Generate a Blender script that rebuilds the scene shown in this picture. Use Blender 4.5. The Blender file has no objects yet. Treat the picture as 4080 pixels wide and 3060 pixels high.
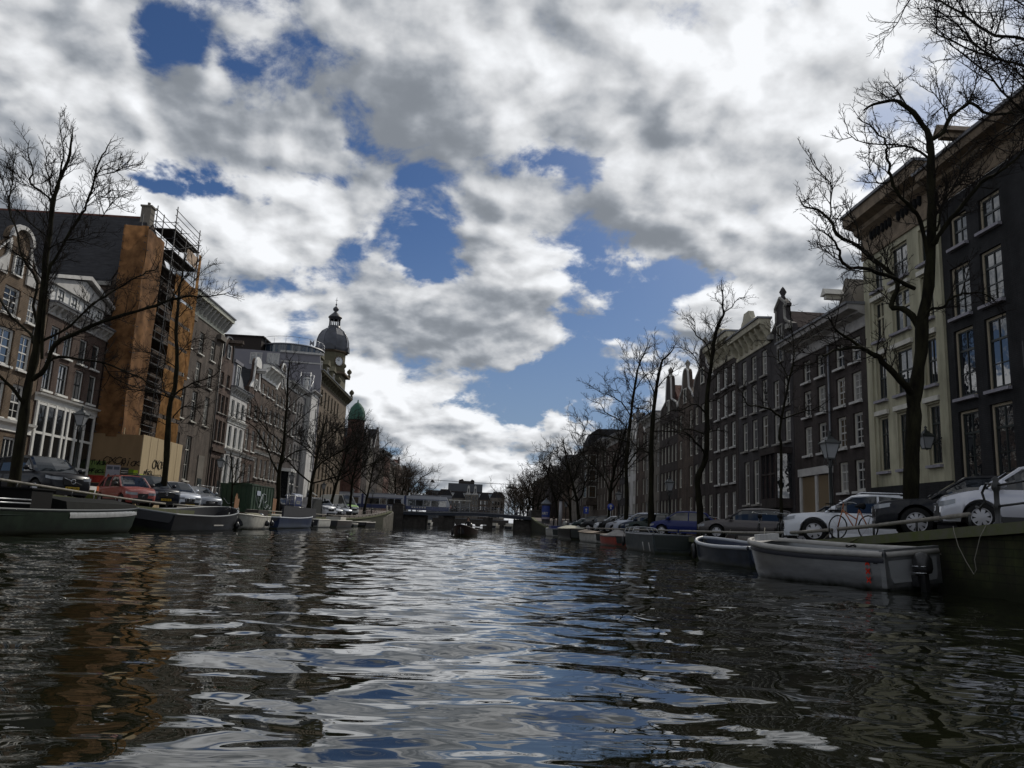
import bpy, math, random
import numpy as np
from mathutils import Vector, Matrix
R = math.radians
rnd = random.Random(7)
S = bpy.context.scene
COL = S.collection

# ---------------------------------------------------------------- camera
CAM_H = 1.0
cd = bpy.data.cameras.new('camera')
cd.sensor_fit = 'HORIZONTAL'; cd.sensor_width = 36.0; cd.lens = 36.0*3080/4080
cd.clip_start = .05; cd.clip_end = 3000
cam = bpy.data.objects.new('camera', cd); COL.objects.link(cam); S.camera = cam
PITCH, ROLL, YAW = R(10.4), R(2.6), R(2.3)
_f = Vector((math.sin(YAW)*math.cos(PITCH), math.cos(YAW)*math.cos(PITCH), math.sin(PITCH)))
_r0 = Vector((math.cos(YAW), -math.sin(YAW), 0)); _u0 = _r0.cross(_f)
_r = math.cos(ROLL)*_r0+math.sin(ROLL)*_u0; _u = -math.sin(ROLL)*_r0+math.cos(ROLL)*_u0
cam.matrix_world = Matrix(((_r.x, _u.x, -_f.x, 0), (_r.y, _u.y, -_f.y, 0), (_r.z, _u.z, -_f.z, CAM_H), (0, 0, 0, 1)))

# ---------------------------------------------------------------- exposure
S.view_settings.view_transform = 'Standard'; S.view_settings.look = 'None'
S.view_settings.exposure = 0.0; S.view_settings.gamma = 1.0; S.view_settings.use_curve_mapping = False
S.render.engine = 'CYCLES'
S.cycles.max_bounces = 6; S.cycles.diffuse_bounces = 2; S.cycles.glossy_bounces = 4
S.cycles.transmission_bounces = 4; S.cycles.transparent_max_bounces = 6
S.cycles.caustics_reflective = False; S.cycles.caustics_refractive = False

# ---------------------------------------------------------------- sun and sky
SUN_AZ, SUN_EL = R(33), R(38)
sun_dir = Vector((math.sin(SUN_AZ)*math.cos(SUN_EL), math.cos(SUN_AZ)*math.cos(SUN_EL), math.sin(SUN_EL)))
sl = bpy.data.lights.new('sun', 'SUN'); sl.energy = 2.3; sl.angle = R(.55); sl.color = (1, .94, .84)
so = bpy.data.objects.new('sun', sl); COL.objects.link(so); so.location = (40, 60, 60)
so.rotation_euler = (-sun_dir).to_track_quat('-Z', 'Y').to_euler()

W = bpy.data.worlds.new('World'); S.world = W; W.use_nodes = True
nt = W.node_tree; nt.nodes.clear(); L_ = nt.links.new
def N(t, **k):
    n = nt.nodes.new(t)
    for a, b in k.items(): setattr(n, a, b)
    return n
def put(sock, v):
    if isinstance(v, bpy.types.NodeSocket): L_(v, sock)
    else: sock.default_value = v
def M(op, a, b=None, c=None, clamp=False):
    n = N('ShaderNodeMath', operation=op, use_clamp=clamp)
    for i, v in enumerate((a, b, c)):
        if v is not None: put(n.inputs[i], v)
    return n.outputs[0]
def VM(op, a, b=None, s=None):
    n = N('ShaderNodeVectorMath', operation=op)
    put(n.inputs[0], a)
    if b is not None: put(n.inputs[1], b)
    if s is not None: put(n.inputs['Scale'], s)
    return n.outputs['Value'] if op in ('LENGTH', 'DISTANCE', 'DOT_PRODUCT') else n.outputs['Vector']
def SS(v, a, b, lo=0., hi=1.):
    n = N('ShaderNodeMapRange', interpolation_type='SMOOTHSTEP')
    put(n.inputs['Value'], v)
    for i, q in zip(('From Min', 'From Max', 'To Min', 'To Max'), (a, b, lo, hi)): put(n.inputs[i], q)
    return n.outputs[0]
def MIXC(f, a, b):
    n = N('ShaderNodeMix', data_type='RGBA'); put(n.inputs['Factor'], f); put(n.inputs[6], a); put(n.inputs[7], b)
    return n.outputs[2]
def SMAX(a, b): return M('SMOOTH_MAX', a, b, .25)
def NOISE(v, sc, det, ro, dist=0.):
    n = N('ShaderNodeTexNoise'); put(n.inputs['Vector'], v); put(n.inputs['Scale'], sc)
    n.inputs['Detail'].default_value = det; n.inputs['Roughness'].default_value = ro; n.inputs['Distortion'].default_value = dist
    return n.outputs[0]
sky = N('ShaderNodeTexSky', sky_type='NISHITA', sun_disc=False, sun_elevation=SUN_EL, sun_rotation=SUN_AZ,
        air_density=1.0, dust_density=.6, ozone_density=2.5)
d = VM('NORMALIZE', N('ShaderNodeTexCoord').outputs['Generated'])
sep = N('ShaderNodeSeparateXYZ'); L_(d, sep.inputs[0])
dz = M('MAXIMUM', sep.outputs['Z'], 0.0)
K0 = .42                                                  # a cloud deck seen in perspective
def plane(x, y, z): return x/(z+K0), y/(z+K0)
inv = M('DIVIDE', 1.0, M('ADD', dz, K0))
cmb = N('ShaderNodeCombineXYZ'); put(cmb.inputs[0], M('MULTIPLY', sep.outputs['X'], inv)); put(cmb.inputs[1], M('MULTIPLY', sep.outputs['Y'], inv)); cmb.inputs[2].default_value = 3.7
p = cmb.outputs[0]
ps = plane(*sun_dir)
tos = VM('NORMALIZE', VM('SUBTRACT', (ps[0], ps[1], 3.7), p))
CS = 2.7
def billow(v, sc, seed):                                  # rounded cauliflower lumps
    n = N('ShaderNodeTexVoronoi', feature='SMOOTH_F1', voronoi_dimensions='2D'); put(n.inputs['Vector'], v)
    n.inputs['Scale'].default_value = sc; n.inputs['Detail'].default_value = 1.5; n.inputs['Roughness'].default_value = .5; n.inputs['Lacunarity'].default_value = 2.3; n.inputs['Smoothness'].default_value = .7
    return n.outputs['Distance']
wq = N('ShaderNodeTexNoise'); put(wq.inputs['Vector'], p); wq.inputs['Scale'].default_value = 5.0; wq.inputs['Detail'].default_value = 3.0; wq.inputs['Roughness'].default_value = .5
warp = VM('SCALE', VM('SUBTRACT', wq.outputs['Color'], (.5, .5, .5)), s=.22)
def dens(v):
    base = NOISE(v, CS, 6.5, .56, .1)
    w_ = VM('ADD', v, warp)
    return M('ADD', base, M('MULTIPLY', M('SUBTRACT', .42, billow(w_, 5.6, 0)), .30))
n0 = dens(p)
n1 = dens(VM('ADD', p, VM('SCALE', tos, s=.035)))
nbig = NOISE(VM('ADD', p, VM('SCALE', tos, s=.14)), CS, 4.0, .5, .1)
nb0 = NOISE(p, CS, 4.0, .5, .1)
# where the deck opens (-) and where it is thick (+): azimuth, elevation, half widths (degrees), amount
BL = [(-22.1,30.6,4.2,1.7,-.22),(-24.4,32.6,2.0,1.4,-.14),(-13.8,31.8,2.0,1.6,-.18),(-10.6,32.6,1.3,1.1,-.18),(-11.3,29.0,1.4,1.9,-.15),(3.1,26.9,4.0,1.3,-.24),(7.9,25.9,2.6,1.0,-.2),(-17.1,21.9,1.5,1.3,-.25),
      (-24.6,22.2,1.6,1.1,-.2),(-25.7,21.5,1.6,.9,-.2),(-21.0,22.1,2.0,.8,-.12),(-4.1,19.7,2.7,1.9,-.3),(-19.4,16.9,2.7,1.3,-.25),(-14.9,17.1,2.0,.8,-.15),(12.8,33.4,1.3,1.4,-.13),(9.9,19.4,3.2,1.3,-.2),
      (14.1,18.7,2.1,1.7,-.22),(10.0,15.4,3.9,2.0,-.28),(5.6,10.5,3.5,1.7,-.3),(3.9,9.4,2.8,1.4,-.2),(-1.3,8.3,3.8,.8,-.2),(8.6,13.7,2.1,1.4,-.15),(30.6,31.5,2.3,1.1,-.12),(28.7,24.4,2.0,1.8,-.2),
      (-30.4,26.5,6.9,4.5,.2),(-17.9,26.1,9.0,3.1,.08),(-5.9,24.9,7.3,2.6,.10),(-2.8,32.3,9.4,3.8,.15),(20.3,32.8,9.4,3.6,.15),(20.9,28.1,8.1,2.5,.15),(15.8,21.9,7.1,2.0,.2),(20.8,19.1,4.1,1.9,.12),
      (-15.9,19.8,4.1,1.9,.12),(-8.0,15.8,7.0,3.0,.2),(.2,14.1,5.6,2.1,.14),(-3.1,9.8,5.2,1.4,.12),(-1.2,6.1,13.7,1.5,.12),(2.5,23.2,2.5,1.7,.14),(-.1,18.8,2.1,1.0,.1),(-25,19.3,5,1.6,.22),(-21.5,24.5,4,1.6,.14),(27,20,4,3,.2),(-5.5,8.0,4.5,1.5,.26),(-1.5,11.5,3.2,1.6,.12),(6,13.6,1.6,1.6,-.06),(-31,21.5,4.5,3.0,.2),(-27,18.5,4,1.8,.12),(30,16,5,4,.12)]
az_n = M('MULTIPLY', M('ARCTAN2', sep.outputs['X'], sep.outputs['Y']), 57.296)
el_n = M('MULTIPLY', M('ARCSINE', sep.outputs['Z']), 57.296)
ae = N('ShaderNodeCombineXYZ'); L_(az_n, ae.inputs[0]); L_(el_n, ae.inputs[1])
wob = N('ShaderNodeTexNoise'); put(wob.inputs['Vector'], p); wob.inputs['Scale'].default_value = 6.0; wob.inputs['Detail'].default_value = 5.0; wob.inputs['Roughness'].default_value = .65
aew = VM('ADD', ae.outputs[0], VM('SCALE', VM('SUBTRACT', wob.outputs['Color'], (.5, .5, .5)), s=8.0))
bias = None
for az, el, wx, wy, a in BL:
    q = VM('MULTIPLY', VM('SUBTRACT', aew, (az, el, 0)), (.8/wx, .8/wy, 0))
    e = M('MULTIPLY', M('EXPONENT', M('MULTIPLY', VM('DOT_PRODUCT', q, q), -1.0)), a)
    bias = e if bias is None else M('ADD', bias, e)
edge = NOISE(VM('ADD', p, (1., 7., 0.)), 7.5, 8.0, .70, .35)
den = M('ADD', M('ADD', n0, .120), M('MULTIPLY', bias, .60))
den = M('ADD', den, M('MULTIPLY', M('SUBTRACT', edge, .5), .42))
mask = SS(den, .425, .55)
lit = M('SUBTRACT', n0, n1); litb = M('SUBTRACT', nb0, nbig)
sdot = VM('DOT_PRODUCT', d, tuple(sun_dir))
glow = M('POWER', M('MAXIMUM', sdot, 0.0), 26.0)
thick = SS(den, .48, .95)
fine = NOISE(VM('ADD', p, (5., 2., 0.)), 7.5, 6.0, .62, .5)
bri = M('ADD', .60, M('MULTIPLY', lit, 3.0))
bri = M('ADD', bri, M('MULTIPLY', litb, 1.3))
bri = M('SUBTRACT', bri, M('MULTIPLY', thick, .22))
bri = M('ADD', bri, M('MULTIPLY', M('SUBTRACT', fine, .5), .34))
low = SS(sep.outputs['Z'], .02, .34)
bri = M('ADD', bri, M('MULTIPLY', M('SUBTRACT', 1.0, low), .10))
bri = M('ADD', bri, M('MULTIPLY', glow, .55))
bri = M('MINIMUM', SMAX(bri, .28), 1.0)
ccol = MIXC(SS(bri, .15, .75), (.78, .87, 1.0, 1), (.95, .97, 1.0, 1))
cloud = VM('SCALE', ccol, s=M('MULTIPLY', bri, 10.0))
skyc = VM('MULTIPLY', sky.outputs[0], (.27, .37, .52))
haze_n = VM('SCALE', (.60, .76, 1.0), s=4.4)
skyc = MIXC(SS(sep.outputs['Z'], .40, .0, 0., .62), skyc, haze_n)
skyc = MIXC(M('MULTIPLY', glow, .5), skyc, (9.0, 9.0, 9.2, 1))
col = MIXC(mask, skyc, cloud)
bg = N('ShaderNodeBackground'); L_(col, bg.inputs['Color']); bg.inputs['Strength'].default_value = .1
out = N('ShaderNodeOutputWorld'); L_(bg.outputs[0], out.inputs[0])
W.cycles.sampling_method = 'MANUAL'; W.cycles.sample_map_resolution = 512

# ---------------------------------------------------------------- materials
MATS = {}
def mat(name, col, rough=.6, metal=0., var=.0, scale=3.0, stretch=(1, 1, 1), bump=0., spec=.5, col2=None, coat=0., bscale=None, streak=0.):
    if name in MATS: return MATS[name]
    m = bpy.data.materials.new(name); m.use_nodes = True
    t = m.node_tree; b = t.nodes['Principled BSDF']
    b.inputs['Roughness'].default_value = rough; b.inputs['Metallic'].default_value = metal
    b.inputs['Specular IOR Level'].default_value = spec if rough < .6 or spec != .5 else .15
    if coat: b.inputs['Coat Weight'].default_value = coat; b.inputs['Coat Roughness'].default_value = .04
    c = (*col, 1)
    if var or bump or col2:
        tc = t.nodes.new('ShaderNodeTexCoord'); mp = t.nodes.new('ShaderNodeMapping')
        t.links.new(tc.outputs['Object'], mp.inputs[0]); mp.inputs['Scale'].default_value = stretch
        nz = t.nodes.new('ShaderNodeTexNoise'); nz.inputs['Scale'].default_value = scale; nz.inputs['Detail'].default_value = 6; nz.inputs['Roughness'].default_value = .62
        t.links.new(mp.outputs[0], nz.inputs['Vector'])
        rp = t.nodes.new('ShaderNodeMapRange'); t.links.new(nz.outputs[0], rp.inputs[0])
        rp.inputs['From Min'].default_value = .33; rp.inputs['From Max'].default_value = .67
        mx = t.nodes.new('ShaderNodeMix'); mx.data_type = 'RGBA'; t.links.new(rp.outputs[0], mx.inputs['Factor'])
        lo = tuple(v*(1-var) for v in col); hi = col2 if col2 else tuple(min(1, v*(1+var)) for v in col)
        mx.inputs[6].default_value = (*lo, 1); mx.inputs[7].default_value = (*hi, 1)
        res = mx.outputs[2]
        if streak:                                        # rain streaks and soot: long upright patches
            m2 = t.nodes.new('ShaderNodeMapping'); t.links.new(tc.outputs['Object'], m2.inputs[0]); m2.inputs['Scale'].default_value = (1.3, 1.3, .14); m2.inputs['Location'].default_value = (3, 1, 0)
            z2_ = t.nodes.new('ShaderNodeTexNoise'); z2_.inputs['Scale'].default_value = 1.1; z2_.inputs['Detail'].default_value = 7; z2_.inputs['Roughness'].default_value = .7; t.links.new(m2.outputs[0], z2_.inputs['Vector'])
            r2 = t.nodes.new('ShaderNodeMapRange'); t.links.new(z2_.outputs[0], r2.inputs[0]); r2.inputs['From Min'].default_value = .32; r2.inputs['From Max'].default_value = .66; r2.inputs['To Min'].default_value = 1-streak; r2.inputs['To Max'].default_value = 1+streak*.35
            vs = t.nodes.new('ShaderNodeVectorMath'); vs.operation = 'SCALE'; t.links.new(res, vs.inputs[0]); t.links.new(r2.outputs[0], vs.inputs['Scale']); res = vs.outputs[0]
        t.links.new(res, b.inputs['Base Color'])
        if bump:
            bp = t.nodes.new('ShaderNodeBump'); bp.inputs['Strength'].default_value = bump; bp.inputs['Distance'].default_value = .03
            if bscale:
                n2 = t.nodes.new('ShaderNodeTexNoise'); n2.inputs['Scale'].default_value = bscale; n2.inputs['Detail'].default_value = 3
                t.links.new(mp.outputs[0], n2.inputs['Vector']); t.links.new(n2.outputs[0], bp.inputs['Height'])
            else: t.links.new(nz.outputs[0], bp.inputs['Height'])
            t.links.new(bp.outputs[0], b.inputs['Normal'])
    else: b.inputs['Base Color'].default_value = c
    MATS[name] = m; return m
def brick(name, c1, c2, mortar, sc=1.0):
    if name in MATS: return MATS[name]
    m = mat(name, c1, .85, var=.28, scale=.9, bump=.25, bscale=9, streak=.42)
    t = m.node_tree; b = t.nodes['Principled BSDF']
    src = b.inputs['Base Color'].links[0].from_socket
    tc = [n for n in t.nodes if n.type == 'TEX_COORD'][0]
    sx = t.nodes.new('ShaderNodeSeparateXYZ'); t.links.new(tc.outputs['Object'], sx.inputs[0])
    cx = t.nodes.new('ShaderNodeCombineXYZ'); ad = t.nodes.new('ShaderNodeMath'); t.links.new(sx.outputs[0], ad.inputs[0]); t.links.new(sx.outputs[1], ad.inputs[1])
    t.links.new(ad.outputs[0], cx.inputs[0]); t.links.new(sx.outputs[2], cx.inputs[1])
    br = t.nodes.new('ShaderNodeTexBrick'); t.links.new(cx.outputs[0], br.inputs[0])
    br.inputs['Scale'].default_value = 1.0; br.inputs['Brick Width'].default_value = .23*sc; br.inputs['Row Height'].default_value = .075*sc; br.inputs['Mortar Size'].default_value = .011
    br.inputs['Color1'].default_value = (1, 1, 1, 1); br.inputs['Color2'].default_value = (*(y/x for x, y in zip(c1, c2)), 1); br.inputs['Mortar'].default_value = (*(min(3, y/x) for x, y in zip(c1, mortar)), 1)
    mx = t.nodes.new('ShaderNodeMix'); mx.data_type = 'RGBA'; mx.blend_type = 'MULTIPLY'; mx.inputs['Factor'].default_value = 1
    t.links.new(src, mx.inputs[6]); t.links.new(br.outputs[0], mx.inputs[7]); t.links.new(mx.outputs[2], b.inputs['Base Color'])
    return m
def glass(name, col, rough=.03, ior=1.55, wav=.0):
    m = mat(name, col, rough); t = m.node_tree; b = t.nodes['Principled BSDF']; b.inputs['IOR'].default_value = ior
    if wav:
        tc = t.nodes.new('ShaderNodeTexCoord'); nz = t.nodes.new('ShaderNodeTexNoise'); t.links.new(tc.outputs['Object'], nz.inputs[0]); nz.inputs['Scale'].default_value = 1.6
        oi = t.nodes.new('ShaderNodeObjectInfo'); va = t.nodes.new('ShaderNodeVectorMath'); t.links.new(tc.outputs['Object'], va.inputs[0])
        sc = t.nodes.new('ShaderNodeVectorMath'); sc.operation = 'SCALE'; t.links.new(oi.outputs['Location'], sc.inputs[0]); sc.inputs['Scale'].default_value = 1.0
        t.links.new(sc.outputs[0], va.inputs[1]); t.links.new(va.outputs[0], nz.inputs[0])
        bp = t.nodes.new('ShaderNodeBump'); bp.inputs['Strength'].default_value = wav; bp.inputs['Distance'].default_value = .05
        t.links.new(nz.outputs[0], bp.inputs['Height']); t.links.new(bp.outputs[0], b.inputs['Normal'])
    return m
white = mat('white_paint', (.66, .65, .61), .5, var=.10, scale=2)
offwhite = mat('offwhite_paint', (.52, .50, .44), .55, var=.14, scale=2)
greywhite = mat('greywhite_paint', (.42, .41, .39), .55, var=.16, scale=1.5)
darkpaint = mat('dark_green_paint', (.012, .018, .016), .35)
blackp = mat('black_paint', (.010, .010, .011), .6, spec=.1)
iron = mat('black_iron', (.015, .016, .016), .45)
steel = mat('galvanised_steel', (.32, .33, .34), .42, .8, var=.2, scale=6)
pane_m = glass('window_glass', (.012, .015, .019), .02, 2.4, .12)
pane_d = glass('dark_window_glass', (.012, .013, .014), .03, 1.5, .12)
pane_c = glass('curtained_glass', (.10, .10, .095), .05, 1.6, .1)
pane_w = glass('warm_room_glass', (.075, .055, .035), .04, 1.6, .1); pane_k = glass('net_curtain_glass', (.24, .235, .22), .06, 1.5, .1)  # warm pane: light of a lit room put into its colour
stone = mat('grey_stone', (.24, .23, .21), .8, var=.25, scale=2)
tile = mat('dark_roof_tiles', (.028, .028, .031), .75, var=.4, scale=1.2, stretch=(6, 1, 1), bump=.4)
redtile = mat('red_roof_tiles', (.10, .045, .035), .8, var=.35, scale=2, bump=.3)
slate = mat('slate', (.075, .085, .10), .55, var=.2, scale=2)
lead = mat('lead_sheet', (.17, .175, .19), .5, .2, var=.18, scale=1.2)
B_tan = brick('tan_brick', (.125, .078, .046), (.095, .06, .038), (.20, .17, .13))
B_brown = brick('brown_brick', (.075, .049, .037), (.060, .039, .031), (.14, .12, .10))
B_red = brick('red_brown_brick', (.082, .045, .035), (.064, .036, .03), (.14, .12, .10))
B_grey = brick('grey_brown_brick', (.083, .063, .052), (.066, .051, .042), (.15, .13, .11))
B_dark = brick('dark_brick', (.052, .040, .037), (.040, .031, .030), (.065, .058, .053))
B_char = brick('charcoal_painted_brick', (.030, .030, .032), (.025, .025, .027), (.019, .019, .020))
B_bluegrey = brick('blue_grey_brick', (.058, .051, .053), (.046, .041, .043), (.07, .066, .066))
B_red2 = brick('orange_red_brick', (.10, .043, .032), (.08, .034, .027), (.16, .11, .09))
P_yellow = mat('cream_yellow_render', (.40, .38, .275), .8, var=.22, scale=.9, stretch=(1.6, 1.6, .5), bump=.15, streak=.35)
P_white = mat('white_render', (.56, .55, .53), .75, var=.18, scale=1.0, stretch=(1.5, 1.5, .35), streak=.35)
P_tan = mat('grey_tan_render', (.15, .135, .115), .85, var=.2, scale=.7)
P_mauve = mat('mauve_grey_cladding', (.19, .185, .205), .7, var=.07, scale=.6)
bark = mat('bark', (.010, .008, .006), .95, var=.5, scale=5, stretch=(1, 1, .3), bump=.5, col2=(.020, .019, .010), spec=.1)
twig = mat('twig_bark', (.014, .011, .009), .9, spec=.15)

far_twig = mat('hazy_twig_bark', (.050, .038, .030), .9, spec=.15)  # distant twigs paler and browner: haze put into the colour
# ---------------------------------------------------------------- mesh building
class MB:
    def __init__(s): s.v = []; s.f = []; s.m = []; s.sm = []
    def add(s, vs, fs, mi=0, smooth=False):
        o = len(s.v); s.v += [tuple(p) for p in vs]; s.f += [tuple(i+o for i in f) for f in fs]
        s.m += [mi]*len(fs); s.sm += [smooth]*len(fs); return s
    def box(s, x0, x1, y0, y1, z0, z1, mi=0):
        return s.add([(x0,y0,z0),(x1,y0,z0),(x1,y1,z0),(x0,y1,z0),(x0,y0,z1),(x1,y0,z1),(x1,y1,z1),(x0,y1,z1)],
                     [(0,3,2,1),(4,5,6,7),(0,1,5,4),(1,2,6,5),(2,3,7,6),(3,0,4,7)], mi)
    def quad(s, a, b, c, d_, mi=0): return s.add([a, b, c, d_], [(0,1,2,3)], mi)
    def tube(s, pts, r, n=6, mi=0, caps=True, smooth=True):
        pts = [Vector(p) for p in pts]; k = len(pts)
        rr = r if isinstance(r, (list, tuple)) else [r]*k
        vs = []; fs = []; ref = None
        for i, p in enumerate(pts):
            t = (pts[min(i+1, k-1)]-pts[max(i-1, 0)]); t = t.normalized() if t.length > 1e-9 else Vector((0,0,1))
            if ref is None: ref = Vector((1,0,0)) if abs(t.x) < .8 else Vector((0,1,0))
            a = (ref-t*ref.dot(t)).normalized(); ref = a; b = t.cross(a)
            for j in range(n):
                w = 2*math.pi*j/n; vs.append(p+(a*math.cos(w)+b*math.sin(w))*rr[i])
        for i in range(k-1):
            for j in range(n): fs.append((i*n+j, i*n+(j+1)%n, (i+1)*n+(j+1)%n, (i+1)*n+j))
        if caps: fs += [tuple(range(n-1, -1, -1)), tuple((k-1)*n+j for j in range(n))]
        return s.add(vs, fs, mi, smooth)
    def lathe(s, prof, n=16, c=(0,0,0), mi=0, a0=0., arc=2*math.pi, smooth=True):
        full = abs(arc-2*math.pi) < 1e-6; m_ = n if full else n+1; vs = []; fs = []
        for r, z in prof:
            for j in range(m_):
                w = a0+arc*j/n; vs.append((c[0]+r*math.cos(w), c[1]+r*math.sin(w), c[2]+z))
        for i in range(len(prof)-1):
            for j in range(n):
                k = (j+1)%m_ if full else j+1
                fs.append((i*m_+j, i*m_+k, (i+1)*m_+k, (i+1)*m_+j))
        return s.add(vs, fs, mi, smooth)
    def prism(s, poly, axis, d0, d1, mi=0):
        n = len(poly)
        def P(a, b, d): return {'x': (d, a, b), 'y': (a, d, b), 'z': (a, b, d)}[axis]
        vs = [P(a, b, d0) for a, b in poly]+[P(a, b, d1) for a, b in poly]
        fs = [tuple(range(n-1, -1, -1)), tuple(range(n, 2*n))]+[(i, (i+1)%n, n+(i+1)%n, n+i) for i in range(n)]
        return s.add(vs, fs, mi)
    def loft(s, secs, mi=0, closed=False, smooth=True, caps=False):
        n = len(secs[0]); vs = [q for sc in secs for q in sc]; fs = []
        for i in range(len(secs)-1):
            for j in range(n if closed else n-1):
                k = (j+1)%n; fs.append((i*n+j, i*n+k, (i+1)*n+k, (i+1)*n+j))
        if caps: fs += [tuple(range(n-1, -1, -1)), tuple((len(secs)-1)*n+j for j in range(n))]
        return s.add(vs, fs, mi, smooth)
    def build(s, name, mats, parent=None, loc=None, rz=None, sharp=None, norm=True):
        me = bpy.data.meshes.new(name); me.from_pydata(s.v, [], s.f)
        mats = mats if isinstance(mats, (list, tuple)) else [mats]
        for m in mats: me.materials.append(m)
        me.polygons.foreach_set('material_index', s.m); me.polygons.foreach_set('use_smooth', s.sm)
        if norm:
            import bmesh
            bm = bmesh.new(); bm.from_mesh(me); bmesh.ops.recalc_face_normals(bm, faces=bm.faces); bm.to_mesh(me); bm.free()
        if sharp: me.set_sharp_from_angle(angle=sharp)
        me.update()
        return link(name, me, parent, loc, rz)
def link(name, me, parent=None, loc=None, rz=None):
    o = bpy.data.objects.new(name, me); COL.objects.link(o)
    if parent is not None: o.parent = parent
    if loc: o.location = loc
    if rz: o.rotation_euler.z = rz
    return o
def tag(o, label, cat, group=None, kind=None):
    o['label'] = label; o['category'] = cat
    if group: o['group'] = group
    if kind: o['kind'] = kind
    return o
def thing(name, label, cat, loc=(0,0,0), rz=0., group=None):
    o = bpy.data.objects.new(name, None); COL.objects.link(o); o.location = loc; o.rotation_euler.z = rz
    o.empty_display_size = .2
    return tag(o, label, cat, group)
def structure(o): o['kind'] = 'structure'; return o
def copy_tree(o, parent=None):
    c = o.copy(); COL.objects.link(c)
    if parent is not None: c.parent = parent
    for ch in list(o.children): copy_tree(ch, c)
    return c
def text_mesh(body, size, extrude=.004, shear=0., bold=0.):
    cu = bpy.data.curves.new('lettering', 'FONT'); cu.body = body; cu.size = size; cu.extrude = extrude; cu.shear = shear; cu.offset = bold
    cu.align_x = 'CENTER'; cu.align_y = 'CENTER'
    o = bpy.data.objects.new('lettering', cu); COL.objects.link(o)
    bpy.context.view_layer.update()
    me = bpy.data.meshes.new_from_object(o.evaluated_get(bpy.context.evaluated_depsgraph_get()))
    bpy.data.objects.remove(o); return me
def lettering(body, size, m, parent, loc, rot, extrude=.004, shear=0., bold=0., name='lettering'):
    me = text_mesh(body, size, extrude, shear, bold); me.name = name; me.materials.clear(); me.materials.append(m)
    o = link(name, me, parent, loc); o.rotation_euler = rot; return o

# ---------------------------------------------------------------- lie of the land
def sp(x): return math.log1p(math.exp(max(-30, min(30, x))))
XL = -17.0
def xr(Y): return 10.4+.012*max(0, min(Y, 170)-40)
def zl(Y): return 1.02+.036*2.5*sp((43-Y)/2.5)+(.0 if Y < 95 else 1.9*min(1, (Y-95)/68)**2)
def zr(Y): return .84+.062*2.0*sp((25-Y)/2.0)+(.0 if Y < 100 else 2.1*min(1, (Y-100)/63)**2)

# ---------------------------------------------------------------- water
wm = mat('canal_water', (.007, .008, .0035), .012)
t_ = wm.node_tree; b_ = t_.nodes['Principled BSDF']; b_.inputs['IOR'].default_value = 1.62; b_.inputs['Specular IOR Level'].default_value = .5
tc_ = t_.nodes.new('ShaderNodeTexCoord'); hs = []
for sc_, st_, w_ in ((.9, (.55, 1.0, 1), 1.0), (3.4, (.42, 1.0, 1), .42)):
    mp_ = t_.nodes.new('ShaderNodeMapping'); mp_.inputs['Scale'].default_value = st_; t_.links.new(tc_.outputs['Object'], mp_.inputs[0])
    nz_ = t_.nodes.new('ShaderNodeTexNoise'); nz_.inputs['Scale'].default_value = sc_; nz_.inputs['Detail'].default_value = 2; nz_.inputs['Distortion'].default_value = .6
    t_.links.new(mp_.outputs[0], nz_.inputs['Vector'])
    ml_ = t_.nodes.new('ShaderNodeMath'); ml_.operation = 'MULTIPLY'; ml_.inputs[1].default_value = w_; t_.links.new(nz_.outputs[0], ml_.inputs[0]); hs.append(ml_)
ad_ = t_.nodes.new('ShaderNodeMath'); t_.links.new(hs[0].outputs[0], ad_.inputs[0]); t_.links.new(hs[1].outputs[0], ad_.inputs[1])
bp_ = t_.nodes.new('ShaderNodeBump'); bp_.inputs['Strength'].default_value = 1.0; bp_.inputs['Distance'].default_value = .022
t_.links.new(ad_.outputs[0], bp_.inputs['Height']); t_.links.new(bp_.outputs[0], b_.inputs['Normal'])
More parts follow.
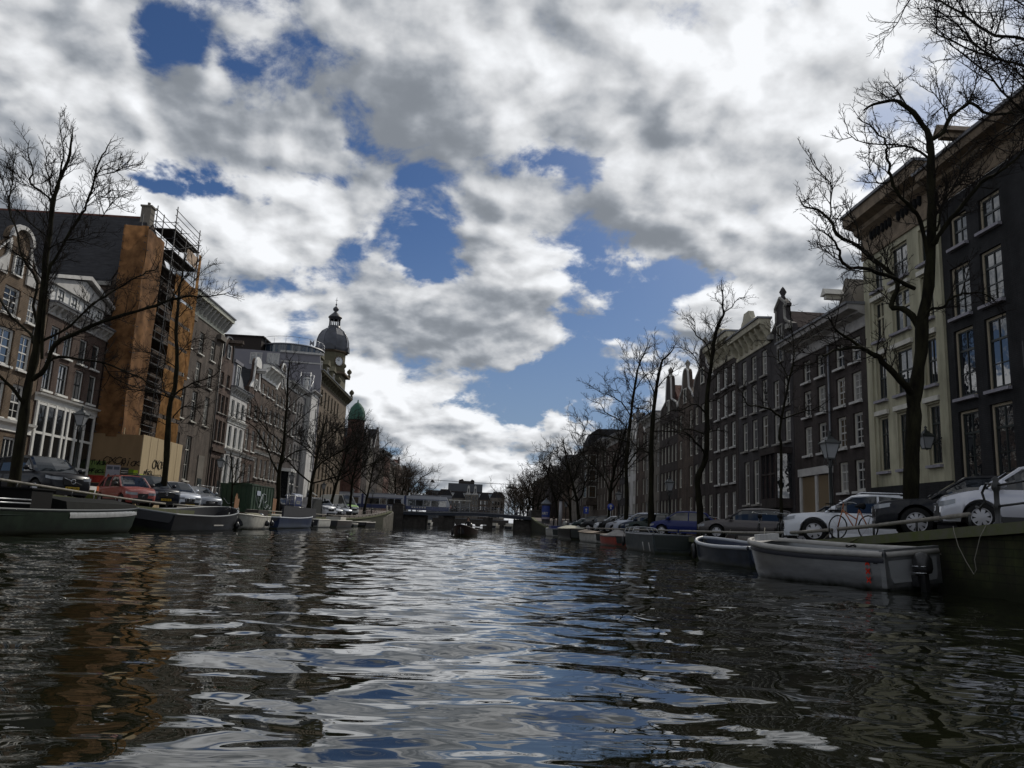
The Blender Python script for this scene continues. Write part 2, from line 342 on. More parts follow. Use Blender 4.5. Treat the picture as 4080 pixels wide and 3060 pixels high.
def make_water():
    g = np.random.RandomState(11)
    ys = [-6, -2, .5, 1.5, 2.2]
    while ys[-1] < 190: ys.append(ys[-1]*1.0085+.003)
    ys = np.array(ys+[230, 300, 420, 700]); nu = 420
    u = np.linspace(-1, 1, nu)
    xl, xrr = -17.1, 14.9
    half = np.clip(.78*np.abs(ys)+2.2, 0, 15.9)
    X = np.zeros((len(ys), nu+12)); Y = np.repeat(ys[:, None], nu+12, 1)
    for i, h in enumerate(half):
        c = np.clip(.04*ys[i], -1, 0)-.6
        lo, hi = max(xl+.2, c-h), min(xrr-.2, c+h)
        inner = lo+(u+1)/2*(hi-lo)
        X[i] = np.concatenate([np.linspace(xl, lo, 7)[:-1], inner, np.linspace(hi, xrr, 7)[1:]])
    dist = np.sqrt(X**2+Y**2+1); sp_ = np.maximum(.0085*np.abs(Y), 2*.78*np.abs(Y)/nu*.8)+.01
    Z = np.zeros_like(X)
    for k in range(84):
        lam = .22*(2.4/.22)**g.rand(); th = g.normal(0, .85)+math.pi/2+(0.25 if k % 2 else -.2)
        slope = .0175*(lam/1.)**.12
        a = slope*lam/(2*math.pi); kx, ky = 2*math.pi/lam*math.cos(th), 2*math.pi/lam*math.sin(th)
        fade = np.clip((lam/(2.6*sp_)-.6)/.9, 0, 1)
        # gusts: patches of calmer and rougher water
        gust = .65+.35*np.sin(.13*X*math.cos(k)+.19*Y*math.sin(k*1.7)+k)
        ph = kx*X+ky*Y+g.rand()*6.283+.6*np.sin(.35*X+.21*Y+k*.9)
        Z += a*fade*gust*(np.sin(ph)+.18*np.cos(2*ph))
    Z *= np.clip(.62+.38*(Y-3)/14, .55, 1.0)
    ny, nx = X.shape
    idx = np.arange(ny*nx).reshape(ny, nx)
    q = np.stack([idx[:-1, :-1], idx[:-1, 1:], idx[1:, 1:], idx[1:, :-1]], -1).reshape(-1, 4)
    me = bpy.data.meshes.new('water'); v = np.stack([X, Y, Z], -1).reshape(-1, 3)
    me.vertices.add(len(v)); me.vertices.foreach_set('co', v.ravel())
    me.loops.add(q.size); me.loops.foreach_set('vertex_index', q.ravel().astype(np.int32))
    me.polygons.add(len(q)); me.polygons.foreach_set('loop_start', np.arange(0, q.size, 4)); me.polygons.foreach_set('loop_total', np.full(len(q), 4))
    me.polygons.foreach_set('use_smooth', np.ones(len(q), bool)); me.update(); me.validate(); me.materials.append(wm)
    structure(link('water', me))
make_water()

# ---------------------------------------------------------------- streets, quay walls
cobble = mat('street_clinker', (.115, .095, .085), .85, var=.3, scale=5, bump=.3)
moss = mat('mossy_coping', (.16, .155, .12), .9, var=.35, scale=2.5, col2=(.085, .10, .035), bump=.4)
mossd = brick('mossy_quay_brick', (.034, .029, .022), (.026, .024, .019), (.016, .016, .013), 2.2)
for n_ in mossd.node_tree.nodes:
    if n_.type == 'MIX' and n_.blend_type == 'MIX': n_.inputs[6].default_value = (.022, .018, .014, 1); n_.inputs[7].default_value = (.040, .046, .016, 1)
    if n_.type == 'TEX_NOISE' and n_.inputs['Scale'].default_value < 1: n_.inputs['Scale'].default_value = 1.6
paint_w = mat('road_paint', (.55, .54, .50), .7, var=.2, scale=6)
def tide(m, z0, z1, col):                                   # weed and wet grime just above the water
    t = m.node_tree; b = t.nodes['Principled BSDF']; i = b.inputs['Base Color']
    tc = t.nodes.new('ShaderNodeTexCoord'); sx = t.nodes.new('ShaderNodeSeparateXYZ'); t.links.new(tc.outputs['Object'], sx.inputs[0])
    nz = t.nodes.new('ShaderNodeTexNoise'); nz.inputs['Scale'].default_value = 4; nz.inputs['Detail'].default_value = 5; t.links.new(tc.outputs['Object'], nz.inputs['Vector'])
    ma = t.nodes.new('ShaderNodeMath'); ma.operation = 'MULTIPLY_ADD'; t.links.new(nz.outputs[0], ma.inputs[0]); ma.inputs[1].default_value = -(z1-z0)*1.2; t.links.new(sx.outputs[2], ma.inputs[2])
    mr = t.nodes.new('ShaderNodeMapRange'); t.links.new(ma.outputs[0], mr.inputs[0]); mr.inputs['From Min'].default_value = z0-(z1-z0)*.6; mr.inputs['From Max'].default_value = z1-(z1-z0)*.6
    mx = t.nodes.new('ShaderNodeMix'); mx.data_type = 'RGBA'; t.links.new(mr.outputs[0], mx.inputs['Factor']); mx.inputs[6].default_value = (*col, 1)
    if i.links: t.links.new(i.links[0].from_socket, mx.inputs[7])
    else: mx.inputs[7].default_value = i.default_value
    t.links.new(mx.outputs[2], i)
tide(mossd, .12, .42, (.012, .014, .006))
Ys = [-15, -8, -2, 3, 7, 10, 12, 14, 16, 18, 20, 22, 24, 26, 28, 31, 34, 37, 40, 43, 46, 50, 56, 64, 75, 90, 100, 110, 120, 130, 140, 150, 158, 163]
Ys2 = [179, 190, 205, 230, 270, 330, 450, 700]
def z2(Y): return 1.2+1.7*max(0, 1-(Y-179)/60)
def ribbon(name, f, m, ys): 
    mb = MB(); rows = [f(y) for y in ys]
    mb.loft(rows, smooth=False); return mb.build(name, m)
structure(ribbon('street_west', lambda Y: [(x, Y, zl(Y)) for x in (-60, -40, -28, -24, -20, XL-.45)], cobble, Ys))
structure(ribbon('street_east', lambda Y: [(x, Y, zr(Y)) for x in (xr(Y)+.45, 13.5, 16, 20, 30, 60)], cobble, Ys))
structure(ribbon('street_west_beyond_bridge', lambda Y: [(x, Y, z2(Y)) for x in (-60, -28, XL-.45)], cobble, Ys2))
structure(ribbon('street_east_beyond_bridge', lambda Y: [(x, Y, z2(Y)) for x in (12.4, 20, 60)], cobble, Ys2))
mb = MB(); mb.box(-200, 200, -20, 900, -2.4, -2.2); structure(mb.build('canal_bed', mat('mud', (.03, .028, .02), .9)))
mb = MB(); mb.quad((-900, 700, 1.1), (900, 700, 1.1), (900, 2500, 1.1), (-900, 2500, 1.1)); mb.quad((-900, -20, .6), (-60, -20, .6), (-60, 700, 1.1), (-900, 700, 1.1)); mb.quad((60, -20, .6), (900, -20, .6), (900, 700, 1.1), (60, 700, 1.1))
structure(mb.build('ground', cobble))
def quay(label, xf, zf, ys, sgn):
    t = thing('quay_wall', label, 'quay wall', (xf(ys[0]), ys[0], 0)); o = t.location
    mb = MB(); secs = [[(xf(y)-o.x+sgn*a, y-o.y, z) for a, z in ((0, -2.3), (.05, zf(y)-.22), (.5, zf(y)-.22), (.5, -2.3))] for y in ys]
    mb.loft(secs, closed=True, caps=True, smooth=False); mb.build('wall', mossd, t)
    mb = MB(); secs = [[(xf(y)-o.x+sgn*a, y-o.y, z) for a, z in ((-.06, zf(y)-.2), (-.06, zf(y)+.02), (.5, zf(y)+.02), (.5, zf(y)-.2))] for y in ys]
    mb.loft(secs, closed=True, caps=True, smooth=False); mb.build('coping', moss, t); return t
fy = [y for y in np.arange(-15, 164.1, 1.5)]
quay('long mossy brick quay wall along the left bank before the bridge', lambda y: XL, zl, fy, -1)
quay('dark mossy brick quay wall along the right bank under the parked cars', xr, zr, fy, 1)
f2 = [179, 190, 205, 230, 270, 330, 450, 700]
quay('far quay wall on the left bank beyond the tram bridge', lambda y: XL, z2, f2, -1)
quay('far quay wall on the right bank beyond the tram bridge', lambda y: 12.0, z2, f2, 1)
railm = mat('weathered_rail', (.20, .185, .16), .6, var=.3, scale=5)
def guard_rail(label, segs, xf, zf, sgn):
    for n, (a, b_, lab) in enumerate(segs):
        t = thing('quay_rail', lab, 'rail', (xf(a), a, zf(a)), 0, 'low steel rails along the quay edges')
        mb = MB(); k = max(2, int((b_-a)/2)); pts = [(xf(a+(b_-a)*i/k)-xf(a)+sgn*.18, (b_-a)*i/k, zf(a+(b_-a)*i/k)-zf(a)+.30) for i in range(k+1)]
        mb.tube(pts, .05, 8); mb.build('rail', railm, t)
        for i in range(0, k+1, 1 if k < 6 else 2):
            p_ = pts[i]; mb = MB(); mb.tube([(p_[0], p_[1], p_[2]-.30), p_], .03, 6); mb.build('post', iron, t)
guard_rail('', [(26, 44.3, 'long pale rail on the left quay in front of the black car'), (45.5, 58, 'pale rail on the left quay behind the black open boat'),
                (60, 92, 'pale rail on the left quay beside the skip and toilet'), (93, 158, 'far pale rail on the left quay running to the bridge')], lambda y: XL, zl, -1)
guard_rail('', [(16.3, 22.4, 'sloping rail on the right quay below the dark car'), (22.8, 40, 'rail on the right quay beside the orange bicycle'),
                (40.6, 70, 'rail on the right quay above the grey work boat'), (71, 130, 'far rail on the right quay above the covered boats')], xr, zr, 1)

# ---------------------------------------------------------------- house kit (local x along the facade, y into the house, z up)
WIN = {}
def window_mesh(w, h, style, fm, sm_):
    key = (round(w, 2), round(h, 2), str(style), fm.name, sm_.name)
    if key in WIN: return WIN[key]
    mb = MB(); f = min(.10, w*.11)
    mb.box(0, f, -.02, .10, 0, h, 0); mb.box(w-f, w, -.02, .10, 0, h, 0); mb.box(f, w-f, -.02, .10, h-f, h, 0); mb.box(f, w-f, -.02, .10, 0, f*.8, 0)
    a, b = f, w-f; lo, hi = f*.8, h-f; s = .045
    def V(x, z0, z1): mb.box(x-s/2, x+s/2, .02, .09, z0, z1, 1)
    def Hh(z, t=.06, y0=.015): mb.box(a, b, y0, .092, z-t/2, z+t/2, 1)
    for x in (a+s/2, b-s/2): V(x, lo, hi)
    Hh(hi-.025, .05); Hh(lo+.035, .07)
    if style == 'sash': z = lo+(hi-lo)*.52; Hh(z, .08); V((a+b)/2, lo, z); V((a+b)/2, z, hi)
    elif style == 'sash8':
        z = lo+(hi-lo)*.5; Hh(z, .08); V((a+b)/2, lo, hi)
        for q in (.25, .75): Hh(lo+(hi-lo)*q, .035, .025)
    elif style == 'tall': z = lo+(hi-lo)*.70; Hh(z, .09); V((a+b)/2, z, hi); V((a+b)/2, lo, z); Hh(lo+(hi-lo)*.35, .035, .025)
    elif style == 'transom': Hh(lo+(hi-lo)*.66, .07)
    elif style == 'cross': mb.box((a+b)/2-.05, (a+b)/2+.05, -.01, .095, lo, hi, 0); mb.box(a, b, -.012, .097, lo+(hi-lo)*.6-.05, lo+(hi-lo)*.6+.05, 0)
    elif isinstance(style, tuple):
        for i in range(1, style[0]): V(a+(b-a)*i/style[0], lo, hi)
        for i in range(1, style[1]): Hh(lo+(hi-lo)*i/style[1], .045)
    me = mb.build('window', [fm, sm_]); m = me.data; bpy.data.objects.remove(me)
    p_ = MB(); p_.box(a, b, .055, .075, lo, hi); o = p_.build('pane', pane_m); pm = o.data; bpy.data.objects.remove(o)
    WIN[key] = (m, pm); return WIN[key]
SILL = {}
def sill_mesh(w, m):
    k = (round(w, 2), m.name)
    if k not in SILL:
        o = MB().box(-.07, w+.07, -.20, -.02, -.13, -.005).build('sill', m); SILL[k] = o.data; bpy.data.objects.remove(o)
    return SILL[k]
PM = {}
def pane_copy(pm, m):
    k = (pm.name, m.name)
    if k not in PM:
        c = pm.copy(); c.materials.clear(); c.materials.append(m); PM[k] = c
    return PM[k]
def add_window(root, x, z, w, h, style='sash', fm=None, sm_=None, sill=None, y=.13, pane=None, name='window', detail=2, label=None):
    fm = fm or offwhite; sm_ = sm_ or darkpaint
    wmsh, pmsh = window_mesh(w, h, style, fm, sm_)
    pane = pane or rnd.choice((pane_m, pane_m, pane_m, pane_m, pane_d, pane_d, pane_c, pane_w, pane_k))
    if pane is not pane_m: pmsh = pane_copy(pmsh, pane)
    o = link(name, wmsh, root, (x-w/2, y, z))
    link('pane', pmsh, o)
    if sill is not None and detail > 1: link('sill', sill_mesh(w, sill), o, (0, -y+.15-.13, 0))
    if label: o['label'] = label
    return o
def wall_part(root, Wd, z0, z1, openings, m, depth, name='wall', rev=.24):
    mb = MB(); xs = sorted({0., Wd, *[o[0] for o in openings], *[o[1] for o in openings]}); zs = sorted({z0, z1, *[o[2] for o in openings], *[o[3] for o in openings]})
    for i in range(len(xs)-1):
        for j in range(len(zs)-1):
            cx, cz = (xs[i]+xs[i+1])/2, (zs[j]+zs[j+1])/2
            if any(o[0] < cx < o[1] and o[2] < cz < o[3] for o in openings): continue
            mb.quad((xs[i], 0, zs[j]), (xs[i+1], 0, zs[j]), (xs[i+1], 0, zs[j+1]), (xs[i], 0, zs[j+1]))
    for a, b, c, d_ in openings:
        mb.quad((a, 0, c), (a, rev, c), (a, rev, d_), (a, 0, d_)); mb.quad((b, 0, c), (b, 0, d_), (b, rev, d_), (b, rev, c))
        mb.quad((a, 0, d_), (a, rev, d_), (b, rev, d_), (b, 0, d_)); mb.quad((a, 0, c), (b, 0, c), (b, rev, c), (a, rev, c))
        mb.quad((a, rev, c), (b, rev, c), (b, rev, d_), (a, rev, d_))
    mb.quad((0, 0, z0), (0, depth, z0), (0, depth, z1), (0, 0, z1)); mb.quad((Wd, 0, z0), (Wd, 0, z1), (Wd, depth, z1), (Wd, depth, z0))
    mb.quad((0, depth, z0), (Wd, depth, z0), (Wd, depth, z1), (0, depth, z1)); mb.quad((0, 0, z1), (Wd, 0, z1), (Wd, depth, z1), (0, depth, z1))
    return mb.build(name, m, root, norm=False)
class House: pass
def H(side, Y0, Y1, zt, wm_, label, rows, fm=None, sm_=None, style='sash', detail=2, depth=11, sill=stone, name='canal_house', group=None, XF=None, pane=None, cat='house', zb=None):
    h = House(); h.W = Wd = Y1-Y0; h.side = side
    Xf = XF if XF is not None else (-28. if side == 'L' else 20.)
    zf = zl if side == 'L' else zr
    zb = zb if zb is not None else min(zf(Y0), zf(Y1))-.5
    h.zb = zb
    h.X = (lambda Y: Y-Y0) if side == 'L' else (lambda Y: Y1-Y)
    h.root = thing(name, label, cat, (Xf, Y0 if side == 'L' else Y1, 0), R(90) if side == 'L' else R(-90), group)
    ops = []; jobs = []
    for row in rows:
        z0, z1, cols = row[:3]; st = row[3] if len(row) > 3 and row[3] else style; kw = row[4] if len(row) > 4 else {}
        for c in cols:
            Yc, w = c[:2]; x = h.X(Yc)
            ops.append((x-w/2, x+w/2, z0, z1)); jobs.append((x, z0, w, z1-z0, st, kw))
    wall_part(h.root, Wd, zb, zt, ops, wm_, depth)
    for x, z, w, hh, st, kw in jobs:
        k = dict(fm=fm, sm_=sm_, sill=sill, detail=detail, pane=pane); k.update(kw); add_window(h.root, x, z, w, hh, st, **k)
    h.depth = depth; h.zt = zt; return h
def cornice(h, z0, z1, proj, m, br=0, brm=None, gut=True, frieze=None, x0=-.12, x1=None, name='cornice'):
    x1 = h.W+.12 if x1 is None else x1; mb = MB(); dz = z1-z0
    mb.prism([(-.004, z0), (-.08, z0), (-.10, z0+dz*.06), (-.06, z0+dz*.10), (-.06, z0+dz*.52), (-proj*.45, z0+dz*.62), (-proj*.5, z0+dz*.72), (-proj, z0+dz*.78), (-proj-.05, z1), (-.004, z1)], 'x', x0, x1)
    if frieze: mb.m = [0]*len(mb.m)
    if br:
        for i in range(br):
            x = x0+.2+(x1-x0-.4)*i/(br-1)
            mb.prism([(-.062, z0+dz*.16), (-proj*.3, z0+dz*.2), (-proj*.86, z0+dz*.68), (-proj*.86, z0+dz*.775), (-.062, z0+dz*.775)], 'x', x-.09, x+.09, 1)
    o = mb.build(name, [m, brm or m], h.root)
    if gut:
        g = MB(); g.prism([(-proj-.16, z1+.004), (-proj-.18, z1+.12), (.1, z1+.16), (.1, z1+.004)], 'x', x0-.06, x1+.06); g.build('gutter', lead, o)
    return o
def flat_part(h, name, x0, x1, z0, z1, m, y0=-.05, y1=-.003, parent=None): return MB().box(x0, x1, y0, y1, z0, z1).build(name, m, parent or h.root)
def roof_tri(h, ze, zrg, m, y0=.42, y1=None, x0=0., x1=None, name='roof'):
    x1 = h.W if x1 is None else x1
    return MB().prism([(x0, ze+.01), (x1, ze+.01), ((x0+x1)/2, zrg)], 'y', y0, y1 or h.depth, 0).build(name, m, h.root)
def roof_par(h, ze, zrg, m, y0=.15, yr=None, flat=None, x0=0., x1=None):
    x1 = h.W if x1 is None else x1; yr = yr or h.depth*.45
    return MB().prism([(y0, ze+.01), (yr, zrg), (flat or yr+.2, zrg), (h.depth, ze+.01)], 'x', x0+.02, x1-.02).build('roof', m, h.root)
def gable(h, pts, m, cap=None, y1=.42, capr=.10, name='gable'):
    g = MB().prism(pts, 'y', 0, y1).build(name, m, h.root)
    if cap:
        mb = MB()
        for a, b in zip(pts[1:-1], pts[2:]) if False else zip(pts, pts[1:]):
            if abs(a[1]-pts[0][1]) < .01 and abs(b[1]-pts[0][1]) < .01: continue
            mb.tube([(a[0], -.02, a[1]), (b[0], -.02, b[1])], capr, 5, smooth=False)
        mb.build('gable_coping', cap, g)
    return g
def chimney(h, x, y, z0, z1, m, w=.9, d=.6, pots=2, parent=None):
    c = MB().box(x-w/2, x+w/2, y-d/2, y+d/2, z0, z1); c.box(x-w/2-.08, x+w/2+.08, y-d/2-.08, y+d/2+.08, z1+.003, z1+.14)
    for i in range(pots): c.lathe([(.11, 0), (.13, .35), (.0, .36)], 8, (x+(i-(pots-1)/2)*.35, y, z1+.14))
    return c.build('chimney', m, parent or h.root)
def hoist(h, x, z, m, l=1.5): 
    mb = MB(); mb.box(x-.16, x+.16, -l, -.004, z, z+.22); mb.prism([(x-.36, z+.224), (x+.36, z+.224), (x, z+.62)], 'y', -l-.12, -.02); return mb.build('hoist_beam', m, h.root)
def door(h, Yc, z0, w, hh, m, y=-.01):
    x = h.X(Yc); mb = MB(); mb.box(x-w/2, x+w/2, y-.03, -.003, z0, z0+hh)
    for zz_ in ((.12, .45), (.52, .92)): mb.box(x-w*.32, x+w*.32, y-.05, y-.032, z0+hh*zz_[0], z0+hh*zz_[1])
    o = mb.build('door', m, h.root); k = MB().lathe([(0, -.04), (.04, 0), (0, .04)], 8, (x+w*.38, y-.07, z0+hh*.45)); k.build('handle', steel, o); return o
def arc(cx, cz, rx, rz, a0, a1, n=10): return [(cx+rx*math.cos(R(a0+(a1-a0)*i/n)), cz+rz*math.sin(R(a0+(a1-a0)*i/n))) for i in range(n+1)]
def cols(a, b, n, w): return [(a+(b-a)*i/max(1, n-1), w) for i in range(n)]
def stoop(h, Yc, w, hgt, l=1.5):
    x = h.X(Yc); zf = h.zb+.5; mb = MB(); n = 5
    for i in range(n): mb.box(x-w/2, x+w/2, -l+l*i/n*.7, -.004, zf-.3+ (hgt+.3)*i/n*1.0 - .0 if i else zf-.3, zf+hgt*(i+1)/n)
    o = mb.build('stoop', stone, h.root)
    r_ = MB()
    for sx in (-w/2, w/2):
        r_.tube([(x+sx, -l, zf+.9), (x+sx, -.1, zf+hgt+.9)], .025, 6); 
        for k in range(4): yy = -l+(l-.1)*k/3; r_.tube([(x+sx, yy, zf+hgt*k/3*.9), (x+sx, yy, zf+.9+hgt*k/3)], .018, 5)
    r_.build('stoop_railing', iron, o); return o

# ================================================================ left bank
LG = 'houses along the left bank'
# tan brick house with a neck gable behind the black tree
h = H('L', 41.3, 49.4, 14.0, B_tan, 'tan brick house with white sash windows and a neck gable, behind the thickest left tree', [
    (11.95, 13.6, [(45.5, 1.6), (47.75, 1.1), (43.2, 1.1)], 'sash8'), (8.97, 11.15, [(45.45, 1.75), (47.6, 1.25), (43.1, 1.25)], 'sash8'), (5.95, 8.08, [(45.4, 1.75), (47.6, 1.25), (43.1, 1.25)], 'sash8'),
    (1.9, 4.9, [(43.3, 2.6), (47.6, 1.5)], (3, 2))], fm=white, sm_=white, sill=white, group=LG)
c = h.X(45.5)
pts = [(0.3, 14.0), (h.W-.3, 14.0)]+[(c+2.9, 14.5), (c+2.2, 15.0), (c+1.3, 16.0), (c+.95, 16.3)]+arc(c, 16.35, 1.15, 1.05, 0, 180)+[(c-.95, 16.3), (c-1.3, 16.0), (c-2.2, 15.0), (c-2.9, 14.5), (.3, 14.0)]
gable(h, pts, B_tan, greywhite, capr=.06); roof_tri(h, 14.0, 16.6, tile)
o = add_window(h.root, c, 14.3, .95, 1.25, 'sash', fm=white, sm_=darkpaint, y=-.1)
for s in (-1, 1):   # pale scrolls beside the neck
    MB().prism([(c+s*1.0, 14.1), (c+s*2.2, 14.1), (c+s*1.9, 14.7), (c+s*1.3, 15.2), (c+s*1.15, 16.2), (c+s*.95, 16.2)], 'y', -.12, -.004).build('scroll', greywhite, h.root)
MB().prism(arc(c, 16.45, 1.15, .95, 0, 180)+arc(c, 16.45, .9, .7, 180, 0), 'y', -.22, -.003).build('pediment', greywhite, h.root)
cornice(h, 5.2, 5.85, .35, white, gut=False); door(h, 45.7, 1.6, 1.2, 3.0, white)
for s in (-1, 1): MB().box(c+s*2.6-.03, c+s*2.6+.03, -.05, -.003, 11.2, 12.4).build('wall_anchor', iron, h.root)
# house with the wide white pediment
h = H('L', 49.5, 57.4, 13.1, B_red, 'red brown brick house with a white pediment dormer storey and tall white shopfront', [
    (10.75, 12.5, [(50.6, 1.05), (52.3, 1.05), (54.3, 1.05), (56.1, 1.05)], 'sash'), (8.25, 10.3, [(50.45, 1.05), (52.25, 1.2), (54.35, 1.2), (56.25, 1.05)], 'sash')], fm=white, sm_=darkpaint, sill=white, group=LG)
cornice(h, 13.1, 13.85, .5, greywhite, 12)
w_ = wall_part(h.root, h.W-.6, 13.9, 15.2, [], mat('white_boards', (.60, .60, .58), .6, var=.12, scale=3, stretch=(8, 1, 1)), .5, 'dormer_storey'); w_.location = (.3, .25, 0)
for Yc in (50.9, 52.6, 54.5, 56.2): add_window(h.root, h.X(Yc), 13.98, .95, 1.2, 'sash', fm=white, sm_=darkpaint, y=.2, pane=pane_m)
ped = MB(); ped.prism([(-.1, 15.2), (h.W+.1, 15.2), (h.W+.1, 15.45), (h.W/2, 16.5), (-.1, 15.45)], 'y', .0, .7); ped.prism([(-.3, 15.45), (h.W/2, 16.62), (h.W+.3, 15.45), (h.W+.3, 15.68), (h.W/2, 16.9), (-.3, 15.68)], 'y', -.35, .8)
ped.build('pediment', greywhite, h.root); roof_tri(h, 15.2, 16.8, tile, y0=.9)
cornice(h, 7.45, 7.98, .32, white, gut=False)
sf = MB(); xs = [.25, 1.35, 2.45, 3.55, 4.15, 5.2, 6.3, 7.6]
for x in xs: sf.box(x-.11, x+.11, -.12, -.003, .8, 7.45)
for z in (1.1, 3.55, 5.5, 7.35): sf.box(.25, 7.6, -.10, -.005, z-.08, z+.08)
sf = sf.build('shopfront', white, h.root)
MB().box(.3, 7.55, -.045, -.006, 1.0, 7.4).build('pane', pane_d, sf)
# house under scaffolding
h = H('L', 57.6, 71.4, 18.0, B_brown, 'tall house under repair behind orange scaffold netting with a huge dark roof', [], group=LG, depth=26)
MB().prism([(-.15, 17.6), (-.15, 18.0), (4.6, 24.75), (5.0, 24.75), (13.9, 18.0), (13.9, 17.6)], 'y', .3, 26).build('roof', tile, h.root)
rg = MB(); rg.tube([(4.8, .3, 24.82), (4.8, 26, 24.82)], .16, 6); rg.build('roof_ridge', redtile, h.root)
MB().prism([(0, 18.0), (13.8, 18.0), (4.9, 24.4)], 'y', 0, .296).build('gable', B_brown, h.root)
chimney(h, 4.7, .5, 24.0, 25.7, P_tan, .8, .8, 1)
MB().box(-.32, -.16, .3, 20, 17.45, 17.75).build('gutter', stone, h.root)
# grey brown brick with the bracketed frieze
r3 = [73.1, 76.35, 79.85]
h = H('L', 71.5, 82.35, 19.8, B_grey, 'broad grey brown brick house with a white frieze and dark overhanging gutter', [
    (16.4, 18.55, [(y, 1.3) for y in r3], 'tall'), (13.5, 15.6, [(y, 1.3) for y in r3], 'tall'), (9.64, 12.6, [(y, 1.35) for y in r3], 'tall'), (3.9, 8.2, [(y, 1.4) for y in (73.0, 76.2)], 'tall')], fm=mat('taupe_paint', (.17, .155, .135), .6), sm_=offwhite, sill=offwhite, group=LG)
cornice(h, 19.75, 21.5, 1.0, mat('ivory_frieze', (.50, .50, .42), .6, var=.15, scale=2), 11, greywhite)
for Yc in (72.6, 81.4): flat_part(h, 'console', h.X(Yc)-.9, h.X(Yc)+.9, 18.95, 19.45, P_tan, -.45)
flat_part(h, 'door_surround', h.X(79.9)-.85, h.X(79.9)+.85, .7, 6.6, P_tan, -.09); door(h, 79.9, 1.3, 1.15, 3.0, darkpaint, -.1)
flat_part(h, 'plinth', .2, h.X(78.6), .5, 3.1, stone, -.12); roof_par(h, 19.8, 22.2, tile)
MB().tube([(h.W-.15, -.12, .8), (h.W-.15, -.12, 19.7)], .07, 8).build('drainpipe', iron, h.root)
# narrow house with a rounded hood and hoist
h = H('L', 82.45, 86.85, 17.6, B_red, 'narrow red brown brick house with a hooded hoist beam at its top', [
    (14.55, 16.0, [(83.6, .95), (85.6, .95)], 'sash'), (11.6, 13.6, [(83.4, .85), (84.65, 1.0), (85.9, .85)], 'tall'), (8.5, 10.8, [(83.3, .85), (84.6, 1.0), (85.9, .85)], 'tall'), (2.6, 6.7, [(83.5, .9), (84.8, .9)], 'transom')], fm=mat('brown_stone', (.16, .12, .095), .7), sm_=darkpaint, sill=stone, group=LG)
c = h.W/2; gable(h, [(.5, 17.6), (h.W-.5, 17.6), (h.W-.6, 18.9)]+arc(c, 18.9, 1.6, 1.2, 0, 180)+[(.6, 18.9), (.5, 17.6)], B_red, iron, capr=.13)
add_window(h.root, c, 17.7, 1.0, 1.5, 'sash', fm=greywhite, y=-.1); hoist(h, c, 19.2, B_brown, 1.4); roof_tri(h, 17.6, 19.8, tile)
flat_part(h, 'string_course', 0, h.W, 7.4, 7.75, B_brown, -.25); door(h, 86.1, 1.6, .95, 2.8, darkpaint)
stoop(h, 86.0, 1.3, 1.3)
# white house with the mansard dormer
h = H('L', 86.95, 93.5, 14.7, P_white, 'white stucco house with a slate mansard and tall white dormer', [
    (11.75, 13.65, cols(88.15, 92.0, 3, 1.05), 'tall'), (8.35, 10.7, cols(88.1, 92.1, 3, 1.1), 'tall'), (4.2, 7.4, cols(88.1, 92.2, 3, 1.15), 'tall')], fm=white, sm_=mat('dark_teal_paint', (.015, .03, .032), .4), sill=white, group=LG)
cornice(h, 14.1, 15.0, .55, greywhite, 9); cornice(h, 10.95, 11.5, .3, white, 9, gut=False); cornice(h, 7.6, 8.1, .35, white, gut=False)
MB().prism([(.3, 15.2), (1.4, 18.6), (10, 18.7), (10.8, 15.2)], 'x', .05, h.W-.05).build('roof', slate, h.root)
db = MB(); xa, xb = 1.0, 3.6; db.box(xa, xb, .35, 3.0, 15.15, 18.0); db.box(xa-.2, xb+.2, .1, 3.1, 18.003, 18.35); d_ = db.build('dormer', P_mauve, h.root)
add_window(h.root, (xa+xb)/2+.3, 15.35, 1.5, 2.55, 'tall', fm=white, y=.2, pane=pane_m); chimney(h, 5.9, 3, 17, 19.6, B_red, 1.2, 1.0)
# neck gable
h = H('L', 93.6, 98.4, 16.2, B_red, 'narrow brick house with a white stone neck gable and curved pediment', [
    (12.6, 14.4, cols(94.7, 97.3, 2, 1.15), 'sash8'), (8.6, 11.2, cols(94.7, 97.3, 2, 1.2), 'sash8'), (4.0, 7.0, cols(94.7, 97.2, 2, 1.2), 'tall')], fm=white, sm_=white, sill=white, group=LG)
c = h.W/2; gable(h, [(.1, 16.2), (h.W-.1, 16.2), (c+1.2, 17.2), (c+1.0, 19.3)]+arc(c, 19.35, 1.1, .85, 0, 180)+[(c-1.0, 19.3), (c-1.2, 17.2), (.1, 16.2)], B_red, white, capr=.14)
for s in (-1, 1): MB().prism([(c+s*1.05, 16.3), (c+s*2.1, 16.3), (c+s*1.7, 17.0), (c+s*1.15, 18.6), (c+s*1.02, 18.6)], 'y', -.12, -.004).build('scroll', P_white, h.root)
MB().prism(arc(c, 19.25, 1.2, .95, 0, 180)+[(c-1.2, 19.0), (c+1.2, 19.0)], 'y', -.22, -.003).build('pediment', white, h.root)
add_window(h.root, c, 16.1, .95, 1.4, 'sash', fm=white, sm_=white, y=-.1); roof_tri(h, 16.2, 18.8, tile); cornice(h, 7.6, 8.0, .3, white, gut=False)
hoist(h, c, 18.3, greywhite, 1.1)
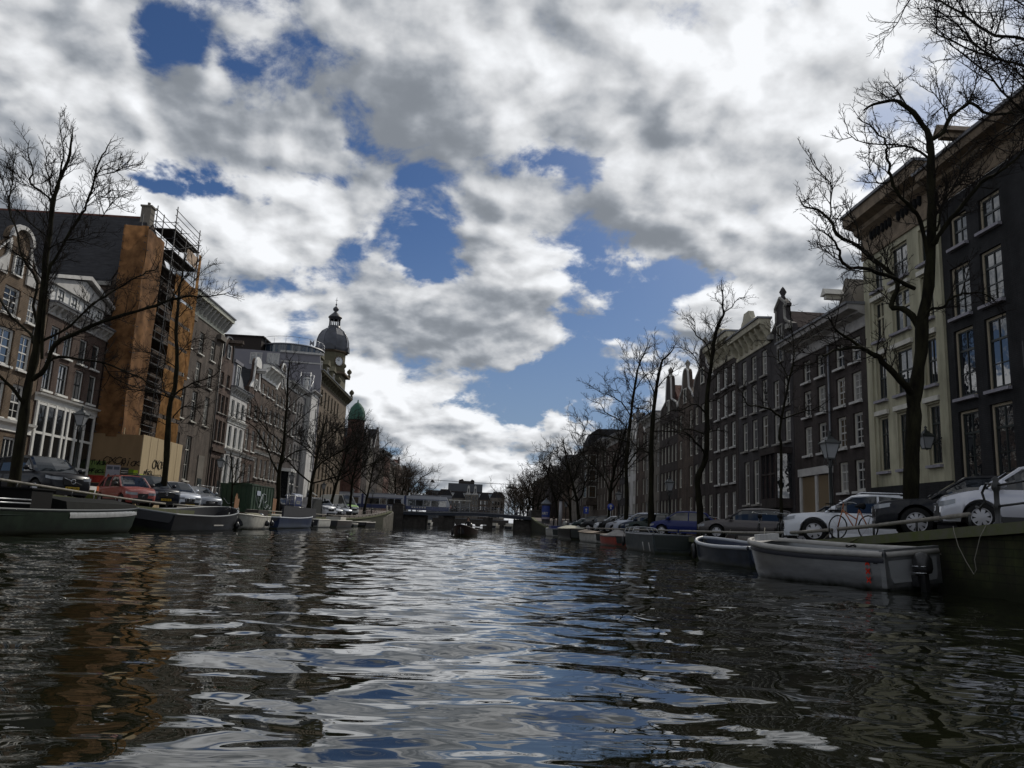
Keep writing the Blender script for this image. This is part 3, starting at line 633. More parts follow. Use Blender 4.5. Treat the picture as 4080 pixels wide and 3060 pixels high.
# white bracket cornice
h = H('L', 98.5, 105.4, 18.2, B_brown, 'brown brick house with a deep white bracketed cornice', [
    (16.3, 17.6, cols(99.7, 104.2, 3, .95), 'sash8'), (13.0, 14.8, cols(99.7, 104.2, 3, 1.05), 'sash8'), (9.6, 11.7, cols(99.7, 104.2, 3, 1.1), 'sash8'), (5.6, 8.0, cols(99.7, 104.2, 3, 1.1), 'sash8'), (1.9, 4.6, cols(100.6, 104, 3, 1.0), 'transom')], fm=white, sm_=white, sill=white, group=LG)
cornice(h, 18.2, 20.0, 1.1, white, 5); roof_par(h, 18.2, 21.0, tile); cornice(h, 8.6, 9.0, .25, white, gut=False)
# second neck gable
h = H('L', 105.5, 111.9, 17.9, B_grey, 'grey brown brick house with a rounded neck gable beside the tall tree trunk', [
    (16.0, 17.4, cols(106.7, 110.6, 3, .95), 'sash'), (13.1, 14.9, cols(106.6, 110.7, 3, 1.05), 'sash8'), (9.6, 11.8, cols(106.6, 110.7, 3, 1.1), 'sash8'), (5.6, 8.2, cols(106.6, 110.7, 3, 1.1), 'tall'), (1.9, 4.6, cols(106.6, 109.6, 2, 1.2), 'transom')], fm=white, sm_=white, sill=white, group=LG)
c = h.W/2; gable(h, [(.2, 17.9), (h.W-.2, 17.9), (c+1.5, 19.2), (c+1.1, 21.0)]+arc(c, 21.0, 1.15, 1.1, 0, 180)+[(c-1.1, 21.0), (c-1.5, 19.2), (.2, 17.9)], B_grey, white, capr=.14)
add_window(h.root, c, 18.6, 1.0, 1.7, 'sash', fm=white, y=-.1); roof_tri(h, 17.9, 20.6, tile)
# two darker houses with a white bay
h = H('L', 112.0, 118.2, 19.4, B_dark, 'dark brick house with pale window frames and a white bay window', [
    (16.4, 18.2, cols(113.4, 116.8, 2, 1.3), 'sash8'), (12.8, 14.9, cols(113.4, 116.8, 2, 1.3), 'sash8'), (9.4, 11.6, cols(113.4, 116.8, 2, 1.3), 'sash8')], fm=white, sm_=white, sill=white, group=LG)
cornice(h, 19.4, 20.4, .7, greywhite, 5); roof_par(h, 19.4, 21.4, tile)
bay = MB(); bay.prism([(1.0, -.004), (1.5, -1.1), (4.6, -1.1), (5.1, -.004)], 'z', 2.2, 3.3); bay.prism([(.85, -.004), (1.35, -1.25), (4.75, -1.25), (5.25, -.004)], 'z', 7.3, 7.75)
for x in (1.5, 3.05, 4.6): bay.box(x-.09, x+.09, -1.12, -.94, 3.3, 7.3)
bay.box(1.5, 4.6, -1.1, -.96, 5.5, 5.65); b = bay.build('bay_window', white, h.root); MB().prism([(1.1, -.006), (1.55, -1.0), (4.55, -1.0), (5.0, -.006)], 'z', 3.303, 7.297).build('pane', pane_d, b)
h = H('L', 118.3, 124.3, 19.6, mat('grey_ashlar', (.135, .13, .13), .85, var=.2, scale=1, stretch=(.4, .4, 3)), 'grey stone fronted house left of the white end wall', [
    (16.6, 18.4, cols(119.5, 123, 3, .9), 'sash'), (13, 15, cols(119.5, 123, 3, .95), 'sash'), (9.6, 11.8, cols(119.5, 123, 3, .95), 'sash'), (5.6, 8.2, cols(119.5, 123, 3, .95), 'sash'), (1.9, 4.4, cols(119.5, 123, 3, .95), 'transom')], fm=greywhite, sm_=darkpaint, sill=stone, group=LG)
cornice(h, 19.6, 20.5, .6, greywhite, 6); roof_par(h, 19.6, 21.2, tile)
# white strip house with a shop
h = H('L', 124.4, 130.0, 20.9, P_white, 'tall narrow white house with a small shop awning below and aluminium scaffold on top', [
    (16.5, 18.6, [(128.6, 1.0)], 'sash'), (12.4, 14.6, [(128.6, 1.0)], 'sash'), (8.6, 10.9, [(128.6, 1.0)], 'sash')], fm=greywhite, sm_=darkpaint, sill=white, group=LG, XF=-27.2)
flat_part(h, 'fascia', 3.2, 5.5, 5.3, 6.9, offwhite, -.12); flat_part(h, 'shop_opening', 3.3, 5.4, 1.2, 5.3, pane_d, -.04)
MB().prism([(-.05, 5.25), (-1.3, 4.5), (-1.3, 4.4), (-.05, 5.1)], 'x', 3.2, 5.5).build('awning', mat('grey_canvas', (.2, .2, .19), .9), h.root)
cornice(h, 20.4, 21.2, .5, greywhite, gut=False)
# sandstone office with the clock tower
B_sand = mat('brown_sandstone', (.135, .105, .075), .85, var=.25, scale=1.0, bump=.2)
ol = mat('olive_stone', (.115, .105, .07), .85, var=.2, scale=1)
yc = [133, 136.2, 139.4, 142.6, 145.8, 149, 152.2]
h = H('L', 130.1, 161.8, 24.4, B_sand, 'tall brown sandstone corner office with a mauve grey end wall and a domed clock tower', 
    [(z0, z1, [(y, 1.25) for y in yc], 'tall') for z0, z1 in ((20.6, 23.2), (16.4, 19.2), (12.2, 15.2), (8.0, 11.0), (3.6, 6.8))]+[(z0, z1, [(156, 1.1), (158.6, 1.1)], 'tall') for z0, z1 in ((16.4, 19.2), (8.0, 11.0))], fm=ol, sm_=darkpaint, sill=ol, name='clock_tower_building', cat='office building', depth=22, group=LG)
cornice(h, 24.2, 25.6, 1.1, ol, 16)
MB().prism([(.4, 25.8), (1.3, 28.1), (20, 28.2), (21.5, 25.8)], 'x', .6, 24).build('roof', slate, h.root)
ew = MB(); ew.prism([(-27.05, 1), (-27.05, 24.4), (-27.6, 27.95), (-39.8, 28.4), (-44, 28.4), (-44, 1)], 'y', 129.6, 130.0); e = ew.build('end_wall', P_mauve, h.root)
e.matrix_parent_inverse = h.root.matrix_world.inverted() if False else (Matrix.Rotation(R(-90), 4, 'Z') @ Matrix.Translation((28, -130.1, 0)))
def world_part(mb, name, m, root, rz, loc, parent=None):
    o = mb.build(name, m, parent or root); o.matrix_parent_inverse = Matrix.Rotation(-rz, 4, 'Z') @ Matrix.Translation((-loc[0], -loc[1], -loc[2])); return o
RT = h.root
def tp(mb, name, m): return world_part(mb, name, m, RT, R(90), (-28, 130.1, 0))
mb = MB(); mb.prism([(-26.9, 27.95), (-26.9, 28.3), (-34.2, 28.55), (-34.2, 28.2)], 'y', 129.3, 129.6); mb.prism([(-27, 26.4), (-27, 26.6), (-34, 26.8), (-34, 26.6)], 'y', 129.5, 129.6); tp(mb, 'coping', greywhite)
for xa, xb, za, zb_ in ((-39.2, -37.2, 25.9, 27.9), (-36.4, -34.3, 25.9, 27.95), (-29.9, -28.6, 22.6, 24.1)):
    mb = MB(); f = .14
    mb.box(xa, xb, 129.5, 129.6, za, za+f); mb.box(xa, xb, 129.5, 129.6, zb_-f, zb_); mb.box(xa, xa+f, 129.5, 129.6, za+f, zb_-f); mb.box(xb-f, xb, 129.5, 129.6, za+f, zb_-f); mb.box((xa+xb)/2-.13, (xa+xb)/2+.13, 129.52, 129.6, za+f, zb_-f)
    o = tp(mb, 'window', greywhite); MB().box(xa+.1, xb-.1, 129.56, 129.59, za+.1, zb_-.1).build('pane', pane_m, o)
mb = MB(); mb.box(-44.5, -38.0, 131, 138, 28.2, 30.9); mb.box(-44.7, -37.6, 130.7, 138.2, 30.903, 31.1); tp(mb, 'plant_room', mat('dark_cladding', (.03, .024, .022), .7))
# glass cupola with cut out letters on the rail
CX_, CY_, CR = -33.9, 136.5, 5.3
mb = MB(); mb.lathe([(CR, 28.4), (CR, 30.0)], 40, (CX_, CY_, 0)); cup = tp(mb, 'glass_cupola', glass('cupola_glass', (.03, .045, .065), .06, 1.7))
mb = MB(); mb.lathe([(CR+.25, 30.0), (CR+.25, 30.18), (0, 30.2)], 40, (CX_, CY_, 0)); mb.lathe([(CR+.06, 28.3), (CR+.06, 28.45), (CR-.2, 28.45)], 40, (CX_, CY_, 0))
for k in range(24): w = k*2*math.pi/24; mb.tube([(CX_+(CR+.03)*math.cos(w), CY_+(CR+.03)*math.sin(w), 28.4), (CX_+(CR+.03)*math.cos(w), CY_+(CR+.03)*math.sin(w), 30.0)], .05, 4)
tp(mb, 'cupola_frame', lead)
mb = MB(); ring = [(CX_+(CR+.15)*math.cos(w*math.pi/24), CY_+(CR+.15)*math.sin(w*math.pi/24), 31.35) for w in range(49)]; mb.tube(ring, .035, 5)
for k in range(0, 48, 3): p_ = ring[k]; mb.tube([(p_[0], p_[1], 30.2), p_], .03, 5)
rail_o = tp(mb, 'roof_railing', steel)
for ch, w in zip('METZ', (-42, -25, -9, 7)):
    me = text_mesh(ch, 1.25, .05, 0, .02); me.materials.clear(); me.materials.append(mat('sign_grey', (.16, .17, .20), .5)); o = link('letter', me, RT)
    o.matrix_parent_inverse = Matrix.Rotation(-R(90), 4, 'Z') @ Matrix.Translation((28, -130.1, 0))
    o.location = (CX_+(CR+.15)*math.cos(R(w)), CY_+(CR+.15)*math.sin(R(w)), 30.72); o.rotation_euler = (R(90), 0, R(w+90))
# the tower
TX, TY = -31.0, 157.0; O = (TX, TY, 0)
def octo(r0, z0, r1, z1, n=8, a=R(22.5)): return ([(r0/math.cos(math.pi/n), z0), (r1/math.cos(math.pi/n), z1)], n, O, 0, a)
mb = MB(); mb.lathe([(2.75, 1.0), (2.75, 29.8)], 4, O, 0, R(45), smooth=False); mb.v = [(TX+(x-TX)*1.414, TY+(y-TY)*1.414, z) for x, y, z in mb.v]
q = octo(2.6, 29.8, 2.6, 34.3); mb.lathe(q[0], 8, O, 0, R(22.5), smooth=False)
tw = tp(mb, 'tower', ol)
mb = MB(); 
for z, w_, hh in ((29.5, 3.5, .35), (25.2, 3.3, .5), (29.853, 3.15, .18)): tp(MB().box(TX-w_, TX+w_, TY-w_, TY+w_, z, z+hh), 'tower_cornice', B_sand)
mb.lathe([(2.8, 34.1), (3.25, 34.3), (3.25, 34.5), (2.7, 34.5)], 8, O, 0, R(22.5), smooth=False); tp(mb, 'tower_cornice', B_sand)
mb = MB(); prof = [(3.1, 34.5), (3.25, 35.0), (3.3, 35.8), (3.25, 36.8), (2.95, 37.8), (2.4, 38.7), (1.6, 39.3), (1.25, 39.5)]
mb.lathe(prof, 8, O, 0, R(22.5), smooth=False)
for k in range(8): w = R(22.5)+k*math.pi/4; mb.tube([(TX+(r_+.03)*math.cos(w), TY+(r_+.03)*math.sin(w), z) for r_, z in prof], .07, 5)
tp(mb, 'dome', mat('lead_dome', (.060, .064, .078), .45, .2, var=.3, scale=.8))
for k, w in enumerate((-90, 0, 180, 90)):
    ca, sa = math.cos(R(w)), math.sin(R(w)); mb = MB(); pts = arc(0, 34.5, 1.05, 1.2, 0, 180, 12)
    vs = [(TX+ca*d_-sa*a, TY+sa*d_+ca*a, z) for d_ in (2.6, 3.4) for a, z in pts]; n_ = len(pts)
    mb.add(vs, [(i, i+1, n_+i+1, n_+i) for i in range(n_-1)]+[tuple(range(n_)), tuple(range(2*n_-1, n_-1, -1))]); tp(mb, 'dome_lunette', mat('dark_lead', (.04, .042, .05), .5))
for w in (-45, -135):
    ca, sa = math.cos(R(w)), math.sin(R(w)); rim = MB(); 
    n_ = 24; P_ = lambda d_, a, z: (TX+ca*d_-sa*a, TY+sa*d_+ca*a, z)
    cz = 32.3
    rim.tube([P_(2.72, .98*math.cos(k*2*math.pi/n_), cz+.98*math.sin(k*2*math.pi/n_)) for k in range(n_+1)], .1, 6); ro = tp(rim, 'clock', B_sand)
    f_ = MB(); f_.add([P_(2.70, .95*math.cos(k*2*math.pi/n_), cz+.95*math.sin(k*2*math.pi/n_)) for k in range(n_)], [tuple(range(n_))]); f_.build('clock_face', mat('clock_white', (.62, .64, .66), .5), ro)
    hd = MB()
    for ang, l in ((-62, .55), (-12, .8)): hd.tube([P_(2.78, 0, cz), P_(2.78, l*math.sin(R(ang)), cz+l*math.cos(R(ang)))], .035, 5)
    for k in range(12): a = k*math.pi/6; hd.tube([P_(2.75, .74*math.sin(a), cz+.74*math.cos(a)), P_(2.75, .88*math.sin(a), cz+.88*math.cos(a))], .035, 4)
    hd.build('clock_hands', blackp, ro)
mb = MB(); mb.lathe([(1.3, 39.4), (1.3, 40.0), (1.15, 40.0)], 8, O)
for k in range(8): w = k*math.pi/4; mb.tube([(TX+1.05*math.cos(w), TY+1.05*math.sin(w), 40.0), (TX+1.05*math.cos(w), TY+1.05*math.sin(w), 41.7)], .11, 6)
mb.lathe([(.9, 41.3), (1.2, 41.3), (1.25, 41.75), (1.45, 41.8), (1.4, 41.95), (.75, 42.6), (.35, 43.0), (.25, 43.15), (.55, 43.4), (.62, 43.7), (.45, 44.0), (.12, 44.25), (.1, 44.5), (.2, 44.65), (.05, 44.9), (.04, 46.0), (0, 46.4)], 12, O)
mb.tube([(TX-.3, TY, 45.6), (TX+.3, TY, 45.6)], .035, 5); mb.tube([(TX, TY-.3, 45.6), (TX, TY+.3, 45.6)], .035, 5)
tp(mb, 'lantern', mat('dark_lead', (.04, .042, .05), .5))
mb = MB()
for x_, y_, z_ in ((TX+3.2, TY-3.2, 29.9), (TX+3.3, TY+3.2, 29.9), (-27.3, 147, 25.7), (-27.0, 161, 25.7)): mb.lathe([(.35, 0), (.3, .5), (.15, .6), (.5, 1.0), (.5, 1.35), (.2, 1.7), (0, 1.9)], 10, (x_, y_, z_))
tp(mb, 'urn', ol)
for y0_ in (133.5, 139.5, 145.5):   # roof dormers
    d_ = MB(); d_.box(y0_-130.1, y0_-130.1+2.2, .3, 2.6, 25.7, 28.4); d_.prism([(y0_-130.3, 28.403), (y0_-127.7, 28.403), (y0_-129.0, 29.5)], 'y', .0, 2.8); d_.build('dormer', ol, RT)
    add_window(RT, y0_-130.1+1.1, 26.0, 1.2, 2.0, 'tall', fm=greywhite, y=.18)
# brick corner with the green dome, across the side street
h = H('L', 178.5, 190.0, 19.5, B_red2, 'red brick corner building with a round turret and green copper dome', [(z0, z1, cols(181.5, 188.5, 3, 1.2), 'cross') for z0, z1 in ((15.4, 18), (11, 13.6), (6.6, 9.4))], fm=greywhite, sm_=greywhite, group=LG, detail=1, zb=1.2)
tw = MB(); tw.lathe([(1.9, 1.5), (1.9, 23.4)], 14, (.6, .4, 0)); tw.build('turret', B_red2, h.root)
MB().lathe([(2.15, 23.4), (2.15, 23.65), (1.95, 23.9), (1.9, 25.0), (1.5, 26.3), (.7, 27.3), (.2, 27.6), (.12, 28.2), (0, 28.3)], 14, (.6, .4, 0)).build('copper_dome', mat('verdigris', (.045, .105, .08), .7, var=.25, scale=1.5), h.root)
roof_par(h, 19.5, 22.5, slate)
flat_part(h, 'shop_fascia', 0, h.W, 4.6, 5.6, greywhite, -.3)
# far gables
far_mats = [B_red2, B_brown, P_tan, B_red, B_dark, B_tan, B_grey]
def far_house(side, Y0, Y1, zt, wm_, lab, kind, n, zrows, grp, top=3., XF=None, fm=offwhite, sm_=None):
    h = H(side, Y0, Y1, zt, wm_, lab, [(a, b, cols(Y0+.9, Y1-.9, n, min(1.15, (Y1-Y0-1.2)/n*.72)), 'sash') for a, b in zrows], fm=fm, sm_=sm_ or fm, detail=1, group=grp, XF=XF, zb=.6)
    c = h.W/2
    if kind == 'spout': gable(h, [(.2, zt), (h.W-.2, zt), (c+.5, zt+top), (c+.5, zt+top+.5), (c-.5, zt+top+.5), (c-.5, zt+top), (.2, zt)], wm_, greywhite); roof_tri(h, zt, zt+top, tile)
    elif kind == 'bell':
        gable(h, [(.1, zt), (h.W-.1, zt), (h.W-.5, zt+.6), (c+1.2, zt+1.3), (c+.9, zt+top)]+arc(c, zt+top, .9, .7, 0, 180, 8)+[(c-.9, zt+top), (c-1.2, zt+1.3), (.5, zt+.6), (.1, zt)], wm_, greywhite); roof_tri(h, zt, zt+top-.3, redtile)
    elif kind == 'step':
        k = 4; L = [(.1, zt), (h.W-.1, zt)]
        for i in range(k): L += [(h.W-.1-(c-.5)*i/k, zt+top*(i+1)/k), (h.W-.1-(c-.5)*(i+1)/k, zt+top*(i+1)/k)]
        L += [(h.W-a, z) for a, z in reversed(L[2:])]; gable(h, L+[(.1, zt)], wm_, greywhite); roof_tri(h, zt, zt+top-.3, tile)
    elif kind == 'flat': cornice(h, zt-.1, zt+.9, .7, greywhite, 5); roof_par(h, zt, zt+top, tile)
    elif kind == 'mansard': cornice(h, zt-.1, zt+.7, .6, greywhite); MB().prism([(.2, zt+.8), (1.3, zt+top), (9, zt+top), (10, zt+.8)], 'x', .1, h.W-.1).build('roof', slate, h.root)
    return h
Z4 = ((14.4, 16.2), (11, 13), (7.4, 9.6), (3.6, 6))
for a, b, zt, m, kd, n, tp_, lab in ((190.2, 199, 18.6, B_dark, 'spout', 3, 4.6, 'dark far house with a tall pointed gable past the red turret'), (199.2, 209, 18.0, P_tan, 'bell', 3, 3.6, 'pale grey far house with a bell gable behind the leaning tree'),
        (209.2, 222, 20.0, B_dark, 'spout', 4, 5.8, 'dark far house with the sharpest black gable spike on the left bank'), (222.2, 236, 20.2, B_grey, 'flat', 5, 1.5, 'grey brown far house with a level cornice after the black spike'),
        (236.2, 251, 20.6, B_red2, 'flat', 5, 2.4, 'orange brick far house with a jutting dark eave'), (251.2, 268, 19.4, P_tan, 'mansard', 5, 3, 'pale far house with a slate mansard beyond the orange brick one'),
        (268.2, 292, 19.6, B_red, 'bell', 6, 3.4, 'wide red brown far house with a low bell gable'), (292.2, 325, 20.5, B_dark, 'flat', 7, 4.2, 'big dark far block with a raised roof at the end of the left row')):
    far_house('L', a, b, zt, m, lab, kd, n, Z4, LG, tp_)

# ================================================================ right bank
RG = 'houses along the right bank'
jamb = mat('sand_painted_frame', (.36, .31, .23), .6, var=.15, scale=2)
g3 = [(22.6, 1.35), (25.4, 1.35), (28.5, 1.3), (30.5, 1.3)]
h = H('R', 19.0, 31.62, 15.9, B_char, 'charcoal painted brick house with sand coloured window frames at the right edge', [
    (13.6, 15.0, [(22.6, 1.3), (25.4, 1.3), (28.4, 1.3), (30.4, 1.15)], 'sash'), (10.53, 12.75, g3, 'tall'), (7.06, 9.98, g3, 'tall'), (3.6, 6.52, g3, 'tall')], fm=jamb, sill=mat('lilac_stone', (.27, .26, .29), .7, var=.15), sm_=darkpaint, group=RG, pane=pane_m)
ob = mat('umber_frieze', (.20, .155, .11), .7, var=.35, scale=1.5)
cornice(h, 15.9, 17.3, .95, ob, 0)
for Yc in (28.6,): hoist(h, h.X(Yc), 17.45, ob, 1.7)
roof_par(h, 15.9, 18.0, tile)
for Yc in (27.0, 24.0): MB().box(h.X(Yc)-.04, h.X(Yc)+.04, -.05, -.003, 7.6, 8.6).build('wall_anchor', iron, h.root)
# cream house
yw = [(37.15, .95), (35.1, 1.55), (32.9, .95)]
h = H('R', 31.68, 38.42, 15.75, P_yellow, 'cream yellow rendered house behind the big right hand tree', [
    (13.7, 15.4, yw, 'sash'), (11.05, 13.1, yw, 'cross'), (8.0, 10.2, yw, 'sash'), (4.45, 7.15, yw, 'tall')], fm=mat('cream_frame', (.40, .37, .27), .6), sm_=darkpaint, sill=mat('lilac_stone', (.27, .26, .29), .7), group=RG, pane=pane_m)
for Yc, w in yw:
    x = h.X(Yc)
    for z in (13.18, 10.28, 7.24): MB().box(x-w/2-.12, x+w/2+.12, -.14, -.004, z, z+.22).build('lintel', offwhite, h.root)
cornice(h, 15.7, 18.0, 1.0, ob, 0); roof_par(h, 15.75, 18.6, tile)
for Yc in (37.0, 35.9, 34.4, 33.3):
    for k in (-.35, 0, .35): MB().lathe([(.0, -.3), (.13, -.18), (.13, .18), (0, .3)], 8, (h.X(Yc)+k, -.08, 16.75)).build('frieze_vent', blackp, h.root)
flat_part(h, 'pilaster', 0.02, .55, 3.7, 15.6, P_yellow, -.08); flat_part(h, 'pilaster', h.W-.55, h.W-.02, 3.7, 15.6, P_yellow, -.08)
flat_part(h, 'plinth', 0.01, h.W-.01, .3, 3.7, B_char, -.13)
# dark brick, heavy pale cornice
c4 = [(39.7, 1.05), (41.55, 1.05), (43.95, 1.05), (45.9, 1.05)]
h = H('R', 38.5, 47.95, 12.15, B_dark, 'dark brick house with a heavy pale cornice and a white ground floor shopfront', [
    (10.5, 11.85, c4, 'sash'), (8.35, 9.95, c4, 'sash8'), (6.0, 7.75, c4, 'sash8'), (3.6, 5.25, [(41.5, 1.05), (39.7, 1.05)], 'tall')], fm=offwhite, sm_=greywhite, sill=greywhite, group=RG)
cornice(h, 12.15, 13.3, .95, mat('weathered_white', (.36, .345, .33), .65, var=.25, scale=1.5), 0)
roof_par(h, 12.2, 16.2, mat('maroon_tiles', (.035, .021, .019), .8, var=.4, scale=2, bump=.3), yr=4.6)
chimney(h, 2.0, 4.6, 15.6, 17.4, B_red, 2.6, .9, 5)
d_ = MB(); d_.prism([(5.6, 13.5), (8.3, 13.5), (6.95, 15.6)], 'y', .2, 3.4); d_.build('dormer_gable', P_tan, h.root); hoist(h, 7.0, 14.3, offwhite, 1.0)
sf = MB(); xa, xb = h.X(46.9), h.X(42.9)
for x in (xa, xa+2.2, xb): sf.box(x-.13, x+.13, -.14, -.004, .9, 4.75)
sf.box(xa-.2, xb+.2, -.2, -.006, 4.75, 5.2); sf.box(xa, xb, -.12, -.006, 2.45, 2.6); s_ = sf.build('shopfront', greywhite, h.root); MB().box(xa, xb, -.05, -.007, .95, 4.7).build('pane', glass('warm_shop_glass', (.16, .12, .075), .08), s_)
MB().tube([(h.X(42.75), -.1, .9), (h.X(42.75), -.1, 12.1)], .06, 8).build('drainpipe', lead, h.root)
# tall neck gable
h = H('R', 48.03, 51.65, 14.6, B_bluegrey, 'narrow dark house with the tallest neck gable on the right and an oriel', [
    (9.6, 11.5, cols(49.0, 50.8, 2, 1.0), 'sash8'), (7.2, 9.2, cols(49.0, 50.8, 2, 1.0), 'tall')], fm=offwhite, sm_=greywhite, sill=stone, group=RG)
c = h.W/2
gable(h, [(.05, 14.6), (h.W-.05, 14.6), (h.W-.1, 14.9), (c+1.05, 15.2), (c+.75, 15.5), (c+.7, 16.3), (c+.9, 16.33), (c+.9, 16.5), (c, 17.1), (c-.9, 16.5), (c-.9, 16.33), (c-.7, 16.3), (c-.75, 15.5), (c-1.05, 15.2), (.1, 14.9), (.05, 14.6)], B_bluegrey, stone)
MB().lathe([(.2, 0), (.12, .2), (.25, .45), (.12, .7), (0, .85)], 10, (c, .2, 17.05)).build('finial', B_bluegrey, h.root)
add_window(h.root, c, 12.6, .95, 2.6, 'tall', fm=stone, y=-.09); roof_tri(h, 14.6, 16.2, mat('maroon_tiles', (.055, .03, .026), .8))
for s in (0, 1): MB().box(-.05 if not s else h.W-.55, .55 if not s else h.W+.05, -.25, -.004, 14.5, 14.85).build('console', stone, h.root)
by = MB(); by.prism([(.35, -.004), (.55, -1.0), (3.05, -1.0), (3.25, -.004)], 'z', 2.9, 3.5); by.prism([(.25, -.004), (.45, -1.1), (3.15, -1.1), (3.35, -.004)], 'z', 6.35, 6.75)
for x in (.55, 1.4, 2.2, 3.05): by.box(x-.06, x+.06, -1.02, -.9, 3.5, 6.35)
by.box(.55, 3.05, -1.0, -.9, 5.0, 5.12); b = by.build('oriel', B_dark, h.root); MB().prism([(.42, -.006), (.6, -.94), (3.0, -.94), (3.18, -.006)], 'z', 3.503, 6.347).build('pane', pane_m, b)
# grey houses with carved white cornices
h = H('R', 51.72, 58.5, 14.4, B_bluegrey, 'blue grey brick house with a carved cream cornice crowned by a crest', [
    (12.3, 14.15, cols(52.95, 57.1, 3, 1.05), 'sash8'), (9.9, 12.0, cols(52.95, 57.1, 3, 1.05), 'sash8'), (7.25, 9.4, cols(52.95, 57.0, 3, 1.1), 'tall'), (3.3, 6.45, cols(52.9, 56.7, 3, 1.1), 'tall')], fm=offwhite, sm_=greywhite, sill=stone, group=RG)
crm = mat('cream_cornice', (.42, .39, .30), .65, var=.25, scale=2)
cornice(h, 14.4, 16.1, .8, crm, 7); c = h.W/2
MB().prism([(c-1.3, 16.3), (c+1.3, 16.3), (c+1.1, 16.8), (c+.8, 17.0), (c+.5, 17.5), (c-.5, 17.5), (c-.8, 17.0), (c-1.1, 16.8)], 'y', -.5, -.1).build('crest', crm, h.root); roof_par(h, 14.5, 17.2, tile)
flat_part(h, 'plinth', 0, h.W, .3, 3.0, stone, -.1)
h = H('R', 58.58, 64.78, 15.0, B_dark, 'dark brick house with a cream cornice curving up at the middle', [
    (12.9, 14.6, cols(59.7, 63.6, 3, 1.0), 'sash8'), (10.5, 12.4, cols(59.7, 63.6, 3, 1.0), 'sash8'), (7.9, 9.9, cols(59.7, 63.6, 3, 1.0), 'sash8'), (5.1, 7.3, cols(59.7, 63.6, 3, 1.0), 'sash8'), (2.2, 4.4, cols(59.7, 63.6, 3, 1.0), 'sash')], fm=white, sm_=white, sill=greywhite, group=RG)
cornice(h, 15.0, 16.9, .9, crm, 5); MB().prism(arc(h.W/2, 16.95, 1.8, .9, 0, 180)+[(h.W/2-1.8, 16.93)], 'y', -.7, 0).build('crest', crm, h.root); roof_par(h, 15, 17.4, tile)
# gable houses
for a, b, zt, m, kd, n, tp_, lab in ((64.85, 70.9, 14.6, B_dark, 'bell', 3, 2.6, 'dark brick house with a round topped gable behind the slim right tree'), (71.0, 76.5, 13.7, B_brown, 'bell', 2, 2.6, 'brown brick house with a small neck gable and hoist, sixth gable from the cream house'),
        (76.6, 84.2, 13.6, B_dark, 'bell', 5, 3.3, 'dark brick house of five tight window bays with a statue topped gable'), (84.3, 91.6, 13.3, P_tan, 'flat', 3, 1.4, 'grey tan stone house with narrow dark windows between the tree trunks'),
        (91.7, 97.0, 12.8, B_brown, 'spout', 2, 2.2, 'brown brick house with a plain pointed gable left of the tan stone one'), (97.1, 102.0, 12.5, P_white, 'bell', 2, 2.2, 'small white fronted house with a shop among the right bank trees'),
        (102.1, 107.8, 13.4, B_bluegrey, 'flat', 3, 2.4, 'blue grey brick house left of the small white one'), (107.9, 118.9, 13.6, B_red, 'flat', 5, 2.8, 'red brown brick house beneath the slate spire'),
        (142.2, 152, 14.2, B_dark, 'flat', 4, 2.4, 'dark brick house left of the domed corner house'), (152.2, 162, 14.4, P_tan, 'mansard', 4, 3, 'grey far house beside the advertising column'),
        (179, 190, 14.2, B_brown, 'flat', 4, 2, 'brown brick house just past the bridge on the right'), (205, 222, 15, B_dark, 'spout', 4, 3, 'dark far gable right of the modern slab tower'), (222.2, 245, 14.2, B_grey, 'flat', 6, 3, 'grey far block half hidden by bare trees on the right'), (245.2, 275, 14.6, B_red, 'flat', 6, 3, 'reddish far block at the end of the right bank row')):
    h = far_house('R', a, b, zt, m, lab, kd, n, ((10.9, 12.6), (8.2, 10.0), (5.4, 7.3), (2.3, 4.4)), RG, tp_, fm=(greywhite if m is P_tan else offwhite))
    if kd == 'bell': add_window(h.root, h.W/2, zt-.2, .9, 1.5, 'sash', fm=offwhite, y=-.09); MB().lathe([(.25, 0), (.15, .3), (.3, .6), (.12, .9), (0, 1.05)], 8, (h.W/2, .2, zt+tp_+.6)).build('finial', stone, h.root)
    if a == 107.9:
        MB().lathe([(1.5, 15.0), (1.2, 16.6), (.5, 18.4), (.12, 19.5), (0, 20.4)], 6, (h.W/2-2, 4, 0), smooth=False).build('spire', slate, h.root); 
h = H('R', 119.0, 142.0, 14.2, B_grey, 'corner house with a dark bulging mansard dome and an ornate oriel', [(z0, z1, cols(121, 140, 7, 1.2), 'sash') for z0, z1 in ((11, 13.2), (7.6, 10), (4.2, 6.6))], fm=offwhite, sm_=offwhite, detail=1, group=RG, zb=.6)
cornice(h, 14.2, 15.1, .8, greywhite, 9)
ow = MB(); ow.box(9.5, 14, -1.6, -.004, 5.6, 14.0); ow.prism([(9.2, -.004), (9.2, -1.9), (14.3, -1.9), (14.3, -.004)], 'z', 14.003, 14.6); ow.prism([(9.3, -.004), (9.3, -1.8), (14.2, -1.8), (14.2, -.004)], 'z', 5.0, 5.597); ob_ = ow.build('oriel', B_grey, h.root)
for z in (6.2, 8.9, 11.4): add_window(h.root, 11.75, z, 2.8, 1.9, (3, 2), fm=offwhite, y=-1.72)
for z in (6.2, 8.9, 11.4): 
    o = add_window(h.root, 0, z, 1.2, 1.9, 'sash', fm=offwhite); o.location = (14.0+.06, -1.4, z); o.rotation_euler.z = R(90)
MB().prism([(-1.7, 14.62), (-1.75, 15.6), (-1.2, 16.9), (-.2, 17.6), (2.5, 17.7), (6, 17.7), (8, 14.62)], 'x', 9.2, 14.3).build('mansard_dome', tile, h.root); roof_par(h, 14.3, 16.4, tile)
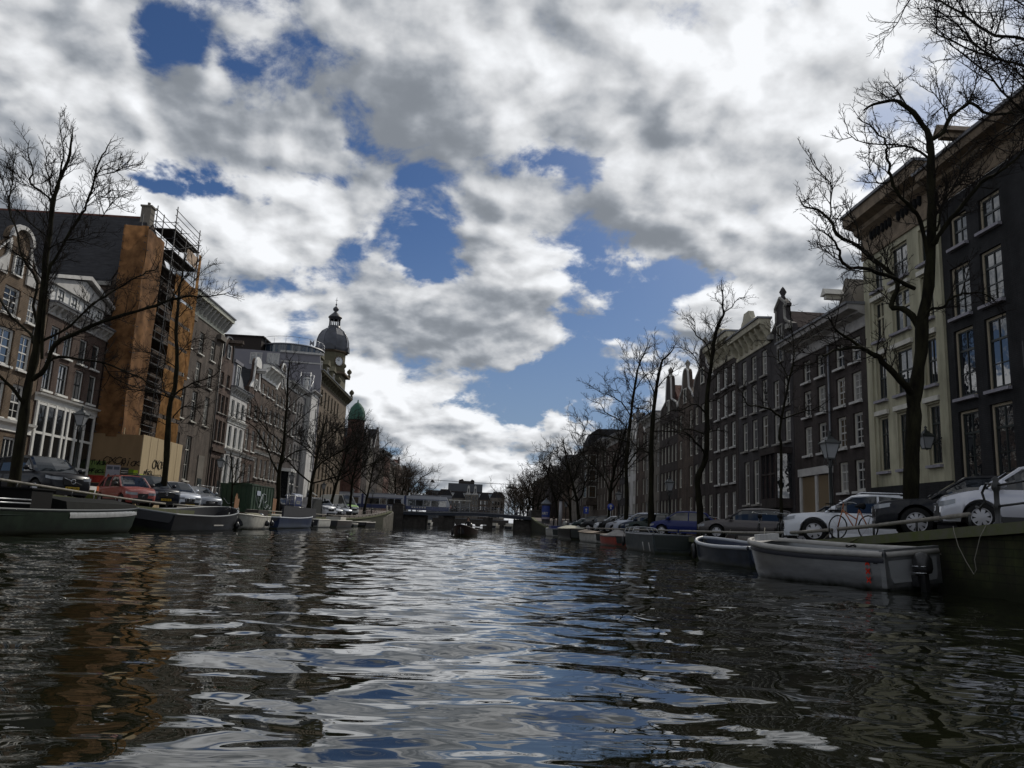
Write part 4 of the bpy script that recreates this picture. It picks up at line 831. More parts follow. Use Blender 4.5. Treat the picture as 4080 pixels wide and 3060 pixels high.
h = H('R', 190.2, 204.8, 19.0, mat('slab_grey', (.14, .145, .16), .6, var=.1), 'plain grey modern slab rising over the right hand trees', [(z, z+1.4, cols(192, 203, 6, 1.5), 'transom') for z in (16.6, 14, 11.4, 8.8)], detail=1, group=RG, XF=22, zb=.8)

# ---------------------------------------------------------------- people (one skinned surface each)
skin_m = mat('skin', (.35, .22, .16), .6); hair_m = mat('dark_hair', (.03, .02, .015), .7)
def person(label, loc, rz=0., sit=False, top=(.05, .05, .06), legs=(.03, .035, .05), step=.12, arms=((.18, .35), (.18, -.1)), group=None, sc=1.0):
    tm = mat('top_%.2f_%.2f_%.2f' % top, top, .8); lm = mat('trousers_%.2f_%.2f_%.2f' % legs, legs, .85)
    me = bpy.data.meshes.new('person'); J = []; E_ = []; rad = []
    def j(p_, r_, par=None):
        J.append(p_); rad.append(r_)
        if par is not None: E_.append((par, len(J)-1))
        return len(J)-1
    hip = .48 if sit else .92
    root = j((0, 0, hip), (.15, .12)); ch = j((0, .0, hip+.27), (.15, .11), root); sh = j((0, 0, hip+.47), (.14, .10), ch); nk = j((0, .01, hip+.57), (.055, .06), sh)
    hd = j((0, .03, hip+.68), (.085, .10), nk); tp_ = j((0, .02, hip+.80), (.07, .085), hd)
    for s, (ax, ay) in zip((-1, 1), arms):
        a = j((s*.19, 0, hip+.45), (.06, .06), sh); e = j((s*(.22+ax*.2), ay*.4, hip+.18), (.045, .045), a); w_ = j((s*(.20+ax*.3), ay, hip+.0+max(0, ay)*.5), (.033, .033), e); j((s*(.20+ax*.3), ay+.09, hip-.02+max(0, ay)*.5), (.035, .02), w_)
    for s in (-1, 1):
        st = s*step
        if sit: k = j((s*.12, .42, hip+.02), (.065, .065), root); f = j((s*.12, .45, .08), (.045, .045), k)
        else: k = j((s*.10, st*.6+.03, .50), (.07, .075), root); f = j((s*.10, st, .09), (.045, .05), k)
        j((s*.11, (.45 if sit else st)+.16, .04), (.045, .035), f)
    me.from_pydata(J, E_, [])
    o = bpy.data.objects.new('person', me); COL.objects.link(o)
    md = o.modifiers.new('skin', 'SKIN')
    for v, r_ in zip(me.skin_vertices[0].data, rad): v.radius = r_
    me.skin_vertices[0].data[0].use_root = True
    o.modifiers.new('sub', 'SUBSURF').levels = 1
    bpy.context.view_layer.update()
    m2 = bpy.data.meshes.new_from_object(o.evaluated_get(bpy.context.evaluated_depsgraph_get())); bpy.data.objects.remove(o)
    for m_ in (tm, lm, skin_m): m2.materials.append(m_)
    for pl in m2.polygons:
        c = pl.center; pl.use_smooth = True
        pl.material_index = 2 if (c.z > hip+.53 or (abs(c.x) > .19 and c.z < hip+.06 and not sit)) else (1 if c.z < hip+.02 else 0)
    o = link('person', m2, None, loc, rz); o.scale = (sc, sc, sc); tag(o, label, 'person', group)
    hm = MB(); hm.lathe([(.0, .15), (.06, .14), (.10, .08), (.108, 0), (.09, -.07), (.07, -.09)], 10, (0, -.005, hip+.76), a0=R(150), arc=R(240)); hm.lathe([(.0, .15), (.06, .14), (.10, .085)], 10, (0, -.005, hip+.76)); hm.build('hair', hair_m, o)
    return o
# ---------------------------------------------------------------- bicycles
rubber = mat('rubber', (.012, .012, .012), .8)
def bicycle(label, loc, rz, col=(.02, .02, .02), group=None, crate=False, lean=.06):
    t = thing('bicycle', label, 'bicycle', loc, rz, group); t.rotation_euler.x = lean
    fm = mat('bike_%.2f_%.2f_%.2f' % col, col, .4)
    for x in (-.53, .53):
        w = MB(); n = 20
        w.tube([(x+.33*math.cos(2*math.pi*k/n), 0, .34+.33*math.sin(2*math.pi*k/n)) for k in range(n+1)], .02, 5, caps=False); o = w.build('wheel', rubber, t)
        s_ = MB()
        for k in range(8): a = k*math.pi/4; s_.tube([(x, 0, .34), (x+.32*math.cos(a), 0, .34+.32*math.sin(a))], .004, 3)
        s_.build('spokes', steel, o)
    f = MB(); bb = (-.08, 0, .30); sd = (-.22, 0, .84); hd = (.36, 0, .86)
    for a, b in ((bb, sd), (bb, hd), ((.34, 0, .80), (-.16, 0, .56)), (sd, (-.53, 0, .34)), (bb, (-.53, 0, .34)), (hd, (.53, 0, .34)), (hd, (.33, 0, 1.02))): f.tube([a, b], .019, 6)
    f.build('frame', fm, t)
    f = MB(); f.tube([(.12, -.28, 1.04), (.25, -.25, 1.08), (.33, 0, 1.05), (.25, .25, 1.08), (.12, .28, 1.04)], .014, 6); f.build('handlebar', steel, t)
    f = MB(); f.tube([(-.38, 0, .93), (-.25, 0, .95), (-.08, 0, .93)], [.09, .07, .025], 8); f.tube([sd, (-.24, 0, .93)], .015, 6); f.build('saddle', rubber, t)
    f = MB(); f.tube([(-.20, 0, .70), (-.62, 0, .70), (-.53, 0, .40)], .012, 5); f.build('rear_rack', steel, t)
    if crate: f = MB(); f.box(.42, .80, -.2, .2, .80, .82); f.tube([(.42, -.2, 1.0), (.8, -.2, 1.0), (.8, .2, 1.0), (.42, .2, 1.0), (.42, -.2, 1.0)], .012, 4); [f.tube([(a, b, .81), (a, b, 1.0)], .008, 4) for a in (.42, .61, .8) for b in (-.2, .2)]; f.build('front_rack', rubber, t)
    return t
# ---------------------------------------------------------------- tram bridge
BY0, BY1 = 166., 176.
def deck(x): return 3.0+.42*math.exp(-((x-1.5)/8.)**2)
br = thing('tram_bridge', 'low dark bridge across the canal with blue railings, stone piers and wide abutments', 'bridge', (0, BY0, 0))
gird = mat('dark_blue_steel', (.022, .030, .048), .5); bst = mat('sooty_stone', (.06, .055, .05), .85, var=.35, scale=1.5)
xs = [-15+27*i/24 for i in range(25)]
mb = MB(); mb.loft([[(x, a, z+deck(x)) for a, z in ((0, -.02), (0, -.62), (9.9, -.62), (9.9, -.02))] for x in xs], closed=True, caps=True, smooth=False); mb.build('deck', gird, br)
mb = MB(); mb.loft([[(x, a, z+deck(x)) for a, z in ((-.12, .10), (-.12, -.08), (-.003, -.08), (-.003, .10))] for x in xs], closed=True, caps=True, smooth=False); mb.build('deck_edge', lead, br)
for xa, xb in ((-17.3, -15.0), (12.0, 14.85)):
    mb = MB(); mb.box(xa, xb, -.6, 10.4, -2, 4.35); mb.prism([(xa-.1, 4.353), (xb+.1, 4.353), (xb-.3, 4.62), (xa+.3, 4.62)], 'y', -.7, 10.5); mb.build('abutment', bst, br)
for xa, xb in ((-15.0, -10.3), (8.7, 12.0)): MB().box(xa, xb, .7, 9.3, -2, 2.4).build('abutment_wing', bst, br)
for xa, xb in ((-7.6, -4.3), (1.85, 3.9)):
    mb = MB(); mb.box(xa+.9, xb, .5, 9.5, -2, 2.5)
    for k in range(4): mb.box(xa, xa+1.15, .1, 2.2, -.6+k*.78, .12+k*.78)
    mb.build('pier', bst, br)
mb = MB()
for z in (1.12, .62, .18): mb.tube([(x, .0, deck(x)+z) for x in xs], .035 if z > 1 else .022, 5)
for i in range(55): x = -15+27*i/54; mb.tube([(x, 0, deck(x)), (x, 0, deck(x)+1.12)], .032 if i % 6 == 0 else .014, 4)
mb.build('railing', mat('blue_grey_rail', (.06, .075, .11), .5), br)
MB().box(5.2, 6.1, -.2, -.13, 2.45, 2.75).build('clearance_sign', offwhite, br)
MB().box(-40, -17.3, 0, 10, 1.0, 2.95).build('ramp', bst, br); MB().box(14.85, 40, 0, 10, 1.0, 3.0).build('ramp', bst, br)
# striped guard piles left of the abutment
for k in range(3):
    f = MB(); x = -18.4+k*.42; f.tube([(x, 165.3, -1), (x, 165.3, 4.1)], .16, 8); tag(f.build('fender_pile', mat('pile_%d' % (k % 2), (.33, .31, .27) if k % 2 == 0 else (.03, .03, .03), .8)), 'tall upright guard pile standing against the left bridge abutment', 'pile', 'guard piles at the left bridge abutment')
# curved retaining wall running out to the abutment
t = thing('retaining_wall', 'pale curved retaining wall between the left quay and the bridge abutment', 'wall', (0, 0, 0)); rw = [(-17.02, 148), (-17.0, 152), (-16.6, 156), (-16.4, 160), (-16.9, 163), (-17.35, 165.2)]
mb = MB(); mb.loft([[(x-.0, y, -1), (x, y, 1.45+max(0, y-150)*.11), (x-.4, y, 1.45+max(0, y-150)*.11), (x-.4, y, -1)] for x, y in rw], caps=True, closed=True, smooth=False); mb.build('wall', mat('weathered_concrete', (.12, .112, .095), .85, var=.35, scale=1.2), t)
# tram
tg_w = mat('tram_white', (.40, .42, .46), .35, coat=.3); tg_b = mat('tram_blue', (.02, .035, .12), .3, coat=.4)
tr = thing('tram', 'long white and dark blue tram crossing the bridge from the left', 'tram', (-5.3, 170., 0))
def tz(x): return 3.05+.045*(x+5)*.9 if x < -5 else 3.4
secs = [(-9.6, -.35), (-18.8, -10.1), (-28.5, -19.3)]
TZ = 3.15
for i, (xa, xb) in enumerate(secs):
    mb = MB(); L0 = xb if i == 0 else xb
    pr = [(xa, .35), (xb-(.0 if i else .05), .35), (xb+(.25 if i == 0 else 0), 1.1), (xb-(.25 if i == 0 else 0), 2.6), (xb-(.7 if i == 0 else 0), 3.35), (xa, 3.35)]
    mb.prism([(x, z+TZ) for x, z in pr], 'y', 0, 2.4); b = mb.build('carriage', tg_w, tr)
    lo = MB(); lo.box(xa, xb-.0, -.012, -.002, TZ+.36, TZ+1.15); lo.box(xa, xb-.3, -.012, -.002, TZ+2.55, TZ+2.68); lo.build('blue_band', tg_b, b)
    n = 5
    for k in range(n):
        w = (xb-.5-xa-.3)/n; x0_ = xa+.3+w*k
        MB().box(x0_+.06, x0_+w-.06, -.016, -.003, TZ+1.22, TZ+2.48).build('window', pane_d if k % 2 else pane_m, b)
    rp = MB(); rp.box(xa+1, xb-2.0, .5, 1.9, TZ+3.353, TZ+3.6); rp.build('roof_unit', lead, b)
    if i == 0:
        for k, ch in enumerate('ITEITE'): MB().box(xa+1.2+k*.55, xa+1.55+k*.55, -.018, -.013, TZ+.75, TZ+1.05).build('lettering', offwhite, b)
for x in (-9.85, -19.05): MB().box(x-.24, x+.24, .15, 2.25, TZ+.4, TZ+3.3).build('gangway', tg_b, tr)
mb = MB(); mb.tube([(-12, 1.2, TZ+3.6), (-11, 1.2, TZ+4.2), (-12, 1.2, TZ+4.75)], .04, 4); mb.tube([(-12, .3, TZ+4.75), (-12, 2.1, TZ+4.75)], .03, 4); mb.build('pantograph', iron, tr)
# shelter behind the tram
t = thing('tram_shelter', 'flat roofed glass shelter on the bridge beside the tram front', 'shelter', (-3.3, 174., 3.2))
MB().box(-2.6, 2.4, -.8, .8, 2.75, 2.95).build('roof', offwhite, t)
for x in (-2.3, 0, 2.1): MB().box(x-.05, x+.05, .6, .7, 0, 2.747).build('post', steel, t)
MB().box(-2.25, 2.05, .64, .66, .3, 2.3).build('glass_wall', pane_d, t)
BG = 'bicycles parked along the bridge railing'
for k, x in enumerate((-4.6, -3.1, -1.6, -.2, 1.3, 2.9, 4.6, 6.4, 8.2, 10.2)): bicycle('black bicycle leaning against the blue bridge railing', (x, 166.45, deck(x)), (k % 3)*.25-.2+(math.pi if k % 2 else 0), (.02, .02, .024), BG)
PG = 'people crossing the bridge'
for lab, x, y, rz, top, leg in (('person in a pale pink coat walking in front of the tram', -5.2, 168.4, 1.4, (.42, .24, .2), (.03, .03, .04)), ('person in black standing beside the front end of the tram', -4.3, 168.2, -1.2, (.02, .02, .02), (.03, .03, .03)),
        ('person in dark clothes standing at the middle of the bridge', 1.9, 168, .3, (.03, .03, .035), (.02, .02, .03)), ('person in white trousers walking on the right half of the bridge', 5.1, 167.6, 1.5, (.35, .35, .36), (.5, .5, .5)),
        ('person with a light top further right on the bridge', 7.3, 167.8, 1.6, (.45, .43, .4), (.04, .04, .05)), ('person in a pale coat near the right abutment', 9.0, 168, 1.5, (.4, .38, .35), (.05, .05, .06)),
        ('person dressed in grey beside the shelter on the bridge', -.6, 168, -1.5, (.15, .15, .16), (.03, .03, .04))):
    person(lab, (x, y, deck(x)), rz, top=top, legs=leg, group=PG)
person('person in a red jacket on the right quay by the bridge', (13.0, 118.0, zr(118)), .4, top=(.30, .02, .02), legs=(.04, .04, .05))
person('person in black beside the one in the red jacket', (12.6, 124.0, zr(124)), .4, top=(.02, .02, .02), legs=(.02, .02, .02))
# advertising column
t = thing('advertising_column', 'round advertising column with a blue poster reading ART beside the bridge', 'advertising column', (12.85, 141.0, zr(141)))
MB().lathe([(.75, 0), (.75, .7), (.82, .72), (.82, 3.3), (.95, 3.32), (.95, 3.5), (.85, 3.52)], 24).build('drum', mat('column_grey', (.12, .12, .13), .6), t)
MB().lathe([(1.0, 3.5), (.5, 4.0), (.12, 4.35), (.1, 4.5), (0, 4.5)], 24).build('cap', slate, t)
po = MB(); po.lathe([(.832, 1.15), (.832, 3.15)], 18, (0, 0, 0), a0=R(200), arc=R(120)); po.build('poster', mat('poster_blue', (.035, .06, .25), .5), t)
po = MB(); po.lathe([(.838, .75), (.838, 1.1)], 18, (0, 0, 0), a0=R(200), arc=R(120)); po.build('poster_strip', mat('poster_pink', (.35, .3, .36), .5), t)
for k, ch in enumerate('ART'):
    w = R(255+ (k-1)*27-4); lettering(ch, .62, offwhite, t, (.86*math.cos(w), .86*math.sin(w), 1.75), (R(90), 0, w+R(90)), bold=.02)
# lamp on a wire across the canal
for lab, x, z in (('bell shaped street light hanging from the wire on its left end', -10.6, 10.7), ('bell shaped street light hanging from the wire on its right end', 8.4, 10.3)):
    t = thing('hanging_lamp', lab, 'street light', (x, 190, z), 0, 'street lights hung over the canal')
    MB().lathe([(.05, .75), (.08, .55), (.25, .45), (.55, .05), (.6, -.15), (.0, -.2)], 14).build('shade', iron, t); MB().tube([(0, 0, .7), (0, 0, 1.3)], .02, 4).build('hanger', iron, t)
t = thing('overhead_wire', 'thin span wire stretched across the canal above the bridge', 'wire', (0, 190, 0)); MB().tube([(-30+2*k, 0, 12.0-.8*math.sin(math.pi*k/29)*.9-.02*k) for k in range(30)], .055, 4).build('wire', iron, t)
# things far behind the bridge
mod = mat('dark_glass_office', (.035, .04, .05), .3); 
t = thing('office_block', 'long dark modern office block with stepped roof closing the far end of the canal', 'office building', (0, 420, 0))
k_ = 420/330.
m_ = MB(); m_.box(-26, 14.2, 0, 20, 1, 17.6); m_.build('lower_storeys', mod, t)
MB().box(-15, 3.5, 2, 16, 17.603, 22.4).build('upper_storey', mod, t); MB().prism([(-9.5, 22.403), (-1.0, 22.403), (-1.0, 24.2), (-2.4, 24.9), (-3.2, 23.9), (-6.6, 23.9), (-7.4, 24.9), (-9.5, 24.2)], 'y', 2, 14).build('roof_crown', mat('dark_cladding', (.03, .024, .022), .7), t)
MB().box(-26.2, 14.6, -.4, 20, 21-.4-2.95, 21-2.95).build('cornice', mat('dark_cladding', (.03, .024, .022), .7), t)
for i in range(16): MB().box(-25.4+i*2.48, -23.3+i*2.48, -.05, -.003, 14.6, 17.2).build('window', pane_m, t)
for i in range(16): MB().box(-25.4+i*2.48, -23.3+i*2.48, -.05, -.003, 11.0, 13.8).build('window', pane_m, t)
for i, (x0_, x1_, z_, m) in enumerate(((-4.4, -1.7, 13.2, P_tan), (-1.65, 1.2, 13.2, P_tan))):
    t = thing('gabled_house', ('far pale house with a white neck gable, left of the two twins', 'far pale house with a white neck gable, right of the two twins')[i], 'house', (x0_, 330, 0), 0, 'twin gabled houses at the far end'); w = x1_-x0_; c = w/2
    MB().box(0, w, 0, 8, 1, z_).build('wall', m, t); g_ = MB().prism([(.1, z_+.003), (w-.1, z_+.003), (c+.55, z_+1.2), (c+.5, z_+3.0)]+arc(c, z_+3.0, .5, .9, 0, 180, 8)+[(c-.5, z_+3.0), (c-.55, z_+1.2)], 'y', 0, .5).build('gable', greywhite, t)
    for z in (6.5, 9, 11): 
        for x in (c-.6, c+.6): MB().box(x-.4, x+.4, -.05, -.003, z, z+1.6).build('window', pane_d, t)
    MB().box(c-.22, c+.22, -.05, -.003, z_+.8, z_+2.6).build('window', pane_d, t)
for i, (x0_, x1_, z_, m, lab) in enumerate(((-16, -10, 12.5, lead, 'far grey roofed house left of the twin gables'), (-9.8, -4.5, 11.6, P_tan, 'far pale house just left of the twin gables'), (1.4, 6.2, 11.4, B_grey, 'far grey brown house right of the twin gables'), (6.4, 12.5, 12.4, P_tan, 'far pale house with white framed windows right of the twin gables'))):
    t = thing('far_house', lab, 'house', (x0_, 332, 0), 0, 'houses closing the far end of the canal'); w = x1_-x0_
    MB().box(0, w, 0, 8, 1, z_).build('wall', m, t); MB().prism([(-.2, z_+.003), (w+.2, z_+.003), (w*.8, z_+2.6), (w*.2, z_+2.6)], 'y', .1, 8).build('roof', tile, t)
    for z in (4.2, 7.2, 9.4):
        for k in range(4): MB().box(.6+k*(w-1.2)/4+.1, .6+(k+1)*(w-1.2)/4-.3, -.06, -.003, z, z+1.5).build('window', pane_d if k % 2 else pane_m, t)
t = thing('arched_bridge', 'far low arched stone bridge seen through the middle opening of the tram bridge', 'bridge', (0, 320, 0)); pts = [(-17, -1)]
for cx in (-10.5, -2.5, 5.5): pts += arc(cx, .2, 3.1, 1.7, 180, 0, 10)
pts += [(14, -1), (14, 3.2), (-17, 3.2)]; MB().prism(pts, 'y', 0, 6).build('arches', bst, t)
mb = MB(); mb.tube([(-17, 0, 4.2), (14, 0, 4.2)], .06, 4); mb.box(-17, 14, -.1, -.004, 2.95, 3.15)
for k in range(22): mb.tube([(-17+k*1.47, 0, 3.2), (-17+k*1.47, 0, 4.2)], .04, 4)
mb.build('railing', lead, t)
HERO = {
 'R1': [
  ([[11.9,20.9,0.6],[12.0,20.95,2.83],[12.2,21.01,4.56],[12.26,21.06,5.14],[12.57,21.11,6.44],[12.68,21.17,7.4],[12.96,21.22,8.46],[13.13,21.27,9.86],[13.27,21.33,11.15],[13.33,21.38,12.43],[13.38,21.43,13.25],[13.22,21.49,13.76],[12.78,21.54,14.37],[12.38,21.59,14.61],[11.77,21.65,14.46],[11.47,21.7,14.26]],0.4,0.03),
  ([[13.38,21.43,13.25],[13.73,21.28,13.46],[13.87,21.13,13.88],[14.22,20.98,14.16],[14.4,20.83,14.2],[14.81,20.68,13.8],[15.22,20.53,13.76],[15.63,20.38,13.65],[16.27,20.23,13.28]],0.13,0.03),
  ([[12.26,21.06,5.14],[11.98,20.87,5.3],[11.68,20.68,5.48],[11.2,20.5,5.83],[10.8,20.31,6.06],[10.38,20.12,6.17],[10.11,19.93,6.16],[9.57,19.75,6.04],[8.98,19.56,5.77]],0.22,0.03),
  ([[10.38,20.12,6.17],[9.88,19.86,6.36],[9.31,19.59,6.58],[9.02,19.32,6.82]],0.1,0.02),
  ([[12.58,21.17,6.99],[12.56,21.33,7.44],[12.29,21.49,7.83],[12.05,21.66,7.94],[12.38,21.82,8.76],[11.79,21.98,9.43],[11.4,22.15,9.94],[10.78,22.31,10.37],[10.65,22.48,10.91],[10.34,22.64,11.3],[9.97,22.8,11.46],[9.9,22.97,11.84]],0.2,0.02),
  ([[12.54,21.22,8.37],[11.55,20.93,8.63],[10.74,20.65,8.69],[10.07,20.36,8.65],[9.78,20.08,8.87],[9.55,19.79,8.98],[9.2,19.51,9.14],[8.88,19.22,9.17]],0.12,0.02),
  ([[11.4,22.15,9.94],[11.56,22.55,10.81],[11.41,22.95,11.43]],0.06,0.02),
  ([[10.65,22.48,10.91],[10.82,22.74,11.61],[10.95,23.01,12.44],[10.63,23.28,13.02]],0.06,0.015),
  ([[13.03,21.27,9.33],[12.77,21.14,10.43],[12.47,21.01,10.75],[12.03,20.87,11.05],[11.74,20.74,11.51],[11.61,20.61,11.79],[11.46,20.47,12.14],[11.36,20.34,12.42],[11.0,20.21,12.76],[10.41,20.07,13.03]],0.14,0.02),
  ([[13.32,21.38,12.21],[13.43,21.63,12.75],[13.16,21.88,13.16],[12.95,22.13,13.39],[12.58,22.38,13.54],[11.93,22.63,13.7],[11.47,22.88,14.16]],0.09,0.015),
  ([[11.74,20.74,11.51],[11.42,20.91,11.46],[11.35,21.07,11.78],[11.12,21.24,11.86]],0.05,0.012),
  ([[13.12,21.27,9.68],[13.14,21.06,9.78],[13.38,20.84,10.28],[13.68,20.63,10.7],[14.08,20.42,11.27],[14.29,20.2,11.5],[14.67,19.99,11.73],[15.41,19.77,12.5]],0.17,0.04),
  ([[13.19,21.06,10.14],[13.64,21.36,11.19],[14.22,21.66,11.88],[14.8,21.96,12.28],[15.57,22.26,12.63]],0.07,0.02),
  ([[14.22,21.66,11.88],[14.63,21.96,12.46],[14.88,22.26,13.48]],0.04,0.012),
  ([[12.65,21.17,6.99],[12.76,21.0,7.63],[13.14,20.83,7.74],[13.29,20.67,7.95],[13.51,20.5,8.07],[13.96,20.33,8.05],[14.22,20.17,7.83]],0.09,0.02),
  ([[12.78,21.54,14.37],[12.8,22.04,15.22],[12.73,22.54,15.88]],0.05,0.015),
  ([[13.87,21.13,13.88],[14.0,21.63,14.55],[13.91,22.13,15.43]],0.05,0.015),
  ([[14.22,20.98,14.16],[14.88,21.48,14.96],[15.41,21.98,15.85]],0.05,0.015),
 ],
 'L1': [
  ([[-19.65,34.2,0.6],[-19.69,34.24,2.16],[-19.75,34.28,4.37],[-19.81,34.32,5.87],[-19.74,34.35,7.15],[-19.79,34.39,8.97],[-19.89,34.43,10.81],[-20.02,34.47,11.89],[-20.08,34.51,13.81],[-20.14,34.55,14.76],[-20.05,34.58,15.79],[-19.81,34.62,16.85],[-19.83,34.66,17.9],[-19.87,34.7,18.43]],0.42,0.03),
  ([[-20.09,34.51,14.08],[-20.34,34.71,14.87],[-21.05,34.91,15.42],[-21.67,35.11,15.87],[-21.76,35.31,16.59],[-22.25,35.51,17.53],[-22.39,35.71,18.27]],0.13,0.02),
  ([[-21.05,34.91,15.42],[-22.36,35.41,16.02],[-23.02,35.91,16.44]],0.05,0.015),
  ([[-20.05,34.58,15.79],[-19.86,34.25,16.49],[-19.64,33.92,16.73],[-19.7,33.58,17.56]],0.1,0.02),
  ([[-20.38,34.71,15.15],[-20.82,35.04,16.18],[-21.26,35.37,16.89],[-21.39,35.71,17.63]],0.08,0.015),
  ([[-19.42,34.35,7.32],[-19.63,34.17,11.01],[-19.2,33.98,12.14],[-18.48,33.79,13.67],[-18.14,33.6,14.37],[-17.85,33.42,15.45],[-17.7,33.23,16.08],[-17.34,33.04,16.67],[-17.08,32.85,17.19]],0.16,0.02),
  ([[-17.85,33.42,15.45],[-17.38,33.02,15.94],[-16.62,32.62,16.01]],0.05,0.015),
  ([[-17.77,33.42,15.62],[-17.36,33.82,16.0],[-17.28,34.22,16.37]],0.04,0.012),
  ([[-18.48,33.79,13.67],[-18.26,34.09,15.02],[-18.0,34.39,15.06],[-17.59,34.69,15.55],[-17.46,34.99,15.19]],0.04,0.012),
  ([[-17.77,34.39,14.1],[-17.02,33.39,14.19],[-16.33,32.39,14.28]],0.05,0.012),
  ([[-19.79,34.32,5.12],[-19.99,33.92,5.64],[-20.58,33.52,6.33],[-21.28,33.12,6.96]],0.19,0.06),
  ([[-19.92,34.35,8.02],[-20.26,34.65,8.49],[-21.4,34.95,9.29],[-22.22,35.25,10.18],[-23.22,35.55,11.07]],0.14,0.04),
  ([[-19.82,34.39,8.81],[-20.28,34.52,9.76],[-20.31,34.64,10.85],[-21.29,34.77,12.19],[-21.67,34.89,13.14],[-22.37,35.02,14.54],[-22.48,35.14,15.77],[-22.66,35.27,16.62],[-22.74,35.39,17.55]],0.13,0.02),
  ([[-22.2,35.02,14.16],[-22.75,35.27,15.36],[-23.24,35.52,16.24]],0.05,0.015),
  ([[-19.65,34.32,6.38],[-19.07,34.09,6.88],[-18.71,33.87,7.87],[-17.62,33.65,8.49],[-16.15,33.43,9.13],[-14.66,33.2,9.61],[-13.65,32.98,9.96],[-12.62,32.76,10.14],[-11.91,32.54,10.08],[-10.91,32.32,10.3]],0.22,0.02),
  ([[-13.65,32.98,9.96],[-13.31,32.73,10.31],[-13.07,32.48,10.7],[-12.64,32.23,11.05],[-12.2,31.98,11.35]],0.06,0.012),
  ([[-19.1,34.09,7.08],[-18.7,34.34,7.46],[-18.04,34.59,7.45],[-17.05,34.84,7.4],[-15.86,35.09,7.0],[-14.62,35.34,6.43],[-14.27,35.59,6.07]],0.13,0.02),
  ([[-17.05,34.84,7.4],[-16.54,35.11,6.75],[-15.49,35.38,6.39],[-15.06,35.64,6.11]],0.06,0.015),
  ([[-19.68,34.35,8.03],[-18.55,34.6,8.94],[-17.92,34.85,10.0],[-17.13,35.1,10.82],[-16.31,35.35,11.6],[-15.79,35.6,12.05],[-15.56,35.85,12.31]],0.13,0.02),
  ([[-17.92,34.85,10.0],[-17.67,35.05,10.39],[-17.47,35.25,10.89],[-16.92,35.45,11.15]],0.06,0.015),
  ([[-19.89,34.43,10.81],[-20.5,33.93,11.67],[-21.16,33.43,12.08],[-21.15,32.93,12.05]],0.06,0.015),
  ([[-20.0,34.47,12.43],[-19.08,33.97,12.68],[-18.14,33.47,12.71],[-17.23,32.97,12.84]],0.05,0.012),
  ([[-20.03,34.47,12.97],[-20.57,34.14,13.35],[-21.06,33.8,13.83],[-21.48,33.47,13.99]],0.06,0.015),
 ],
 'L2': [
  ([[-19.51,50.0,0.6],[-19.62,50.03,3.07],[-19.81,50.05,6.28],[-19.87,50.08,7.87],[-19.71,50.11,8.85],[-19.84,50.14,10.8],[-20.11,50.16,12.44],[-20.19,50.19,14.1],[-20.26,50.22,15.12],[-20.23,50.25,15.99],[-20.2,50.27,17.4],[-20.11,50.3,18.38]],0.36,0.025),
  ([[-19.76,50.08,8.26],[-19.02,49.78,8.76],[-18.28,49.48,9.13],[-17.57,49.18,9.28],[-16.77,48.88,9.61],[-16.41,48.58,10.01]],0.12,0.015),
  ([[-19.02,49.78,8.76],[-18.12,49.48,8.82],[-17.34,49.18,8.87]],0.05,0.015),
  ([[-19.57,50.05,6.8],[-19.41,50.29,7.29],[-19.1,50.53,7.66],[-18.55,50.77,7.63],[-18.14,51.01,7.2],[-17.79,51.25,6.73]],0.09,0.015),
  ([[-19.99,50.08,8.12],[-20.46,50.33,8.65],[-20.86,50.58,9.52],[-21.14,50.83,10.02],[-22.08,51.08,10.61]],0.09,0.015),
  ([[-20.06,50.08,8.18],[-20.74,49.71,8.34],[-21.7,49.33,8.41],[-22.52,48.96,8.43],[-22.98,48.58,9.03]],0.1,0.015),
  ([[-19.84,50.14,10.8],[-19.46,50.54,11.77],[-19.15,50.94,12.28],[-18.8,51.34,12.46]],0.07,0.012),
  ([[-20.12,50.16,12.5],[-20.77,49.56,13.03],[-21.31,48.96,13.3]],0.06,0.012),
  ([[-20.14,50.19,13.44],[-19.38,49.86,14.19],[-18.64,49.52,14.8],[-18.0,49.19,15.14]],0.06,0.012),
  ([[-19.85,50.14,10.14],[-21.04,50.64,10.84],[-22.18,51.14,11.22],[-23.44,51.64,11.33]],0.07,0.012),
  ([[-19.96,50.14,11.32],[-19.08,49.64,11.25],[-18.19,49.14,11.57]],0.05,0.012),
  ([[-20.2,50.19,14.44],[-20.92,50.52,15.38],[-21.67,50.86,16.1],[-22.37,51.19,16.69]],0.05,0.012),
  ([[-20.25,50.22,15.05],[-19.31,49.88,15.93],[-18.48,49.55,16.73],[-17.75,49.22,17.0]],0.05,0.012),
  ([[-19.81,50.05,6.28],[-21.0,50.55,6.73],[-21.96,51.05,6.75]],0.05,0.012),
  ([[-19.65,50.05,6.48],[-18.36,49.55,6.48],[-17.23,49.05,6.16]],0.04,0.012),
 ],
 'L3': [
  ([[-19.4,78.0,0.6],[-19.41,78.05,2.86],[-19.58,78.1,4.93],[-19.46,78.15,6.75],[-19.41,78.2,7.96],[-19.47,78.25,9.66],[-19.51,78.3,11.2],[-19.58,78.35,13.06],[-19.71,78.4,14.94],[-19.68,78.45,16.41],[-19.66,78.5,16.95]],0.42,0.025),
  ([[-19.54,78.1,4.94],[-19.75,77.93,5.33],[-20.41,77.77,6.43],[-20.67,77.6,7.12],[-21.27,77.43,8.22],[-21.77,77.27,8.94],[-22.39,77.1,9.61],[-23.4,76.93,10.08],[-24.24,76.77,10.19],[-24.68,76.6,10.39]],0.2,0.02),
  ([[-19.6,78.2,8.08],[-20.06,78.45,8.49],[-20.58,78.7,8.86],[-21.3,78.95,9.34],[-22.6,79.2,10.67],[-23.81,79.45,11.08],[-24.94,79.7,11.25]],0.17,0.02),
